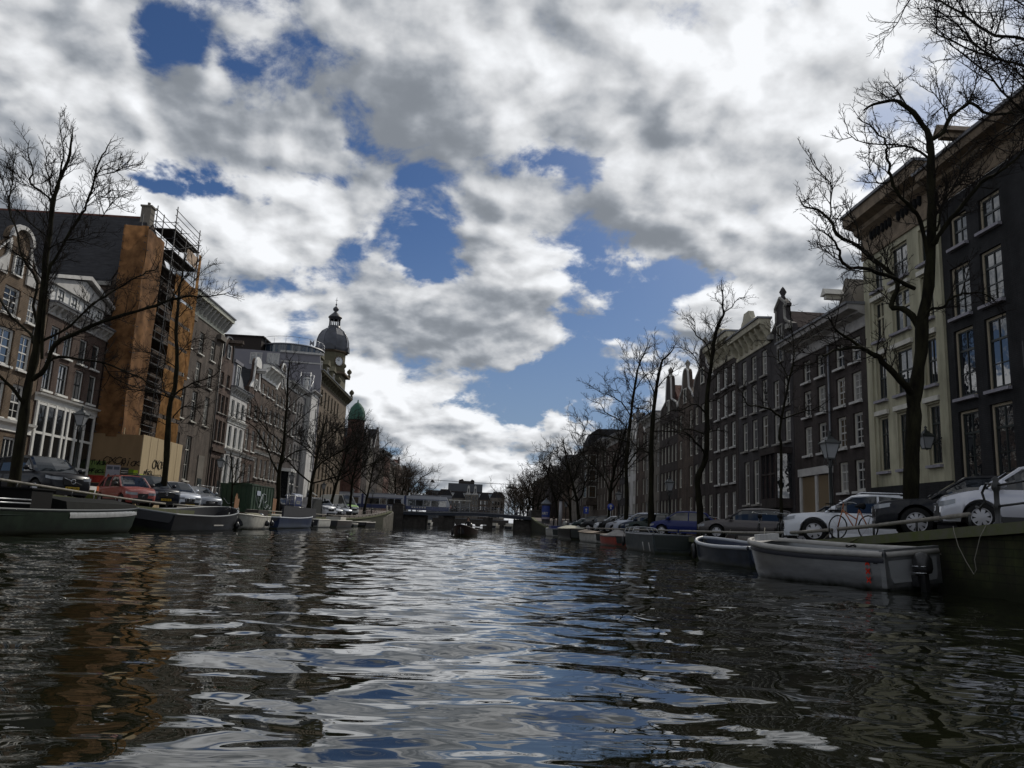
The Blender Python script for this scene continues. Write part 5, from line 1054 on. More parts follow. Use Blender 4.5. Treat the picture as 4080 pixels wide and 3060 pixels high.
  ([[-21.3,78.95,9.34],[-21.87,78.7,10.83],[-22.38,78.45,11.69],[-22.76,78.2,12.56],[-23.03,77.95,12.88]],0.09,0.02),
  ([[-19.51,78.15,6.02],[-18.83,77.78,6.74],[-17.97,77.4,7.29],[-16.84,77.03,7.55],[-15.98,76.65,7.98]],0.18,0.02),
  ([[-19.29,78.25,9.06],[-18.46,78.62,10.25],[-17.72,79.0,11.27],[-16.96,79.38,12.18],[-16.46,79.75,12.64]],0.13,0.015),
  ([[-19.56,78.35,12.94],[-18.67,77.85,14.27],[-17.9,77.35,15.03]],0.08,0.015),
  ([[-19.48,78.3,11.51],[-18.61,78.8,12.75],[-17.98,79.3,13.37],[-16.88,79.8,13.77]],0.1,0.015),
  ([[-19.65,78.4,14.95],[-19.09,77.9,15.38],[-18.53,77.4,15.88]],0.06,0.012),
  ([[-19.86,78.4,14.94],[-20.53,78.9,15.88],[-21.32,79.4,16.39]],0.06,0.012),
  ([[-19.54,78.3,11.82],[-20.22,77.8,12.32],[-20.71,77.3,12.46],[-21.12,76.8,11.93]],0.07,0.012),
  ([[-19.53,78.25,10.27],[-20.67,78.75,10.83],[-22.06,79.25,11.2],[-23.42,79.75,11.21]],0.09,0.012),
  ([[-19.38,78.25,8.75],[-18.44,77.75,8.92],[-17.43,77.25,8.85],[-16.42,76.75,8.73]],0.08,0.012),
 ],
 'R3': [
  ([[12.22,42.0,0.6],[12.26,42.02,1.4],[12.14,42.04,2.95],[12.1,42.06,4.02],[12.55,42.09,5.14],[12.64,42.11,6.91],[12.62,42.13,8.04],[12.76,42.15,9.6],[13.0,42.17,11.19],[13.17,42.19,12.37],[13.49,42.21,13.19],[13.66,42.24,13.53],[13.59,42.26,14.02],[13.6,42.28,14.73],[13.53,42.3,15.12]],0.36,0.025),
  ([[13.66,42.24,13.53],[14.05,41.97,13.86],[14.38,41.7,14.33],[14.86,41.44,14.23]],0.07,0.015),
  ([[13.59,42.26,14.02],[13.37,42.66,14.45],[13.39,43.06,14.9]],0.05,0.012),
  ([[12.9,42.17,10.71],[12.66,42.42,11.75],[12.15,42.67,12.27],[12.17,42.92,13.09],[11.81,43.17,13.63]],0.1,0.015),
  ([[12.67,42.13,7.53],[11.89,41.73,8.09],[11.07,41.33,7.68],[10.37,40.93,7.49]],0.1,0.015),
  ([[12.46,42.11,6.5],[11.76,42.51,6.76],[11.19,42.91,6.73],[10.46,43.31,7.05]],0.1,0.015),
  ([[12.48,42.09,4.96],[12.3,41.71,5.53],[11.71,41.34,5.98],[11.17,40.96,6.34],[10.42,40.59,6.39]],0.14,0.02),
  ([[12.78,42.15,9.86],[12.35,42.45,10.37],[12.07,42.75,11.05],[11.73,43.05,11.42],[11.39,43.35,11.69]],0.08,0.015),
  ([[13.05,42.17,11.19],[13.52,41.67,11.63],[13.76,41.17,11.42]],0.05,0.012),
  ([[12.73,42.15,9.34],[13.57,42.65,10.26],[14.2,43.15,10.61]],0.06,0.012),
  ([[12.67,42.13,8.3],[13.28,41.63,8.5],[13.63,41.13,8.84]],0.06,0.012),
  ([[13.22,42.19,12.42],[12.84,41.79,12.67],[12.25,41.39,12.64]],0.05,0.012),
  ([[12.51,42.11,6.5],[13.38,42.61,6.81],[14.17,43.11,6.8]],0.06,0.012),
 ],
 'R2': [
  ([[12.2,30.8,0.6],[12.23,30.82,1.48],[12.27,30.85,2.27],[12.3,30.88,3.54],[12.32,30.9,4.84],[12.27,30.92,5.01],[12.41,30.95,5.95],[12.59,30.98,6.73],[12.81,31.0,7.7],[12.94,31.02,8.1],[13.01,31.05,8.89],[12.92,31.08,9.95],[12.91,31.1,10.75]],0.16,0.02),
  ([[12.39,30.95,5.84],[11.9,30.71,6.12],[11.29,30.47,6.2],[10.68,30.23,6.24],[10.45,29.99,6.53],[10.15,29.75,6.84]],0.1,0.015),
  ([[12.46,30.95,5.84],[13.3,31.35,6.17],[14.22,31.75,6.51],[14.93,32.15,6.88]],0.08,0.015),
  ([[12.94,31.02,8.1],[13.42,30.52,8.06],[13.96,30.02,8.32]],0.06,0.012),
  ([[12.69,30.98,7.19],[12.71,31.31,7.95],[12.34,31.64,8.59],[11.79,31.98,8.55]],0.06,0.012),
  ([[13.01,31.05,8.89],[12.46,30.65,9.11],[11.81,30.25,8.98]],0.04,0.012),
  ([[12.98,31.05,8.69],[13.5,31.45,9.36],[14.23,31.85,9.58]],0.04,0.012),
 ],
 'R5': [
  ([[12.25,63.4,0.6],[12.4,63.45,3.42],[12.28,63.5,6.39],[12.41,63.55,7.9],[12.51,63.6,9.43],[12.69,63.65,10.98],[12.9,63.7,12.7],[13.12,63.75,14.29],[13.35,63.8,15.1],[13.81,63.85,16.17],[14.2,63.9,17.16]],0.36,0.025),
  ([[12.55,63.65,10.59],[11.77,63.35,11.58],[10.79,63.05,12.02],[9.75,62.75,12.3],[8.63,62.45,12.95]],0.12,0.015),
  ([[11.77,63.35,11.5],[11.74,63.68,12.41],[10.94,64.02,12.89],[10.36,64.35,13.7]],0.06,0.012),
  ([[12.4,63.6,9.27],[11.77,63.97,10.13],[10.58,64.35,10.82],[10.16,64.72,11.63],[9.43,65.1,11.73]],0.12,0.015),
  ([[12.27,63.5,6.99],[11.49,63.0,7.35],[10.35,62.5,7.4],[9.23,62.0,7.66]],0.1,0.015),
  ([[12.44,63.55,8.28],[11.32,63.05,8.47],[9.58,62.55,8.71],[8.33,62.05,8.44],[7.59,61.55,8.64]],0.13,0.02),
  ([[8.69,62.05,8.68],[8.32,62.22,9.57],[7.72,62.38,10.16],[7.13,62.55,10.61]],0.05,0.012),
  ([[12.94,63.7,12.71],[13.58,63.37,13.85],[14.2,63.03,14.28],[14.65,62.7,14.94]],0.08,0.012),
  ([[12.43,63.5,6.47],[13.33,63.9,7.68],[14.02,64.3,8.36],[15.03,64.7,8.84]],0.14,0.02),
  ([[13.39,63.8,14.94],[12.94,64.13,15.54],[12.38,64.47,15.74],[11.95,64.8,16.52]],0.05,0.012),
  ([[13.08,63.75,14.05],[12.56,63.35,14.57],[11.94,62.95,14.92]],0.05,0.012),
  ([[12.86,63.7,12.47],[12.34,64.03,13.12],[12.24,64.37,13.81],[11.51,64.7,13.91]],0.06,0.012),
  ([[12.62,63.65,10.29],[13.33,64.15,11.16],[14.05,64.65,11.59]],0.06,0.012),
  ([[12.54,63.6,9.82],[12.97,63.1,9.85],[13.47,62.6,10.04]],0.05,0.012),
 ],
 'R4': [
  ([[12.24,53.9,0.6],[12.23,53.95,3.14],[12.25,53.99,5.35],[12.23,54.04,7.27],[12.32,54.08,8.91],[12.48,54.13,10.56],[12.64,54.17,11.71],[12.81,54.22,12.46],[12.98,54.26,13.22],[13.22,54.31,13.51],[13.69,54.35,14.02],[14.03,54.4,14.59]],0.38,0.025),
  ([[12.98,54.26,13.22],[12.51,53.86,13.71],[12.08,53.46,14.26]],0.06,0.015),
  ([[12.44,54.13,10.63],[12.09,54.53,11.81],[11.56,54.93,12.94],[11.43,55.33,13.7]],0.1,0.015),
  ([[12.61,54.17,11.24],[13.1,53.77,11.86],[13.59,53.37,12.33],[13.81,52.97,12.46]],0.09,0.015),
  ([[12.32,54.08,8.97],[11.91,54.48,9.66],[11.27,54.88,9.82],[10.81,55.28,10.26]],0.09,0.015),
  ([[12.43,54.48,9.82],[12.09,54.15,10.15],[11.56,53.82,10.14],[10.97,53.48,9.99]],0.06,0.012),
  ([[12.24,54.04,6.44],[11.34,54.37,6.88],[10.94,54.7,7.41],[10.67,55.04,7.83]],0.1,0.015),
  ([[12.29,54.04,8.05],[13.08,53.54,8.03],[14.11,53.04,7.9],[14.74,52.54,7.49]],0.11,0.015),
  ([[12.32,54.08,8.78],[13.3,54.48,9.34],[14.06,54.88,9.83],[14.96,55.28,9.54]],0.09,0.015),
  ([[12.87,54.22,12.73],[13.52,54.72,13.14],[14.25,55.22,13.35]],0.05,0.012),
  ([[12.74,54.22,12.19],[12.12,53.82,12.21],[11.58,53.42,11.9]],0.05,0.012),
 ],
}

# ---------------------------------------------------------------- bare trees
class TB:
    def __init__(s): s.V = []; s.Q = []; s.n = 0
    def tube(s, P, r, n):
        P = np.asarray(P, float); k = len(P); r = np.asarray(r, float)
        T = np.gradient(P, axis=0); T /= np.linalg.norm(T, axis=1)[:, None]+1e-9
        ref = np.array([1., .1, .05]) if abs(T[0, 0]) < .8 else np.array([0., 1., .1])
        A = ref-T*(T@ref)[:, None]; A /= np.linalg.norm(A, axis=1)[:, None]+1e-9; B_ = np.cross(T, A)
        w = 2*np.pi*np.arange(n)/n
        V = P[:, None, :]+(A[:, None, :]*np.cos(w)[None, :, None]+B_[:, None, :]*np.sin(w)[None, :, None])*r[:, None, None]
        s.V.append(V.reshape(-1, 3)); i = np.arange(k-1)[:, None]*n; j = np.arange(n)[None, :]; j2 = (np.arange(n)+1)[None, :] % n
        s.Q.append((np.stack([i+j, i+j2, i+n+j2, i+n+j], -1).reshape(-1, 4)+s.n)); s.n += k*n
    def mesh(s, name, m):
        V = np.concatenate(s.V); Q = np.concatenate(s.Q).astype(np.int32); me = bpy.data.meshes.new(name)
        me.vertices.add(len(V)); me.vertices.foreach_set('co', V.ravel()); me.loops.add(Q.size); me.loops.foreach_set('vertex_index', Q.ravel())
        me.polygons.add(len(Q)); me.polygons.foreach_set('loop_start', np.arange(0, Q.size, 4)); me.polygons.foreach_set('loop_total', np.full(len(Q), 4)); me.polygons.foreach_set('use_smooth', np.ones(len(Q), bool))
        me.update(); me.validate(); me.materials.append(m); return me
def smooth_line(P, sub, g, jit):
    P = np.asarray(P, float); out_ = []
    for i in range(len(P)-1):
        p0, p1, p2, p3 = P[max(i-1, 0)], P[i], P[i+1], P[min(i+2, len(P)-1)]
        for k in range(sub):
            t = k/sub; q = .5*((2*p1)+(-p0+p2)*t+(2*p0-5*p1+4*p2-p3)*t*t+(-p0+3*p1-3*p2+p3)*t**3)
            if k: q = q+g.normal(0, jit, 3)
            out_.append(q)
    out_.append(P[-1]); return np.array(out_)
def branch_dir(g, T, lo, hi, up):
    T = T/(np.linalg.norm(T)+1e-9); a = g.normal(0, 1, 3); a -= T*(a@T); a /= np.linalg.norm(a)+1e-9
    th = R(g.uniform(lo, hi)); d_ = T*math.cos(th)+a*math.sin(th); d_[2] += up; return d_/np.linalg.norm(d_)
def sprout(g, tb, P, r0, level, sp, L0, up, thin):
    """side shoots along polyline P"""
    seg = np.linalg.norm(np.diff(P, axis=0), axis=1); cum = np.concatenate([[0], np.cumsum(seg)]); L = cum[-1]
    if L < .1: return
    s = L*(.16 if level == 1 else .12)+g.rand()*sp
    while s < L:
        i = min(np.searchsorted(cum, s)-1, len(P)-2); i = max(i, 0); t = (s-cum[i])/(seg[i]+1e-9); p_ = P[i]*(1-t)+P[i+1]*t
        d_ = branch_dir(g, P[i+1]-P[i], 28, 62, up*g.uniform(.2, 1.2)); f = s/L
        l = L0*g.uniform(.45, 1.15)*(1-.35*f); n = 5 if level == 1 else (4 if level == 2 else 3)
        Q = [p_]; dd = d_.copy()
        for k in range(n-1):
            dd = dd+g.normal(0, .12, 3)+np.array([0, 0, .07*up]); dd /= np.linalg.norm(dd); Q.append(Q[-1]+dd*l/(n-1))
        Q = np.array(Q); rr = min(r0*.7, .006+.011*l)*thin; tb.tube(Q, np.linspace(rr, .0042*thin, n), 5 if level == 1 else 3)
        if level < 3: sprout(g, tb, Q, rr, level+1, sp*(.60 if level == 1 else .55), l*.52, up, thin)
        s += sp*g.uniform(.6, 1.4)
def tree_from_limbs(name, limbs, seed, loc, sp=.42, L0=1.5, up=.35, thin=1.0, tm=None):
    g = np.random.RandomState(seed); tt = TB(); tc = TB(); o = np.array(loc)
    for n, (pts, r0, r1) in enumerate(limbs):
        P = smooth_line(np.array(pts)-o, 3, g, .02 if n else .012)
        r = r1+(r0-r1)*np.linspace(1, 0, len(P))**(.75 if n else .8)
        if n == 0:
            r = r*(1+.35*np.exp(-np.maximum(P[:, 2]-.4, 0)/.5))
        r = r*(1+.10*g.normal(0, 1, len(P)).clip(-1.5, 1.5)*(r > .05))
        tt.tube(P, r, 9 if r0 > .15 else 6)
        Pb = P if n else P[int(len(P)*.42):]
        sprout(g, tc, Pb, max(r1*2.2, .03), 1, sp, L0, up, thin)
    return tt.mesh(name+'_trunk', bark), tc.mesh(name+'_crown', tm or twig)
def plant(label, me, loc, rz=0., sc=1., group=None, name='bare_tree'):
    t = thing(name, label, 'tree', loc, rz, group); t.scale = (sc, sc, sc)
    link('trunk', me[0], t); link('crown', me[1], t); return t
def generic(seed, H_=13.5, fork=4.2, n=6, r0=.30, spread=.5):
    g = np.random.RandomState(seed); L = []
    P = [np.array([0, 0, -.4])]; d_ = np.array([g.normal(0, .05), g.normal(0, .05), 1.])
    while P[-1][2] < H_*.9: d_ = d_+g.normal(0, .07, 3)*[1, 1, 0]; d_[2] = 1; P.append(P[-1]+d_*1.3)
    L.append((P, r0, .03)); A = np.array(P)
    for k in range(n):
        z = fork+(H_*.72-fork)*(k/n)**1.1; i = int(np.argmin(abs(A[:, 2]-z))); a = k*2.4+g.normal(0, .3); el = .55+.5*k/n
        d_ = np.array([math.cos(a)*spread*1.5, math.sin(a)*spread*1.5, el]); q = [A[i]]; l = (H_-z)*g.uniform(.16, .22)
        for j in range(5): d_ = d_+g.normal(0, .18, 3); d_[2] += .10; d_ /= np.linalg.norm(d_); q.append(q[-1]+d_*l)
        L.append((q, r0*.42*(1-.4*k/n), .012))
        for e_ in (2, 3):
            d2 = d_+g.normal(0, .55, 3); d2[2] = abs(d2[2]); q2 = [q[e_]]
            for j in range(4): d2 = d2+g.normal(0, .2, 3); d2[2] += .08; d2 /= np.linalg.norm(d2); q2.append(q2[-1]+d2*l*.75)
            L.append((q2, r0*.2, .01))
    return L
HG_L, HG_R = 'bare trees along the left quay', 'bare trees along the right quay'
def hero(key, label, seed, grp, **k):
    L = [(p_, a*(.54 if i == 0 else .5), b*.62) for i, (p_, a, b) in enumerate(HERO[key])]; b = L[0][0][0]; plant(label, tree_from_limbs(key, L, seed, b, **k), b, group=grp)
hero('R1', 'biggest bare tree with a thick forked trunk in front of the cream house', 3, HG_R, sp=0.21, L0=1.45, up=.3)
hero('L1', 'thick trunked bare tree at the left edge with limbs reaching across the scaffold', 5, HG_L, sp=0.25, L0=1.7, up=.4)
hero('L2', 'tall bare tree in front of the orange netting and plywood hoarding', 8, HG_L, sp=0.25, L0=1.7, up=.25)
hero('L3', 'spreading bare tree between the green skip and the dark car', 9, HG_L, sp=0.32, L0=2.1, up=.2, thin=1.25)
hero('R3', 'bare tree with a knobbly trunk in front of the house with the cream crest', 12, HG_R, sp=0.25, L0=1.6, up=.3)
hero('R2', 'slim young bare tree beside the bay window of the narrow gabled house', 14, HG_R, sp=0.24, L0=1.2, up=.25)
hero('R5', 'tall bare tree spreading left over the parked cars, silhouetted on blue sky', 15, HG_R, sp=0.3, L0=1.9, up=.3, thin=1.2)
hero('R4', 'tall straight bare tree rising just right of the spreading one', 17, HG_R, sp=0.29, L0=1.8, up=.35, thin=1.15)
GT = [tree_from_limbs('generic', generic(s_, H_, fk, n_, r_, spd), s_, (0, 0, 0), sp=.36, L0=2.1, up=.25, thin=1.35) for s_, H_, fk, n_, r_, spd in ((31, 13.5, 3.6, 8, .26, .55), (32, 12.0, 3.2, 7, .25, .65), (33, 15.0, 4.4, 8, .26, .5))]
for lab, i, x, y, rz, sc in (('bare tree beside the blue portable toilet, low limb to the right', 1, -19.5, 93, .4, 1.12), ('bare tree leaning over the white van on the left quay', 0, -19.5, 106, 2.0, 1.0),
        ('dark bare tree before the sandstone office corner', 2, -19.5, 123, 1.1, .95), ('bare tree in front of the red turret beside the bridge', 0, -19.5, 139.5, 3.0, .92)):
    plant(lab, GT[i], (x, y, zl(y)), rz, sc, HG_L)
for lab, i, x, y, rz, sc in (('bare tree partly hidden above the black hatchback on the right quay', 2, 12.6, 73.6, .9, .74), ('bare tree with stubby top limbs before the domed corner house', 1, 12.9, 95.3, 2.2, .98), ('slender bare tree just left of the stubby topped one', 0, 13.0, 105, 4.0, .80),
        ('bare tree near the advertising column on the right', 2, 13.2, 121, 5.0, .78)):
    plant(lab, GT[i], (x, y, zr(y)), rz, sc, HG_R)
plant('bare tree whose outer twigs enter the top right corner', tree_from_limbs('slender', generic(36, 13.5, 3.4, 9, .15, .6), 36, (0, 0, 0), sp=.26, L0=2.0, up=.25, thin=.85), (13.2, 12.9, zr(12.9)), 4.9, 1.0, HG_R)
plant('bare tree whose outer twigs enter at the left edge', GT[1], (-20.6, 23.2, zl(23.2)), 2.8, 1.1, HG_L)
sm_t = tree_from_limbs('sapling', generic(41, 5.2, 2.0, 7, .09, .55), 41, (0, 0, 0), sp=.4, L0=.8, up=.15)
plant('small young bare tree behind the left quay fence by the white house', sm_t, (-19.8, 64.6, zl(64)), .5, 1.0, HG_L)
FG = 'bare trees beyond the tram bridge'
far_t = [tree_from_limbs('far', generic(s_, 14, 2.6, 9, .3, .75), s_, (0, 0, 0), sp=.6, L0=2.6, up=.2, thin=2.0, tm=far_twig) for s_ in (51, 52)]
for k in range(5):
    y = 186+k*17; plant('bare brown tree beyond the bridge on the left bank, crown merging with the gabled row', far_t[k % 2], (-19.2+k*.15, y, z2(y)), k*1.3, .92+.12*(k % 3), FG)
for k in range(9):
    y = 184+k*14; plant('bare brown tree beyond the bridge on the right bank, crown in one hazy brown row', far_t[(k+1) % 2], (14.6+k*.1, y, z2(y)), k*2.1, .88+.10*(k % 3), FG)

# ---------------------------------------------------------------- cars
def paint(name, col, metal=.0, rough=.32): return mat('car_'+name, col, rough, metal, coat=.8 if sum(col) > .3 else .16, spec=.5 if sum(col) > .3 else .2)
carglass = glass('car_glass', (.012, .015, .018), .03, 1.6)
lamp_g = glass('lamp_glass', (.26, .28, .31), .06, 1.6); chrome = mat('chrome', (.55, .56, .58), .2, .9); plastic = mat('black_plastic', (.014, .014, .015), .5)
alloy = mat('alloy', (.38, .38, .40), .35, .6); redlamp = mat('red_lamp', (.28, .012, .01), .2); plate_y = mat('plate_yellow', (.42, .28, .02), .5)
KIND = {  # L, W, H, hood front z, belt z, windscreen base, roof front, roof rear, rear base, wheel radius, hood rise, wheel x front/rear
 'suv':   (4.43, 1.87, 1.65, .92, 1.05, .255, .42, .88, .985, .36, .13, .19, .80),
 'bigsuv':(4.90, 1.93, 1.63, .90, 1.02, .265, .43, .80, .97, .38, .10, .19, .785),
 'hatch': (3.95, 1.70, 1.50, .74, .95, .24, .40, .84, .985, .31, .16, .19, .82),
 'mini':  (3.50, 1.48, 1.45, .74, .93, .25, .40, .86, .985, .28, .14, .18, .84),
 'sedan': (4.40, 1.78, 1.43, .70, .93, .26, .43, .75, .96, .32, .16, .19, .80),
 'wagon': (4.80, 1.82, 1.47, .72, .93, .265, .42, .84, .98, .32, .15, .185, .79),
 'van':   (4.97, 1.98, 1.97, .98, 1.18, .165, .31, .97, 1.0, .34, .18, .185, .80),
 'bigvan':(5.90, 2.02, 2.60, 1.05, 1.35, .135, .27, .975, 1.0, .36, .22, .17, .79)}
def car(kind, label, loc, rz, col, rim=5, badge=None, plate=None, group=None, rails=False, lowcol=None, pitch=0., trim=None, name='parked_car', lights=None, grille=None):
    L, Wd, H_, zn, zbelt, a1, a2, a3, a4, wr, hr, wf, wb_ = KIND[kind]
    t = thing(name, label, 'van' if 'van' in kind else 'car', loc, rz, group); t.rotation_euler.y = -pitch
    hw = Wd/2; zc = .20; X = lambda u: L/2-u*L
    xs = sorted(set([i/44 for i in range(45)]+[.004, .012, .03, .985, .995]+[w+d_*(wr+.05)/L for w in (wf, wb_) for d_ in (-1, -.97, -.85, -.6, -.3, 0, .3, .6, .85, .97, 1)]))
    def hwf(u): return hw*(1-.30*max(0, (.15-u)/.15)**2.4-.15*max(0, (u-.88)/.12)**2.4)
    def top(u):
        if u < a1: q = u/a1; return zn-.16*max(0, 1-u/.035)**1.5+(zbelt-zn)*(1-(1-q)**1.7)
        if u > .965 and 'van' not in kind: return zbelt-.10*((u-.965)/.035)**2
        return zbelt
    def arch(u):
        z = zc
        for w in (wf, wb_):
            dx = abs(u-w)*L
            if dx < wr+.055: z = max(z, wr+math.sqrt(max(0, (wr+.055)**2-dx*dx)))
        return z
    body = MB(); secs = []
    for u in xs:
        w = hwf(u); tz_ = top(u); ar = min(arch(u), tz_-.12); e = .16 if (u < .01 or u > .99) else 0
        zz_ = [zc+e, ar+e*.6, max(ar+.01, zc+.12), max(ar+.02, .45*tz_+.15), max(ar+.03, tz_-.16), tz_-.03, tz_+.015]
        yy = [.0, .90*w, .97*w, 1.0*w, .985*w, .90*w, 0]
        half = list(zip(yy, zz_)); secs.append([(X(u), y, z) for y, z in half]+[(X(u), -y, z) for y, z in reversed(half[1:-1])])
    body.loft(secs, closed=True, caps=True)
    # glasshouse
    gl = MB(); rf = H_; wbh, wrh = .90*hw, .73*hw*(1.12 if 'van' in kind else 1)
    us = [a1+(a2-a1)*k/5 for k in range(5)]+[a2+(a3-a2)*k/7 for k in range(8)]+[a3+(a4-a3)*k/4 for k in range(1, 5)]
    def rz_(u):
        if u <= a2: q = (u-a1)/(a2-a1); return zbelt-.02+(rf-.04-zbelt)*(q**.93)
        if u >= a3: q = (u-a3)/max(1e-6, a4-a3); return zbelt-.02+(rf-.05-zbelt)*(1-q**1.25)
        q = (u-a2)/(a3-a2); return rf-.04+.04*math.sin(math.pi*min(1, q*1.1+.05))
    def gsec(u):
        z = rz_(u); f = (z-zbelt)/(rf-zbelt); w1 = wbh+(wrh-wbh)*f; w_ = min(wbh, hwf(u)*.92)
        return [(X(u), w_, zbelt-.03), (X(u), (w_+w1)/2+.02, zbelt+(z-zbelt)*.5), (X(u), w1, z-.05*min(1, f+.1)), (X(u), w1*.82, z), (X(u), 0, z+.015), (X(u), -w1*.82, z), (X(u), -w1, z-.05*min(1, f+.1)), (X(u), -(w_+w1)/2-.02, zbelt+(z-zbelt)*.5), (X(u), -w_, zbelt-.03)]
    G = [gsec(u) for u in us]
    for i in range(len(us)-1):
        um = (us[i]+us[i+1])/2; roof = a2 < um < a3; solid = 'van' in kind and um > .37
        for j in range(8):
            f_ = [G[i][j], G[i][j+1], G[i+1][j+1], G[i+1][j]]
            (body if (roof and 2 <= j <= 5) or solid else gl).add(f_, [(0, 1, 2, 3)], 0, True)
    for s in (-1, 1):
        P = lambda u, k: (G[min(range(len(us)), key=lambda q: abs(us[q]-u))][k if s > 0 else 8-k])
        body.tube([P(a1, 0), P((a1+a2)/2, 2), P(a2, 2)], [.045, .035, .04], 5)
        body.tube([P(a2, 2), P((a2+a3)/2, 2), P(a3, 2)], .03, 5)
        if 'van' not in kind:
            um = a2+(a3-a2)*.42; body.tube([P(um, 0), P(um, 1), P(um, 2)], .035, 5)
            body.tube([P(a4-.01, 0), P((a3+a4)/2, 1), P(a3, 2)], [.10, .07, .06], 6)
            um = a2+(a3-a2)*.92; body.tube([P(um, 0), P(um, 1), P(um, 2)], .045, 5)
    bo = body.build('body', [col], t, sharp=R(38))
    gl.build('window_glass', carglass, t, sharp=R(30))
    # trim
    tr_ = MB(); 
    for s in (-1, 1): MB().box(X(wb_)+wr+.08, X(wf)-wr-.08, s*hw*.965-.012, s*hw*.965+.012, zc-.01, zc+.13).build('side_skirt', lowcol or plastic, t)
    w0 = hwf(0.01); tr_.box(X(.03), X(-.004), -w0*.8, w0*.8, zc+.0, zc+.20); tr_.build('lower_bumper', lowcol or plastic, t)
    gz = zn-.27 if 'van' not in kind else zn-.30
    g_ = MB(); gw = grille or .52; g_.prism([(-w0*gw, gz+.06), (-w0*gw*.86, gz-.10), (w0*gw*.86, gz-.10), (w0*gw, gz+.06), (w0*gw*.9, gz+.14), (-w0*gw*.9, gz+.14)], 'x', X(.004), X(-.006)); go = g_.build('grille', plastic, t)
    if badge:
        b = MB(); x = X(-.009); cz = gz+.03
        ring = lambda cy, r_: [(x, cy+r_*math.cos(k*math.pi/8), cz+r_*math.sin(k*math.pi/8)) for k in range(17)]
        if badge == 'ring': b.tube(ring(0, .085), .014, 5); b.tube([(x, -w0*gw*.9, cz+.12), (x, w0*gw*.9, cz-.10)], .010, 4)
        elif badge == 'four':
            for cy in (-.12, -.04, .04, .12): b.tube(ring(cy, .05), .009, 4)
        elif badge == 'kidney':
            for cy in (-.13, .13): b.tube([(x, cy-.10, cz+.09), (x, cy+.10, cz+.09), (x, cy+.09, cz-.08), (x, cy-.09, cz-.08), (x, cy-.10, cz+.09)], .014, 4)
        elif badge == 'wing': b.tube(ring(0, .05), .012, 5); b.tube([(x, -w0*gw, cz+.1), (x, 0, cz+.13), (x, w0*gw, cz+.1)], .012, 4)
        elif badge == 'letter': b.tube([(x, .05, cz+.04), (x, -.05, cz+.02), (x, .05, cz-.01), (x, -.05, cz-.04)], .012, 4)
        else: b.tube(ring(0, .06), .012, 5)
        b.build('badge', chrome, go)
    for s in (-1, 1):
        hl = MB(); z0, z1 = zn-.20, zn-.09
        if kind in ('van', 'bigvan'): z0, z1 = zn-.28, zn-.02
        cc = [(X(-.004), s*w0*(gw+.03)), (X(-.003), s*hwf(0)*.93), (X(.022), s*(hwf(.022)+.004)), (X(.045), s*(hwf(.045)*.995+.006)), (X(.068), s*(hwf(.068)*.99+.006))]
        up_ = [0, .0, .01, .03, .05]
        hl.loft([[(x, y, z0+u_*1.2), (x, y, z1+u_)] for (x, y), u_ in zip(cc, up_)]); hl.loft([[(x-.03, y*.97, z0+u_*1.2), (x-.03, y*.97, z1+u_)] for (x, y), u_ in zip(cc, up_)])
        hl.build('headlight', lamp_g, t)
        tl = MB(); tl.box(X(.995)-.02, X(.985), s*hwf(.99)*.72 if s > 0 else -hwf(.99)*.98, s*hwf(.99)*.98 if s > 0 else -hwf(.99)*.72, zbelt-.30, zbelt-.06); tl.build('tail_light', redlamp, t)
        m_ = MB(); m_.lathe([(0, -.09), (.10, -.05), (.11, .03), (.06, .09), (0, .1)], 8, (X(a1+.05), s*(hw+.10), zbelt+.08)); m_.tube([(X(a1+.05), s*hw*.9, zbelt), (X(a1+.05), s*(hw+.06), zbelt+.06)], .03, 5); m_.build('mirror', trim or col, t)
        for w in (wf, wb_):
            y0 = s*(hw-.11); wm_ = MB(); prof = [(wr*.62, -.10), (wr*.9, -.10), (wr, -.06), (wr, .06), (wr*.92, .10), (wr*.66, .105)]
            n_ = 22; vs = []
            for r_, d_ in prof:
                for k in range(n_): a = 2*math.pi*k/n_; vs.append((r_*math.cos(a), s*d_, r_*math.sin(a)))
            fs = [(i*n_+k, i*n_+(k+1) % n_, (i+1)*n_+(k+1) % n_, (i+1)*n_+k) for i in range(len(prof)-1) for k in range(n_)]
            wm_.add(vs, fs, 0, True); wo = wm_.build('wheel', rubber, t, (X(w), y0, wr))
            ri = MB(); yy = s*.085
            ri.add([(wr*.62*math.cos(2*math.pi*k/n_), s*.02, wr*.62*math.sin(2*math.pi*k/n_)) for k in range(n_)], [tuple(range(n_))], 1)
            ri.tube([(wr*.64*math.cos(2*math.pi*k/n_), yy, wr*.64*math.sin(2*math.pi*k/n_)) for k in range(n_+1)], .018, 5, 0, caps=False)
            for k in range(rim):
                a = 2*math.pi*k/rim+.3; ca, sa = math.cos(a), math.sin(a); h_ = .075 if rim < 7 else .045
                ri.add([(-sa*h_*.7, yy, ca*h_*.7), (sa*h_*.7, yy, -ca*h_*.7), (ca*wr*.64+sa*h_, yy-s*.01, sa*wr*.64-ca*h_), (ca*wr*.64-sa*h_, yy-s*.01, sa*wr*.64+ca*h_)], [(0, 1, 2, 3)], 0)
            ri.lathe([(0, 0), (.07, 0)], 10, (0, 0, 0)) if False else None
            ri.build('rim', [alloy, plastic], wo)
    if plate:
        po = MB().box(X(-.008), X(-.011), -.26, .26, gz-.27, gz-.16).build('number_plate', plate_y, t)
        lettering(plate, .10, blackp, po, (X(-.0115)+.002, 0, gz-.215), (R(90), 0, R(90)), .001)
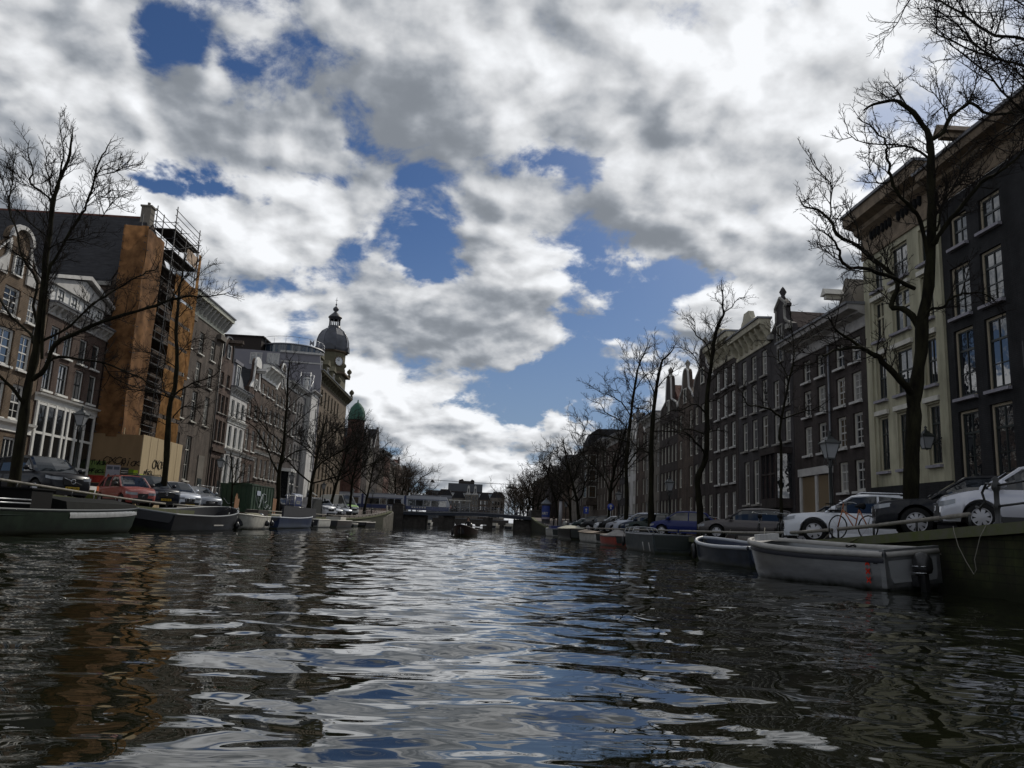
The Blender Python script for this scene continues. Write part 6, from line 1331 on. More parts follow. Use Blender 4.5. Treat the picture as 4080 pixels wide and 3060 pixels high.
    if rails:
        for s in (-1, 1): rr_ = MB().tube([(X(a2+.03), s*wrh*.9, H_-.03), (X(a2+.06), s*wrh*.9, H_+.05), (X(a3-.06), s*wrh*.9, H_+.05), (X(a3-.02), s*wrh*.9, H_-.03)], .02, 5); rr_.build('roof_rail', plastic if rails == 1 else chrome, t)
    t['L'] = L; return t
LS = 1.24
def place_left(kind, corner, phi, *a, **k):
    L, Wd = KIND[kind][0]*LS, KIND[kind][1]*LS; th = R(-phi); cx, sy = math.cos(th), math.sin(th)
    x = corner[0]-(cx*L/2*.97-sy*Wd/2*.9); y = corner[1]-(sy*L/2*.97+cx*Wd/2*.9)
    t = car(kind, a[0], (x, y, zl(y)+.06), th, *a[1:], **k); t.scale = (LS, LS, LS); return t
CL = 'cars parked along the left quay'; CR_ = 'cars parked along the right quay'
place_left('suv', (-18.15, 37.9), 33, 'black car with a chrome ring badge and yellow plate, left of the red hatchback', paint('black', (.008, .009, .012)), 5, 'ring', 'K-148-DN', CL, grille=.55)
place_left('mini', (-18.1, 45.4), 44, 'small faded red hatchback on the left quay', paint('faded_red', (.26, .045, .035), 0, .5), 5, 'letter', None, CL, trim=plastic, grille=.42)
place_left('suv', (-18.1, 49.2), 42, 'dark navy car with roof rails beside the small red hatchback', paint('navy', (.010, .013, .022)), 5, 'wing', 'XJ-490-R', CL, rails=1, grille=.6)
place_left('hatch', (-18.1, 53.0), 42, 'silver hatchback with twin kidney grille on the left quay', paint('silver', (.50, .53, .58), .3), 5, 'kidney', 'SV-211-T', CL, grille=.45)
place_left('sedan', (-18.1, 57.4), 42, 'slate grey car with four linked rings on its grille', paint('slate_grey', (.16, .175, .20), .4), 5, 'four', 'XX-480-D', CL, grille=.55)
place_left('wagon', (-18.3, 85.6), 40, 'dark wagon behind the building fence by the blue toilet', paint('graphite', (.035, .037, .042), .3), 5, 'ring', None, CL, grille=.5)
place_left('van', (-18.2, 104.8), 38, 'white van with a black grille on the left quay', paint('white', (.62, .64, .68)), 5, 'o', None, CL, grille=.55)
place_left('mini', (-18.2, 110.2), 40, 'small white car tucked behind the white van', paint('white', (.62, .64, .68)), 5, 'o', None, CL)
place_left('mini', (-18.2, 118.4), 40, 'small black and silver city car between the two vans', paint('silver', (.50, .53, .58), .3), 5, 'o', None, CL, lowcol=plastic, grille=.9)
v_ = place_left('bigvan', (-18.3, 125.6), 40, 'tall white delivery van with a lime green bonnet near the bridge', paint('van_white', (.58, .60, .58)), 5, 'o', None, CL, grille=.5)
hd_ = MB(); hd_.loft([[(2.95-u*5.9, y*(.80+.9*min(u, .1)), 1.07+(1.35-1.05)*(1-(1-u/.135)**1.7)+.018-.03*abs(y)) for y in (-.92, -.5, 0, .5, .92)] for u in (.01, .04, .07, .10, .125)]); hd_.build('bonnet', paint('lime', (.22, .42, .03)), v_)
def place_right(kind, nose, psi, *a, **k):
    L, Wd = KIND[kind][:2]; th = R(180-psi); x = nose[0]-math.cos(th)*L/2; y = nose[1]-math.sin(th)*L/2
    return car(kind, a[0], (x, y, zr(y)), th, *a[1:], **k)
place_right('hatch', (10.75, 17.75), 24, 'silver white hatchback with star shaped alloys behind the bridge railing', paint('silver_white', (.50, .51, .56), .2), 8, 'o', None, CR_)
place_right('bigsuv', (10.8, 20.75), 24, 'black crossover with multi spoke wheels between two white cars', paint('black', (.008, .009, .012)), 10, 'o', None, CR_)
place_right('bigsuv', (10.7, 26.6), 24, 'big white car with dark wheel arches behind the orange bicycle', paint('white', (.62, .64, .68)), 6, 'o', None, CR_, rails=2, lowcol=paint('white', (.62, .64, .68)), trim=paint('white', (.62, .64, .68)))
place_right('hatch', (12.2, 30.6), 24, 'dark rounded hatchback seen behind the big white car', paint('black2', (.018, .018, .02)), 5, None, None, CR_)
place_right('wagon', (10.8, 37.2), 24, 'taupe grey estate car with five spoke wheels', paint('taupe', (.085, .078, .078), .5), 5, 'o', None, CR_)
place_right('hatch', (10.85, 47.6), 24, 'bright blue hatchback beside the knobbly tree trunk', paint('blue', (.012, .021, .115)), 5, 'o', None, CR_, lowcol=paint('blue', (.012, .021, .115)))
place_right('wagon', (10.9, 55.6), 24, 'dark green estate car with silver wheels left of the blue hatchback', paint('green', (.010, .022, .018)), 5, 'o', None, CR_, rails=1)
for kd, y, lab, c_ in (('hatch', 58.8, 'deep blue hatchback peeking out beside the dark green estate car', ('deep_blue', (.012, .022, .05))), ('suv', 62.0, 'silver blue crossover in the middle of the right hand row', ('ice', (.42, .46, .54))), ('hatch', 66.0, 'pale lavender grey hatchback next to the silver blue crossover', ('lavender', (.22, .235, .28))),
        ('suv', 69.8, 'black car with bright wheels left of the lavender grey hatchback', ('black', (.008, .009, .012))), ('hatch', 73.2, 'white nosed small car beside the black one with bright wheels', ('white', (.62, .64, .68))), ('suv', 82.6, 'glossy black upright car above the tan covered boat', ('black', (.008, .009, .012))),
        ('suv', 91.4, 'dark teal car toward the far end of the right hand row', ('teal', (.014, .032, .034))), ('hatch', 95.0, 'pale grey car showing only its nose in the right hand row', ('pale', (.40, .41, .42))), ('sedan', 103, 'last black car of the right hand row before the bridge', ('black', (.008, .009, .012)))):
    place_right(kd, (xr(y)+.5, y), 20, lab, paint(*c_), 5, None, None, CR_)

# ---------------------------------------------------------------- boats (local x toward the bow, z = 0 at the water)
alum = mat('brushed_aluminium', (.27, .275, .285), .34, .75, var=.25, scale=1.4, stretch=(.5, 1, 2)); fend = mat('fender_black', (.012, .012, .013), .35)
old_rope = mat('old_rope', (.20, .19, .16), .9)
def hullfn(L, B, fb, fbow, bluff, tran):
    def b(t): return B/2*(tran+(1-tran)*min(1, t/.4)**.8 if t < .4 else (1-max(0, (t-.5)/.5)**bluff)**.62 if t > .5 else 1)
    def zs(t): return fb+(fbow-fb)*max(0, (t-.3)/.7)**2+.10*(fbow-fb)*(1-t)**2
    return b, zs
def boat(label, loc, rz, L, B, fb, fbow, hull, gun, inner, bluff=2.4, tran=.8, name='boat', cat='boat', group=None, wall=.07, deckz=.22, gr=.05, strake=None, foredeck=.0, thwarts=(), rake=.12, bank=0):
    t = thing(name, label, cat, (*loc, 0), rz, group); b, zs = hullfn(L, B, fb, fbow, bluff, tran)
    ts = [0, .001]+[i/26 for i in range(1, 24)]+[.92, .95, .97, .985, .995, 1.0]; X = lambda u: -L/2+u*L
    def sec(u, ins=0.):
        w = max(.012, b(u)-ins); z = zs(u); rk = rake*L*max(0, (u-.72)/.28)**1.5*.6
        pts = [(1.0, z), (.985, z*.62), (.95, .22*z), (.86, -.02), (.5, -.22), (0, -.26)]
        rt = [0, .35, .65, .85, 1, 1]
        return [(X(u)-rk*r_, w*a, zz_) for (a, zz_), r_ in zip(pts, rt)]+[(X(u)-rk*r_, -w*a, zz_) for (a, zz_), r_ in list(zip(pts, rt))[-2::-1]]
    S_ = [sec(u) for u in ts]; hb = MB(); hb.loft(S_); n = len(S_[0]); hb.add(S_[0], [tuple(range(n))]); ho = hb.build('hull', hull, t, sharp=R(40))
    I_ = []
    for u in ts[1:-2]:
        w = max(.01, b(u)-wall); z = zs(u)
        I_.append([(X(u)-.03, w, z), (X(u)-.05, w*.93, deckz+.1), (X(u)-.06, w*.86, deckz), (X(u)-.06, -w*.86, deckz), (X(u)-.05, -w*.93, deckz+.1), (X(u)-.03, -w, z)])
    ib = MB(); ib.loft(I_, smooth=False); ib.add(I_[0], [(0, 1, 2, 3, 4, 5)]); ib.build('interior', inner, t)
    g = MB(); side = lambda s: [(X(u), s*(b(u)-.02), zs(u)+.005) for u in ts[1:]]
    g.tube(side(1)+side(-1)[::-1]+[side(1)[0]], gr, 7, caps=False); g.build('gunwale', gun, t)
    if strake:
        m_, za, zb_, u0, u1 = strake; k = MB(); us = [u0+(u1-u0)*i/20 for i in range(21)]
        for s in (-1, 1): k.loft([[(X(u)-rake*L*max(0, (u-.72)/.28)**1.5*.1, s*(b(u)*.995+.02), zs(u)-zb_), (X(u)-rake*L*max(0, (u-.72)/.28)**1.5*.2, s*(b(u)*.985+.045), zs(u)-(za+zb_)/2), (X(u)-rake*L*max(0, (u-.72)/.28)**1.5*.25, s*(b(u)*.985+.02), zs(u)-za)] for u in us])
        k.build('rubbing_strake', m_, t)
    for u in thwarts:
        w = b(u)-.05; MB().box(X(u)-.14, X(u)+.14, -w, w, fb*.62, fb*.62+.05).build('thwart', inner, t)
    if foredeck:
        us = [1-foredeck+foredeck*i/10 for i in range(10)]; k = MB(); k.loft([[(X(u), b(u)-.05, zs(u)-.01), (X(u), 0, zs(u)+.05), (X(u), -b(u)+.05, zs(u)-.01)] for u in us]); k.build('foredeck', gun, t)
    if bank:
        x0, z0 = X(.96), zs(.96); w = bank*(B/2+.75)
        k = MB(); k.tube([(x0+1.6*q, w*q, z0+(1.15-z0)*q-.35*math.sin(math.pi*q)) for q in [i/8 for i in range(9)]], .014, 4); k.build('mooring_line', old_rope, t)
        k = MB(); k.tube([(X(.06)-1.1*q, bank*(b(.06)+(B/2+.75-b(.06))*q), zs(.06)+(1.1-zs(.06))*q-.25*math.sin(math.pi*q)) for q in [i/8 for i in range(9)]], .014, 4); k.build('mooring_line', old_rope, t)
    return t, b, zs, X
def fender(t, x, y, z, ball=True, name='fender'):
    f = MB()
    if ball: f.lathe([(0, -.2), (.12, -.17), (.17, -.05), (.16, .06), (.09, .16), (.04, .22), (0, .24)], 10, (x, y, z))
    else: f.tube([(x, y, z-.28), (x, y, z-.2), (x, y, z+.2), (x, y, z+.28)], [.03, .10, .10, .03], 8)
    f.tube([(x, y, z+.22), (x, y-.08*(1 if y > 0 else -1), z+.55)], .012, 4); return f.build(name, fend, t)
def outboard(t, x, z, col=None, sc=1.0, fins=False):
    m_ = col or fend; o = MB(); o.lathe([(0, -.02), (.17*sc, .0), (.21*sc, .10*sc), (.20*sc, .32*sc), (.13*sc, .44*sc), (0, .47*sc)], 10, (x, 0, z)); o.box(x-.08, x+.06, -.06, .06, -.5, z); o.box(x+.05, x+.22, -.12, .12, z-.28, z-.05)
    e = o.build('outboard_motor', m_, t)
    if fins:
        f = MB()
        for zz_ in (.02, .16): f.tube([(x-.19*sc, .11, z+zz_), (x+.02, .22*sc, z+zz_), (x+.15, .19, z+zz_)], .012, 4)
        f.build('engine_trim', chrome, e)
    t_ = MB(); t_.tube([(x+.1, 0, z+.2*sc), (x+.65, .05, z+.32*sc)], .025, 5); t_.build('tiller', fend, e); return e
BL_, BR_ = 'boats moored along the left quay', 'boats moored along the right quay'
# aluminium sloop with the three red crosses
t, b, zs, X = boat('open aluminium sloop with three red crosses on its side and a black outboard', (8.72, 19.2), R(110), 5.1, 1.75, .80, .93, alum, mat('pale_rubber', (.33, .32, .30), .6, var=.15), mat('silver_inside', (.36, .37, .38), .4, .5), bluff=2.6, tran=.93, name='aluminium_sloop', group=BR_, bank=-1, gr=.075, foredeck=.16, strake=(mat('navy_rubber', (.014, .016, .024), .5), .05, .17, .0, .97))
t.rotation_euler.x = -R(5)
xm = mat('cross_red', (.50, .035, .02), .6)
for k, z in enumerate((.64, .455, .27)):
    c = MB(); xx, yy = X(.085), .95*1.75/2+.012
    for s in (-1, 1): c.add([(xx-.058, yy, z-s*.055-.026), (xx-.058, yy, z-s*.055+.026), (xx+.058, yy, z+s*.055+.026), (xx+.058, yy, z+s*.055-.026)], [(0, 1, 2, 3)])
    c.build('red_cross', xm, t, norm=False)
MB().box(X(.035), X(.055), .93*.86, .93*.86+.03, .62, .70).build('scupper', blackp, t)
MB().box(X(.0)-.03, X(.02), -.83, .83, .12, .93).build('transom_frame', alum, t)
outboard(t, X(0)-.26, .40, sc=.95, fins=True); MB().box(X(.82), X(.86), -.10, .55, .96, 1.12).build('bow_locker', P_white, t)
m_ = MB(); m_.tube([(X(.40)+.1*math.cos(k), -.4+.12*math.sin(k), .86+.02*math.sin(3*k)) for k in np.linspace(0, 14, 40)], .014, 4); m_.build('rope_coil', blackp, t)
# boats ahead of it
t, b, zs, X = boat('slate blue open sloop with a pale rubber rim, bow just left of the aluminium one', (9.45, 28.2), R(92), 6.6, 1.85, .66, .88, mat('slate_blue_hull', (.022, .028, .040), .4, var=.3, spec=.15), mat('pale_rim', (.30, .32, .35), .5), mat('inside_blue', (.03, .04, .07), .5), bluff=2.2, name='open_sloop', group=BR_, bank=-1, gr=.07, thwarts=(.3, .6))
t.rotation_euler.x = -R(4)
for u in (.78, .90): fender(t, X(u), b(u)+.1, .42, False)
t, b, zs, X = boat('grey steel work boat with a square stern and folded hood', (9.55, 42.2), R(90), 9.4, 1.9, .88, .95, mat('grey_steel_hull', (.050, .060, .064), .5, var=.35, spec=.15), mat('grey_rim', (.13, .14, .15), .5), darkpaint, bluff=3, tran=1, name='work_boat', group=BR_, bank=-1, thwarts=(.4, .6))
k = MB()
for u in (.62, .74, .86): k.tube([(X(u), .75, .95), (X(u)+.25, .6, 1.22), (X(u)+.3, 0, 1.28), (X(u)+.25, -.6, 1.22), (X(u), -.75, .95)], .03, 5)
k.build('hood_frame', steel, t); fender(t, X(.75), 1.02, .45, False)
for u in (.2, .05): MB().tube([(X(u), .96, .1), (X(u)+.25, .98, .5)], .02, 4).build('scratch_mark', greywhite, t)
t, b, zs, X = boat('small red hulled boat under a grey tent shaped cover', (9.6, 52.8), R(92), 6.0, 1.8, .62, .72, mat('red_hull', (.24, .035, .022), .5, var=.2), mat('dark_rim', (.06, .05, .05), .6), darkpaint, name='covered_boat', group=BR_, bank=-1)
k = MB(); k.loft([[(X(u), s_*(b(u)+.05)*w_, zs(u)*.98+(1.18-zs(u))*(1-w_)*max(.12, 1-abs(u-.42)*2.1)) for s_, w_ in ((1, 1), (1, .6), (1, .12), (-1, .12), (-1, .6), (-1, 1))] for u in [0, .1, .2, .3, .4, .45, .55, .7, .85, .95, 1]]); k.build('tarpaulin', mat('grey_tarp', (.22, .21, .20), .8, var=.15), t)
t, b, zs, X = boat('white boat with a flat tan cover on the right quay', (9.7, 62.6), R(91), 9.0, 2.0, .72, .86, mat('white_hull', (.40, .40, .38), .5, var=.22), mat('tan_rim', (.30, .24, .18), .6), darkpaint, bluff=3.2, name='covered_boat', group=BR_, bank=-1)
k = MB(); k.loft([[(X(u), (b(u)+.12)*w_, zs(u)+.03+.12*(1-w_*w_)) for w_ in (1, .5, 0, -.5, -1)] for u in [i/10 for i in range(11)]]); k.build('cover', mat('tan_cover', (.27, .22, .17), .75, var=.15), t)
t, b, zs, X = boat('black hulled launch with a cream canvas cover and raised outboard', (9.8, 78.0), R(90), 12.5, 2.5, .95, 1.05, mat('black_hull', (.010, .010, .011), .45, spec=.12), mat('dark_rim', (.06, .05, .05), .6), darkpaint, bluff=3, name='launch', group=BR_, bank=-1)
k = MB(); k.loft([[(X(u), (b(u)+.04)*w_, zs(u)+.02+.35*(1-w_*w_)*math.sin(math.pi*min(1, max(0, u-.25)/.7))) for w_ in (1, .7, .35, 0, -.35, -.7, -1)] for u in [.3+.7*i/12 for i in range(13)]]); k.build('cover', mat('cream_cover', (.38, .37, .30), .75, var=.12), t)
outboard(t, X(.99)+.3, 1.2, mat('cowl_grey', (.2, .2, .2), .4), 1.2)
t, b, zs, X = boat('pale tender nosing out past the black hulled launch', (9.6, 92.0), R(90), 8.5, 2.2, .85, 1.0, mat('white_hull', (.40, .40, .38), .5, var=.22), mat('grey_rim', (.13, .14, .15), .5), darkpaint, bluff=2.5, name='tender', group=BR_, bank=-1); MB().box(X(.3), X(.6), -.7, .7, .5, 1.25).build('cabin', mat('box_blue', (.03, .04, .16), .5), t)
# left side: green barge
gh = mat('dark_green_hull', (.010, .018, .011), .5, var=.5, scale=1.5, spec=.12)
t, b, zs, X = boat('long dark green steel barge with a bare silver rubbing band', (-16.05, 28.6), R(90), 16.6, 3.3, .80, 1.08, gh, darkpaint, darkpaint, bluff=4.2, tran=.92, name='barge', cat='barge', group=BL_, bank=1, deckz=.6, gr=.05, strake=(mat('bare_steel', (.46, .47, .47), .38, .55, var=.2, scale=3), .06, .26, .505, .985), rake=.07)
hc = MB(); hc.prism([(-1.1, .7), (1.1, .7), (1.0, 1.16), (0, 1.34), (-1.0, 1.16)], 'x', X(.56), X(.92)); hc.build('hatch_cover', mat('hatch_dark', (.006, .007, .006), .8, var=.4), t)
ct = MB(); us = [.10, .2, .26, .32, .40]; ct.loft([[(X(u), 1.6*w_, .66+h_*(1-abs(w_)**1.6)) for w_ in (1.02, .75, .4, 0, -.4, -.75, -1.02)] for u, h_ in zip(us, (.05, .28, .36, .24, .08))]); ct.build('tarpaulin', mat('green_tarp', (.020, .034, .030), .7, var=.3), t)
wh = MB(); wh.box(X(.42), X(.50), -1.0, 1.25, .6, 1.50); wh.box(X(.415), X(.505), -1.05, 1.3, 1.503, 1.55); wh.build('stern_in_shade', mat('stern_shade_black', (.005, .005, .005), .8), t)  # black block for the stern in shadow, shade put into its colour
tb = MB(); tb.box(X(.31), X(.385), -.1, 1.0, 1.30, 1.40)
for u in (.315, .37): tb.prism([(.05, .85), (.30, .85), (.18, 1.297), (.05, 1.297)], 'x', X(u), X(u)+.22); tb.prism([(.62, .85), (.92, .85), (.85, 1.297), (.68, 1.297)], 'x', X(u), X(u)+.22)
tb.build('engine_housing', greywhite, t)
rl = MB()
for z in (1.02, 1.14): rl.tube([(X(.26), -1.0, z), (X(.42), -1.0, z)], .03, 5)
rl.tube([(X(.54), .9, .98), (X(.66), .9, .98)], .04, 6); rl.tube([(X(.69), .9, .8), (X(.69), .9, 1.25)], .02, 5); rl.build('railing', steel, t)
for u in (.17, .72, .9): MB().lathe([(.10, 0), (.05, .05), (.05, .22), (.09, .25), (0, .27)], 8, (X(u), 1.35, zs(u)-.02)).build('bollard', steel, t)
# black open boat
t, b, zs, X = boat('broad black open boat with a polished grey bow and round fenders', (-15.85, 45.2), R(90), 12.2, 2.9, .90, 1.36, mat('black_grey_hull', (.014, .014, .016), .42, .1, var=.6, scale=.7, spec=.15), mat('grey_rim', (.13, .14, .15), .5), mat('floor_grey', (.045, .046, .05), .6), bluff=2.8, name='open_boat', group=BL_, bank=1, deckz=.5)
t.rotation_euler.x = R(6)
fender(t, X(.80), -b(.80)-.10, .42); fender(t, X(.985), -.55, .45, False)
MB().box(X(.42), X(.55), -1.47, -1.43, .42, .48).build('name_strip', greywhite, t)
for u in (.62, .8, .93): MB().tube([(X(u), -b(u)+.04, zs(u)), (X(u), -b(u)+.04, zs(u)+.18)], .03, 6).build('cleat_post', steel, t)
# white boat with outboard
t, b, zs, X = boat('small dirty white boat piled with tarpaulins behind the black open boat', (-15.3, 54.0), R(-90), 5.6, 2.0, .84, .98, mat('cream_hull', (.42, .41, .37), .5, var=.2), offwhite, mat('floor_grey', (.045, .046, .05), .6), name='dinghy', group=BL_, bank=-1)
outboard(t, X(0)-.25, .55, mat('outboard_blue_grey', (.10, .13, .17), .35), 1.15); fender(t, X(.35), b(.35)+.1, .42); fender(t, X(.02), b(.02)+.1, .42)
k = MB(); k.loft([[(X(u), .85*w_, .84+.22*(1-abs(w_)**2)+.05*math.sin(9*u+3*w_)) for w_ in (1, .6, .2, -.2, -.6, -1)] for u in [.2+.06*i for i in range(11)]]); k.build('tarpaulin', mat('khaki_tarp', (.20, .19, .14), .85, var=.4), t)
# blue flat boat
t, b, zs, X = boat('long dark blue boat with a light blue bow and a low boxed superstructure', (-15.9, 66.7), R(90), 15.4, 3.0, .82, 1.16, mat('navy_blue_hull', (.016, .026, .060), .35, var=.35, scale=.8, spec=.2), mat('ice_rim', (.36, .39, .44), .5), mat('floor_grey', (.045, .046, .05), .6), bluff=3.6, tran=1, name='flat_boat', group=BL_, bank=1, deckz=.6, rake=.05)
MB().box(X(.16), X(.965), -1.15, -1.0, .85, 1.76).build('side_screen', mat('screen_dark', (.035, .036, .042), .6), t)
MB().box(X(.02), X(.20), .2, 1.2, .8, 1.34).build('engine_box', mat('box_brown', (.055, .048, .045), .6), t); k = MB(); k.box(X(.40), X(.62), .7, .8, 1.0, 1.12); k.box(X(.58), X(.62), .7, .82, .82, .997); k.build('bench', offwhite, t); fender(t, X(.74), -1.62, .40, False)
for (lab, y, L, B, fb, fo, hl, nm) in (('slim white tender with a pale gunwale, fifth boat along the left quay', 79.2, 7.6, 2.2, .80, .62, mat('white_hull', (.40, .40, .38), .5, var=.22), 'tender'), ('dark hulled cabin boat with a white bow near the curved wall', 91.0, 12.5, 2.6, .75, .72, mat('dark_brown_hull', (.03, .025, .024), .5), 'cabin_boat'),
        ('tiny grey dinghy between the two dark boats near the bridge', 101.2, 4.0, 1.5, .35, .45, mat('grey_steel_hull', (.075, .09, .095), .5), 'dinghy'), ('low black and navy boat, last before the left abutment', 113.5, 12.5, 2.5, .58, .72, mat('black_hull', (.010, .010, .011), .45, spec=.12), 'open_boat')):
    t, b, zs, X = boat(lab, (-15.6, y), R(90), L, B, fb, fo, hl, offwhite, mat('floor_grey', (.045, .046, .05), .6), name=nm, group=BL_, bank=1)
    if nm == 'cabin_boat': MB().box(X(.25), X(.55), -.8, .8, .5, 1.15).build('cabin', offwhite, t)
# motor boat under way with its helmsman
t, b, zs, X = boat('small dark open motor boat coming toward us with one person aboard', (-.72, 66.3), R(-97), 5.8, 1.85, .50, .92, mat('dark_wood_hull', (.030, .018, .016), .4), mat('dark_rim', (.06, .05, .05), .6), mat('floor_grey', (.045, .046, .05), .6), bluff=2.0, name='motor_boat', foredeck=.25)
outboard(t, X(0)-.1, .55, None, 1.2); fender(t, X(.62), -b(.62)-.08, .28, False)
person('person in a dark jacket and cap steering the small motor boat', (-.50, 67.6, .22), R(180), sit=True, top=(.02, .02, .022), legs=(.03, .03, .04))
# boats beyond the bridge
for lab, x, y, rz in (('bright white boat seen through the left bridge opening', -13.6, 190, 90), ('second bright boat in the left bridge opening', -11.8, 202, 90), ('white covered boat seen through the right bridge opening', 8.6, 186, 80), ('white cabin boat behind the covered one in the right opening', 9.6, 200, 90), ('small white boat at the right edge of the far water', 5.6, 214, 80)):
    t, b, zs, X = boat(lab, (x, y), R(rz), 8.0, 2.4, .9, 1.2, mat('white_hull', (.40, .40, .38), .5, var=.22), offwhite, mat('floor_grey', (.045, .046, .05), .6), group='boats beyond the tram bridge'); MB().box(X(.2), X(.6), -.8, .8, .6, 1.6).build('cabin', offwhite, t)

for n_, m_ in list(MATS.items()):
    if n_.endswith('_hull') or n_ == 'brushed_aluminium': tide(m_, .02, .20, (.022, .026, .012))

# ---------------------------------------------------------------- scaffold, netting, hoarding
net = mat('orange_net', (.20, .10, .045), .85, var=.5, scale=1.1, col2=(.31, .16, .07), bump=.6)
def translucent(m, f=.45):
    t_ = m.node_tree; b = t_.nodes['Principled BSDF']; o = [n for n in t_.nodes if n.type == 'OUTPUT_MATERIAL'][0]
    tr = t_.nodes.new('ShaderNodeBsdfTranslucent'); t_.links.new(b.inputs['Base Color'].links[0].from_socket, tr.inputs[0]); mx = t_.nodes.new('ShaderNodeMixShader'); mx.inputs[0].default_value = f
    t_.links.new(b.outputs[0], mx.inputs[1]); t_.links.new(tr.outputs[0], mx.inputs[2]); t_.links.new(mx.outputs[0], o.inputs[0])
net2 = mat('backlit_orange_net', (.36, .17, .05), .8, var=.45, scale=1.4, col2=(.56, .29, .10), bump=.5); translucent(net, .3); translucent(net2, .55)  # brighter copy of the net: light from behind put into the colour
sc = thing('scaffold', 'tall tube scaffold hung with orange netting over the house under repair', 'scaffold', (-28, 57.4, 0))
x0, x1 = .25, 1.9; Y_ = [0., 2.5, 4.9, 7.4, 10.2]; lv = [6.4, 8.4, 10.4, 12.4, 14.4, 16.4, 18.4, 20.4, 22.2]
dsteel = mat('dull_tube', (.07, .07, .072), .6, .3)
mb = MB()
for x in (x0, x1):
    for y in Y_: mb.tube([(x, y, .9), (x, y, 26.0 if y in (4.9, 10.2) else (24.3 if y > 2 else 22.4))], .045, 6)
mb.build('standards', dsteel, sc)
mb = MB()
for z in lv+[23.2, 24.6]:
    for x in (x0, x1):
        ya = 0. if z < 22 else 4.9
        for dz in (0, .55, 1.05): mb.tube([(x, ya-.3, z+dz), (x, 10.5, z+dz)], .032, 5)
    for y in Y_:
        if z < 22 or y >= 4.9: mb.tube([(x0-.2, y, z), (x1+.25, y, z)], .032, 5)
for y, z, y2, z2_ in ((4.9, 6.4, 7.4, 8.4), (7.4, 8.4, 4.9, 10.4), (4.9, 10.4, 7.4, 12.4), (7.4, 12.4, 4.9, 14.4), (4.9, 14.4, 7.4, 16.4), (7.4, 16.4, 4.9, 18.4), (7.4, 20.4, 10.2, 22.2), (4.9, 22.2, 10.2, 24.6)): mb.tube([(x1+.06, y, z), (x1+.06, y2, z2_)], .032, 5)
mb.build('ledgers', dsteel, sc)
plank = mat('scaffold_planks', (.06, .055, .05), .85, var=.3, scale=3)
for z in lv: MB().box(x0, x1, 0 if z < 22 else 4.9, 10.4, z-.07, z-.01).build('deck', plank, sc)
MB().box(x0, x1+.1, 4.7, 10.4, 23.9, 24.0).build('deck', plank, sc)
ld = MB()
for y in (5.6, 6.0): ld.tube([(x1-.3, y, 7), (x1-.3, y, 22)], .03, 5)
for k in range(45): ld.tube([(x1-.3, 5.6, 7.1+k*.33), (x1-.3, 6.0, 7.1+k*.33)], .02, 4)
ld.build('ladder', dsteel, sc)
def sheet(P, nu, nv, amp, seed, m, name='netting'):
    g = np.random.RandomState(seed); a = g.rand(6)*6; mb = MB(); rows = []
    o, u_, v_ = (np.array(q, float) for q in P); nrm = np.cross(u_, v_); nrm /= np.linalg.norm(nrm)
    for i in range(nv+1):
        r_ = []
        for j in range(nu+1):
            s, t_ = j/nu, i/nv; w = amp*(math.sin(9*s+a[0]+4*t_)+.7*math.sin(23*t_+a[1]+5*s)+.5*math.sin(17*s-31*t_+a[2]))*(math.sin(math.pi*s*2)**2*.6+.4)
            r_.append(tuple(o+u_*s+v_*t_+nrm*w))
        rows.append(r_)
    mb.loft(rows); return mb.build(name, m, sc)
sheet(((x0-.1, -.10, 6.1), (x1-x0+.2, 0, 0), (0, 0, 16.2)), 10, 60, .05, 1, net)
sheet(((x1+.12, -.08, 6.2), (0, 3.0, 0), (0, 0, 15.9)), 12, 60, .06, 2, net)
for k, z in enumerate((6.6, 8.7, 10.7, 12.8, 14.8, 16.8, 18.8)): sheet(((x1+.14, 5.9+.1*(k % 2), z), (0, 4.4, 0), (0, 0, 1.75)), 14, 8, .05, 3+k, net2)
sheet(((x1+.16, 10.2, 12.3), (0, .7, 0), (0, 0, 11.5)), 3, 40, .05, 20, net2); sheet(((x1+.1, 7.6, 22.3), (0, 2.7, 0), (0, 0, 1.1)), 8, 4, .03, 21, mat('pale_net', (.4, .3, .22), .8, var=.2))
ply_d = mat('plywood_shaded', (.23, .155, .085), .75, var=.14, scale=.8, stretch=(1, 1, .3)); ply_l = mat('plywood_lit', (.42, .33, .20), .7, var=.10, scale=1.2, stretch=(4, 4, .3))  # same plywood in a shaded and a sunlit tone, light put into the colours
ho = thing('hoarding', 'plywood builders hoarding with graffiti and posters at the scaffold foot', 'hoarding', (-28, 57.35, 0))
HX, HD, HZ = 3.6, 7.6, 6.3
MB().box(.0, HX, -.06, 0, .8, HZ).build('panel', ply_d, ho); MB().box(HX-.003, HX+.06, .003, HD, .8, HZ+.05).build('panel', ply_l, ho)
for y in (1.3, 2.6, 3.9, 5.2, 6.5): MB().box(HX+.061, HX+.075, y-.02, y+.02, .8, HZ).build('batten', mat('plywood_joint', (.33, .25, .15), .8), ho)
for x in (1.0, 2.2, 3.3): MB().box(x-.03, x+.03, -.02, .05, HZ, HZ+.5).build('stud', ply_l, ho)
def wallrect(x, w, z, h_, m, name='poster', d=-.075): return MB().box(x, x+w, d, -.062, z, z+h_).build(name, m, ho)
pg = mat('poster_grey', (.33, .32, .36), .6, var=.1, scale=4); wallrect(1.32, 1.0, 2.2, 1.85, pg); 
for xx in (1.38, 1.86): wallrect(xx, .40, 3.72, .22, mat('poster_slate', (.10, .11, .14), .6), 'poster_band', -.08)
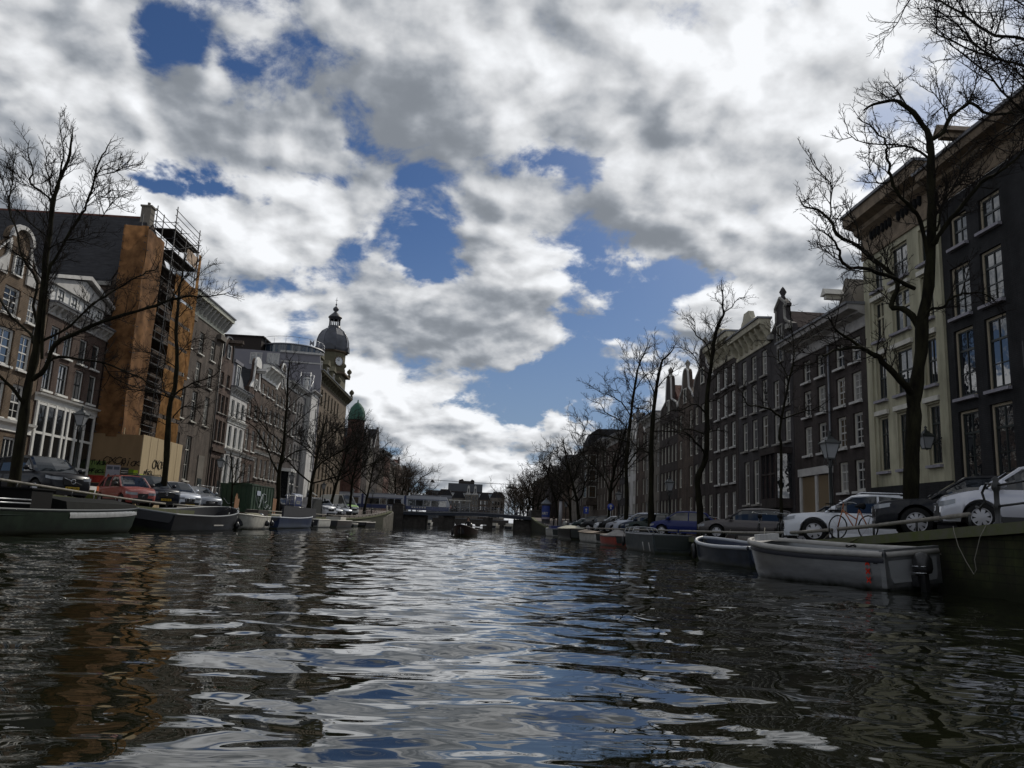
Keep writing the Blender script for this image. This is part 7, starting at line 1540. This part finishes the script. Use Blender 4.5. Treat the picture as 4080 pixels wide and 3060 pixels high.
for xx, c_ in ((1.55, (.30, .07, .05)), (2.02, (.10, .08, .22))):
    f = MB(); f.lathe([(.0, -.32), (.16, -.3), (.10, 0), (.0, .12)], 8, (xx, -.083, 3.3)); f.v = [(x, -.083+(y+.083)*.03, z) for x, y, z in f.v]; f.build('poster_figure', mat('poster_fig_%.2f' % c_[0], c_, .7), ho)
wallrect(2.36, .55, 2.4, 1.5, mat('poster_black', (.018, .018, .02), .5)); [wallrect(2.4, .47, z, .05, offwhite, 'poster_band', -.08) for z in (3.65, 3.5)]; wallrect(2.93, .35, 2.3, 1.5, mat('poster_green', (.12, .19, .02), .6)); wallrect(3.28, .30, 2.2, 1.55, mat('poster_lime', (.40, .52, .03), .6))
wallrect(.05, 1.2, 2.75, .5, mat('paste_red', (.30, .035, .025), .7, var=.3)); wallrect(.05, 1.2, 3.3, 1.0, mat('spray_green', (.13, .19, .06), .8, var=.35), 'spray_patch', -.068); wallrect(.05, 1.2, 2.2, .5, mat('poster_black', (.018, .018, .02), .5)); wallrect(.05, 1.2, 1.3, .85, mat('spray_olive', (.10, .11, .03), .8, var=.5), 'spray_patch')
GL = {'O': [[(.5, 0), (.1, .2), (0, .6), (.35, 1), (.8, .8), (.85, .3), (.5, 0), (.25, .1)]], 'X': [[(0, 0), (.8, 1)], [(.05, .95), (.45, .5), (.9, .05)]], 'C': [[(.85, .85), (.5, 1), (.1, .7), (.05, .3), (.4, 0), (.9, .2)]], 'E': [[(.1, .5), (.75, .55), (.6, .95), (.2, .8), (.05, .35), (.35, 0), (.85, .2)]],
      'N': [[(0, 0), (.1, 1.1), (.6, .05), (.75, 1.2)]], 'I': [[(.3, 0), (.35, .95)], [(.25, 1.25), (.45, 1.3)]], 'K': [[(.05, 0), (.15, 1)], [(.8, .95), (.15, .5), (.95, 0), (1.2, .05)]], 'P': [[(.1, -.1), (.15, 1), (.7, .85), (.6, .5), (.1, .4)]], 'F': [[(.1, 0), (.15, .95), (.8, 1.05)], [(.1, .5), (.6, .55)]],
      'G': [[(.8, .9), (.3, .95), (.05, .4), (.4, 0), (.8, .2), (.75, .5), (.45, .5)]], 'S': [[(.8, .9), (.3, .95), (.2, .6), (.7, .4), (.6, .05), (.05, .1), (.5, .3), (1.2, .1)]], 'T': [[(.4, 0), (.45, 1)], [(0, .9), (.9, 1.05)]], 'W': [[(0, 1), (.25, 0), (.5, .8), (.7, .02), (1, 1.05)]], 'A': [[(0, 0), (.45, 1.1), (.8, -.05)], [(.15, .4), (.75, .45)]]}
def scrawl(s, x, z, size, P_, m=blackp, r_=.028, name='graffiti'):
    mb = MB(); g = random.Random(len(s)*7+int(x*10))
    for i, ch in enumerate(s):
        ox = x+i*size*.86+g.uniform(-.06, .06)*size; oz = z+g.uniform(-.14, .14)*size; k = size*g.uniform(.8, 1.2)
        for ln in GL[ch]: mb.tube([P_(ox+(a+.18*b)*k, oz+b*k) for a, b in ln], r_*g.uniform(.8, 1.2), 5)
    return mb.build(name, m, ho)
fr_ = lambda a, z: (a, -.085, z); sd_ = lambda a, z: (HX+.09, a, z)
scrawl('TWAS', .12, 4.02, .30, fr_); scrawl('PFGCS', .08, 3.42, .26, fr_); scrawl('OXCE', 1.0, 4.15, .48, fr_); scrawl('NICK', 2.35, 4.02, .36, fr_)
scrawl('OXCE', 2.0, 4.1, .62, sd_); scrawl('PFGCS', .7, 3.5, .34, sd_)
for y, w, z, h_, c_ in ((.1, .9, 2.2, 1.3, (.40, .52, .03)), (1.1, .7, 2.4, .8, (.40, .42, .46)), (2.0, 1.8, 2.45, .65, (.03, .05, .20)), (5.4, .8, 2.2, .8, (.45, .44, .42)), (6.4, .9, 1.9, .9, (.22, .03, .03))): MB().box(HX+.062, HX+.07, y, y+w, z, z+h_).build('poster', mat('poster_s_%.2f_%.2f' % c_[:2], c_, .6), ho)
lettering('NEDA', .5, offwhite, ho, (HX+.075, 2.9, 2.77), (R(90), 0, R(90)), .002, 0, .01)
# road works barrier plank between the first two cars
t = thing('barrier', 'white and orange barrier plank between the black car and the red hatchback', 'barrier', (-20.3, 41.8, zl(42))); MB().box(0, .06, -.9, .9, .78, .98).build('plank', white, t); MB().box(-.004, .064, .9, 1.15, .75, 1.0).build('plank_end', mat('barrier_orange', (.45, .10, .03), .6), t)
for y in (-.8, .8): MB().tube([(.03, y, 0), (.03, y, .9)], .03, 5).build('post', steel, t)
# skip container, toilet, fence
cg = mat('container_green', (.012, .040, .018), .55, var=.25, scale=2); ct = thing('skip_container', 'tall dark green site container with white spray paint loops', 'container', (-19.7, 68.6, zl(68)), R(-3))
mb = MB(); mb.box(-1.3, 1.3, -3.0, 3.0, .12, 2.35); mb.build('box', cg, ct); lid = MB(); lid.box(-1.35, 1.35, -3.05, 3.05, 2.353, 2.43); lid.box(-.9, .9, -2.4, 0, 2.433, 2.53); lid.build('lid', cg, ct)
mb = MB(); [mb.box(-1.2+.4*k, -1.12+.4*k, -3.05, -3.003, .15, 2.34) for k in range(7)]; [mb.box(1.303, 1.35, y, y+.08, .15, 2.34) for y in np.arange(-2.9, 3, .72)]; mb.build('ribs', cg, ct)
wp = mat('white_spray', (.30, .33, .34), .8); mb = MB()
def spray(pts): mb.tube([(1.36, y, z) for y, z in pts], .035, 5)
spray([(-1.9, 1.5), (-1.4, .8), (-.9, .5), (-.3, 1.2), (.1, 1.75), (.7, 1.7), (1.1, 1.2), (.6, 1.0), (.1, 1.3)]); spray([(.2, 1.1), (.5, .6), (1.0, .5), (1.4, .7)]); spray([(1.0, .4), (1.3, .85), (1.7, .8), (1.9, .45), (2.3, .7), (2.0, .2)]); spray([(-1.5, 1.6), (-.7, 1.0), (-.2, 1.7)])
mb.build('spray_paint', wp, ct); mb = MB(); mb.box(1.352, 1.365, -1.6, -.7, 1.55, 1.95); mb.build('notice', mat('notice_pale', (.42, .46, .55), .6), ct)
mb = MB(); mb.tube([(-.9, -3.06, 1.2), (-.5, -3.06, .75), (.0, -3.06, .85)], .03, 5); mb.build('spray_paint', wp, ct)
for lab, y, x, m_, w in (('brown plywood sheet with a torn top left of the green container', 62.0, -18.6, mat('ply_orange', (.20, .105, .055), .75), 1.2), ('brown plywood sheet leaning at the right end of the green container', 73.6, -18.6, mat('ply_orange', (.20, .105, .055), .75), 1.5)):
    t = thing('plywood_sheet', lab, 'board', (x, y, zl(y)), R(8)); mb = MB(); mb.prism([(-w, 0), (w*.8, 0), (w, 1.15), (.4, 1.1), (.1, 1.5), (-.1, 1.2), (-.3, 1.55), (-w*.8, 1.15)] if y < 70 else [(-w, 0), (w*.7, 0), (w, 1.5), (-w, 1.5)], 'x', 0, .03); mb.build('board', m_, t)
tb_ = mat('toilet_blue', (.018, .045, .20), .5, var=.1); t = thing('portable_toilet', 'blue portable toilet cabin with a pale domed roof', 'portable toilet', (-19.6, 85.6, zl(85)), R(-25)); MB().box(-.6, .6, -.6, .6, .05, 2.1).build('cabin', tb_, t)
mb = MB(); mb.prism([(-.68, 2.103), (.68, 2.103), (.6, 2.25), (.25, 2.38), (-.25, 2.38), (-.6, 2.25)], 'y', -.68, .68); mb.build('roof', mat('pale_plastic', (.45, .48, .55), .5), t); MB().box(.603, .62, -.48, .48, .15, 1.98).build('door', tb_, t); MB().box(.622, .63, -.35, .35, 1.3, 1.6).build('sign', offwhite, t); mb = MB(); mb.tube([(-.3, .3, 2.3), (-.3, .3, 2.55)], .05, 6); mb.build('vent_pipe', blackp, t)
lettering('TOILET', .16, tb_, t, (.635, 0, 1.45), (R(90), 0, R(90)), .002)
FG_ = 'mesh fence panels around the left bank building site'
for k, (y, lab) in enumerate(((60.0, 'steel mesh fence panel left of the sapling'), (63.4, 'steel mesh fence panel behind the torn plywood'), (76.6, 'steel mesh fence panel before the dark wagon, nearest the container'), (80.0, 'steel mesh fence panel before the dark wagon, nearest the toilet'))):
    t = thing('fence_panel', lab, 'fence', (-18.2 if y > 70 else -21.0, y, zl(y)), 0, FG_); mb = MB()
    for a in (0, 3.3): mb.tube([(0, a, 0), (0, a, 2.0)], .025, 5)
    for z in (.1, 1.98): mb.tube([(0, 0, z), (0, 3.3, z)], .022, 5)
    mb.build('frame', steel, t); mb = MB(); [mb.tube([(0, a, .1), (0, a, 1.98)], .005, 3) for a in np.arange(.2, 3.3, .2)]; [mb.tube([(0, 0, z), (0, 3.3, z)], .005, 3) for z in np.arange(.4, 1.9, .4)]; mb.build('mesh', steel, t)
t = thing('site_screen', 'dark solid site screen between the toilet and the white van', 'fence', (-18.4, 89.5, zl(89)), 0, FG_); MB().box(0, .05, 0, 5.2, .05, 2.05).build('screen', mat('screen_black', (.016, .018, .018), .7), t); MB().box(-.02, .07, -.04, 5.24, 2.053, 2.1).build('top_rail', steel, t)
# aluminium tower scaffold with a figure on the white house roof
t = thing('roof_scaffold', 'small aluminium scaffold with a white statue on the white house roof', 'scaffold', (-29.5, 125.5, 20.6)); mb = MB()
for x in (0, 1.6):
    for y in (0, 2.4): mb.tube([(x, y, 0), (x, y, 3.6)], .05, 5)
for z in (.6, 1.6, 2.6, 3.5):
    for x in (0, 1.6): mb.tube([(x, 0, z), (x, 2.4, z)], .04, 4)
    for y in (0, 2.4): mb.tube([(0, y, z), (1.6, y, z)], .04, 4)
mb.tube([(1.6, 0, .6), (1.6, 2.4, 2.6)], .04, 4); mb.build('frame', mat('aluminium', (.5, .51, .52), .4, .5), t); st = MB(); st.lathe([(.4, 0), (.35, .4), (.2, .5), (.32, 1.0), (.36, 1.5), (.18, 1.9), (.12, 2.0), (.2, 2.2), (.18, 2.4), (0, 2.55)], 10, (.8, 1.2, .6)); st.build('statue', P_white, t)
# ---------------------------------------------------------------- street lanterns
lg_m = glass('lantern_glass', (.30, .31, .32), .15, 1.45)
lampm = mat('lamp_green_black', (.014, .018, .017), .4)
def lantern_parts(t, z):
    MB().loft([[(r_*a, r_*b, zz_) for a, b in ((1, 1), (-1, 1), (-1, -1), (1, -1))] for r_, zz_ in ((.13, z), (.24, z+.48))], closed=True, smooth=False).build('glass', lg_m, t)
    f = MB()
    for a, b in ((1, 1), (-1, 1), (-1, -1), (1, -1)): f.tube([(.135*a, .135*b, z), (.245*a, .245*b, z+.48)], .016, 4)
    f.box(-.14, .14, -.14, .14, z-.05, z); f.loft([[(r_*a, r_*b, zz_) for a, b in ((1, 1), (-1, 1), (-1, -1), (1, -1))] for r_, zz_ in ((.29, z+.482), (.29, z+.52), (.13, z+.66), (.10, z+.72), (.0, z+.78))], closed=True, caps=True, smooth=False)
    f.lathe([(.05, .7), (.08, .78), (.03, .84), (.07, .90), (.0, .98)], 8, (0, 0, z)); [f.lathe([(0, 0), (.03, .03), (.0, .10)], 6, (.27*a, .27*b, z+.52)) for a, b in ((1, 1), (-1, 1), (-1, -1), (1, -1))]; f.build('hood', lampm, t)
def lamp(label, x, y, zg, H_, grp):
    t = thing('street_lamp', label, 'street lamp', (x, y, zg), 0, grp); p_ = MB(); zt = H_-1.0
    p_.lathe([(.13, 0), (.13, .5), (.10, .55), (.085, 1.0), (.06, 1.05), (.05, zt-.35), (.08, zt-.33), (.045, zt-.28), (.035, zt-.05)], 10); [p_.tube([(0, 0, zt-.3), (.16*a, .16*b, zt-.22), (.12*a, .12*b, zt-.03)], .014, 4) for a, b in ((1, 1), (-1, 1), (-1, -1), (1, -1))]
    p_.build('post', lampm, t); lantern_parts(t, zt); return t
LGp = 'crown topped street lanterns along the quays'
for lab, x, y, h_ in (('street lantern before the tall white shopfront', -19.6, 38.8, 4.75), ('street lantern between the slate grey car and the white house', -19.6, 60.4, 4.4), ('street lantern beside the blue toilet', -19.6, 83.8, 4.7), ('street lantern between the two leaning trees by the white van', -19.6, 101.5, 4.6), ('street lantern by the tall delivery van', -19.6, 125.2, 4.6), ('far street lantern next to the curved wall', -19.6, 150, 4.6)): lamp(lab, x, y, zl(y), h_, LGp)
for lab, x, y, h_ in (('street lantern behind the big white car', 12.3, 26.5, 3.95), ('street lantern between the blue hatchback and green estate', 12.4, 49.5, 3.85), ('street lantern in the middle of the right hand row of cars', 12.5, 67.8, 3.8), ('far right bank street lantern near the advertising column', 12.7, 109, 4.1)): lamp(lab, x, y, zr(y), h_, LGp)
t = thing('wall_lantern', 'lantern on a bracket on the cream house wall', 'wall lamp', (19.3, 32.4, 5.1)); k = MB(); k.tube([(.7, 0, .5), (.3, 0, .2), (0, 0, -.08)], .03, 6); k.build('bracket', lampm, t); lantern_parts(t, 0)
# pale column and signs near the right abutment
t = thing('stone_post', 'tall pale tapering post with a lantern beside the right abutment', 'post', (12.35, 112.5, zr(112))); MB().tube([(0, 0, 0), (0, 0, 4.0)], [.30, .2], 10).build('shaft', mat('pale_post', (.40, .40, .42), .6), t); MB().box(-.3, .3, -.3, .3, 4.003, 4.15).build('cap', blackp, t)
def sign(lab, x, y, z, kind):
    t = thing('road_sign', lab, 'road sign', (x, y, zr(y))); MB().tube([(0, .03, 0), (0, .03, z+.3)], .035, 6).build('pole', steel, t)
    d_ = MB(); d_.tube([(0, -.02, z), (0, .0, z)], .32, 20) if kind == 'round' else d_.box(-.3, .3, -.02, 0, z-.4, z+.4); o = d_.build('plate', mat('sign_blue', (.02, .05, .30), .4), t)
    a = MB(); a.box(-.05, .05, -.03, -.021, z-.2, z+.05); a.prism([(-.16, z+.053), (.16, z+.053), (0, z+.25)], 'y', -.03, -.021); a.build('arrow', offwhite, o)
sign('round blue road sign with a white arrow on the right quay', 12.6, 72.2, 2.3, 'round'); sign('square blue road sign farther along the right quay', 13.2, 92.5, 2.4, 'square')
# near railing on the right where the quay ramps up
t = thing('iron_railing', 'black iron railing with knobbed posts on the raised right quay', 'railing', (10.62, 15.9, 0)); ry = [(15.45, 0), (13.75, 0), (12.1, 0), (10.4, 0)]
for y, _ in ry:
    p_ = MB(); g0 = zr(y); p_.lathe([(.10, -.05), (.10, .05), (.05, .1), (.05, .35), (.075, .40), (.05, .46), (.05, .70), (.085, .76), (.085, .86), (.05, .90), (.075, .96), (.0, 1.02)], 10, (0, y-15.9, g0)); p_.build('post', iron, t)
mb = MB()
for dz in (.40, .82): mb.tube([(0, y-15.9, zr(y)+dz) for y, _ in ry], .025, 6)
mb.build('rail', iron, t); mb = MB(); mb.tube([(0, -.45+.0, zr(15.4)+.85), (0, -.15, zr(15.5)+.88), (0, .0, zr(15.5)+.70), (0, -.08, zr(15.5)+.5), (0, .1, zr(15.6)+.38), (0, .22, zr(15.6)+.42)], .028, 6); mb.build('scroll', iron, t)
t = thing('mooring_rope', 'pale rope looped over the right quay wall beside the outboard', 'rope', (10.3, 16.0, 0)); MB().tube([(0, .45, 1.42), (-.08, .3, 1.3), (-.1, .15, 1.0), (-.05, .0, .7), (-.06, -.25, .45), (-.07, -.35, .55), (-.06, -.3, .75), (-.05, -.5, 1.2), (.05, -.6, 1.48)], .008, 5).build('rope', old_rope, t)
t = thing('fallen_branch', 'broken branch lying over the rail below the orange bicycle', 'branch', (10.2, 20.9, .9)); MB().tube([(0, 2.2, .0), (-.05, 1.2, .05), (0, .2, .03), (.05, -.4, .2)], [.05, .06, .05, .01], 6).build('wood', mat('moss_wood', (.09, .09, .05), .9, var=.4), t)
# bicycles on the right quay
bicycle('orange bicycle with a black front rack on the right quay rail', (10.75, 21.9, zr(21.9)), R(112), (.30, .095, .03), None, True)
bicycle('black bicycle with chrome lamps leaning in front of the taupe estate car', (10.85, 29.6, zr(29.6)), R(72), (.02, .02, .02))
bicycle('second dark bicycle just right of the one with chrome lamps', (11.3, 28.6, zr(28.6)), R(60), (.03, .03, .03))
bicycle('red tailed bicycle behind the knobbly right tree', (12.0, 39.5, zr(39.5)), R(30), (.30, .05, .03))
for k, (x, y) in enumerate(((-18.2, 133), (-18.4, 136), (-18.1, 139), (-18.3, 142.5))): bicycle('bicycle parked in the rack by the curved wall', (x, y, zl(y)), R(20+40*k), (.15, .03, .03) if k % 2 else (.02, .02, .02), 'bicycles by the curved wall')
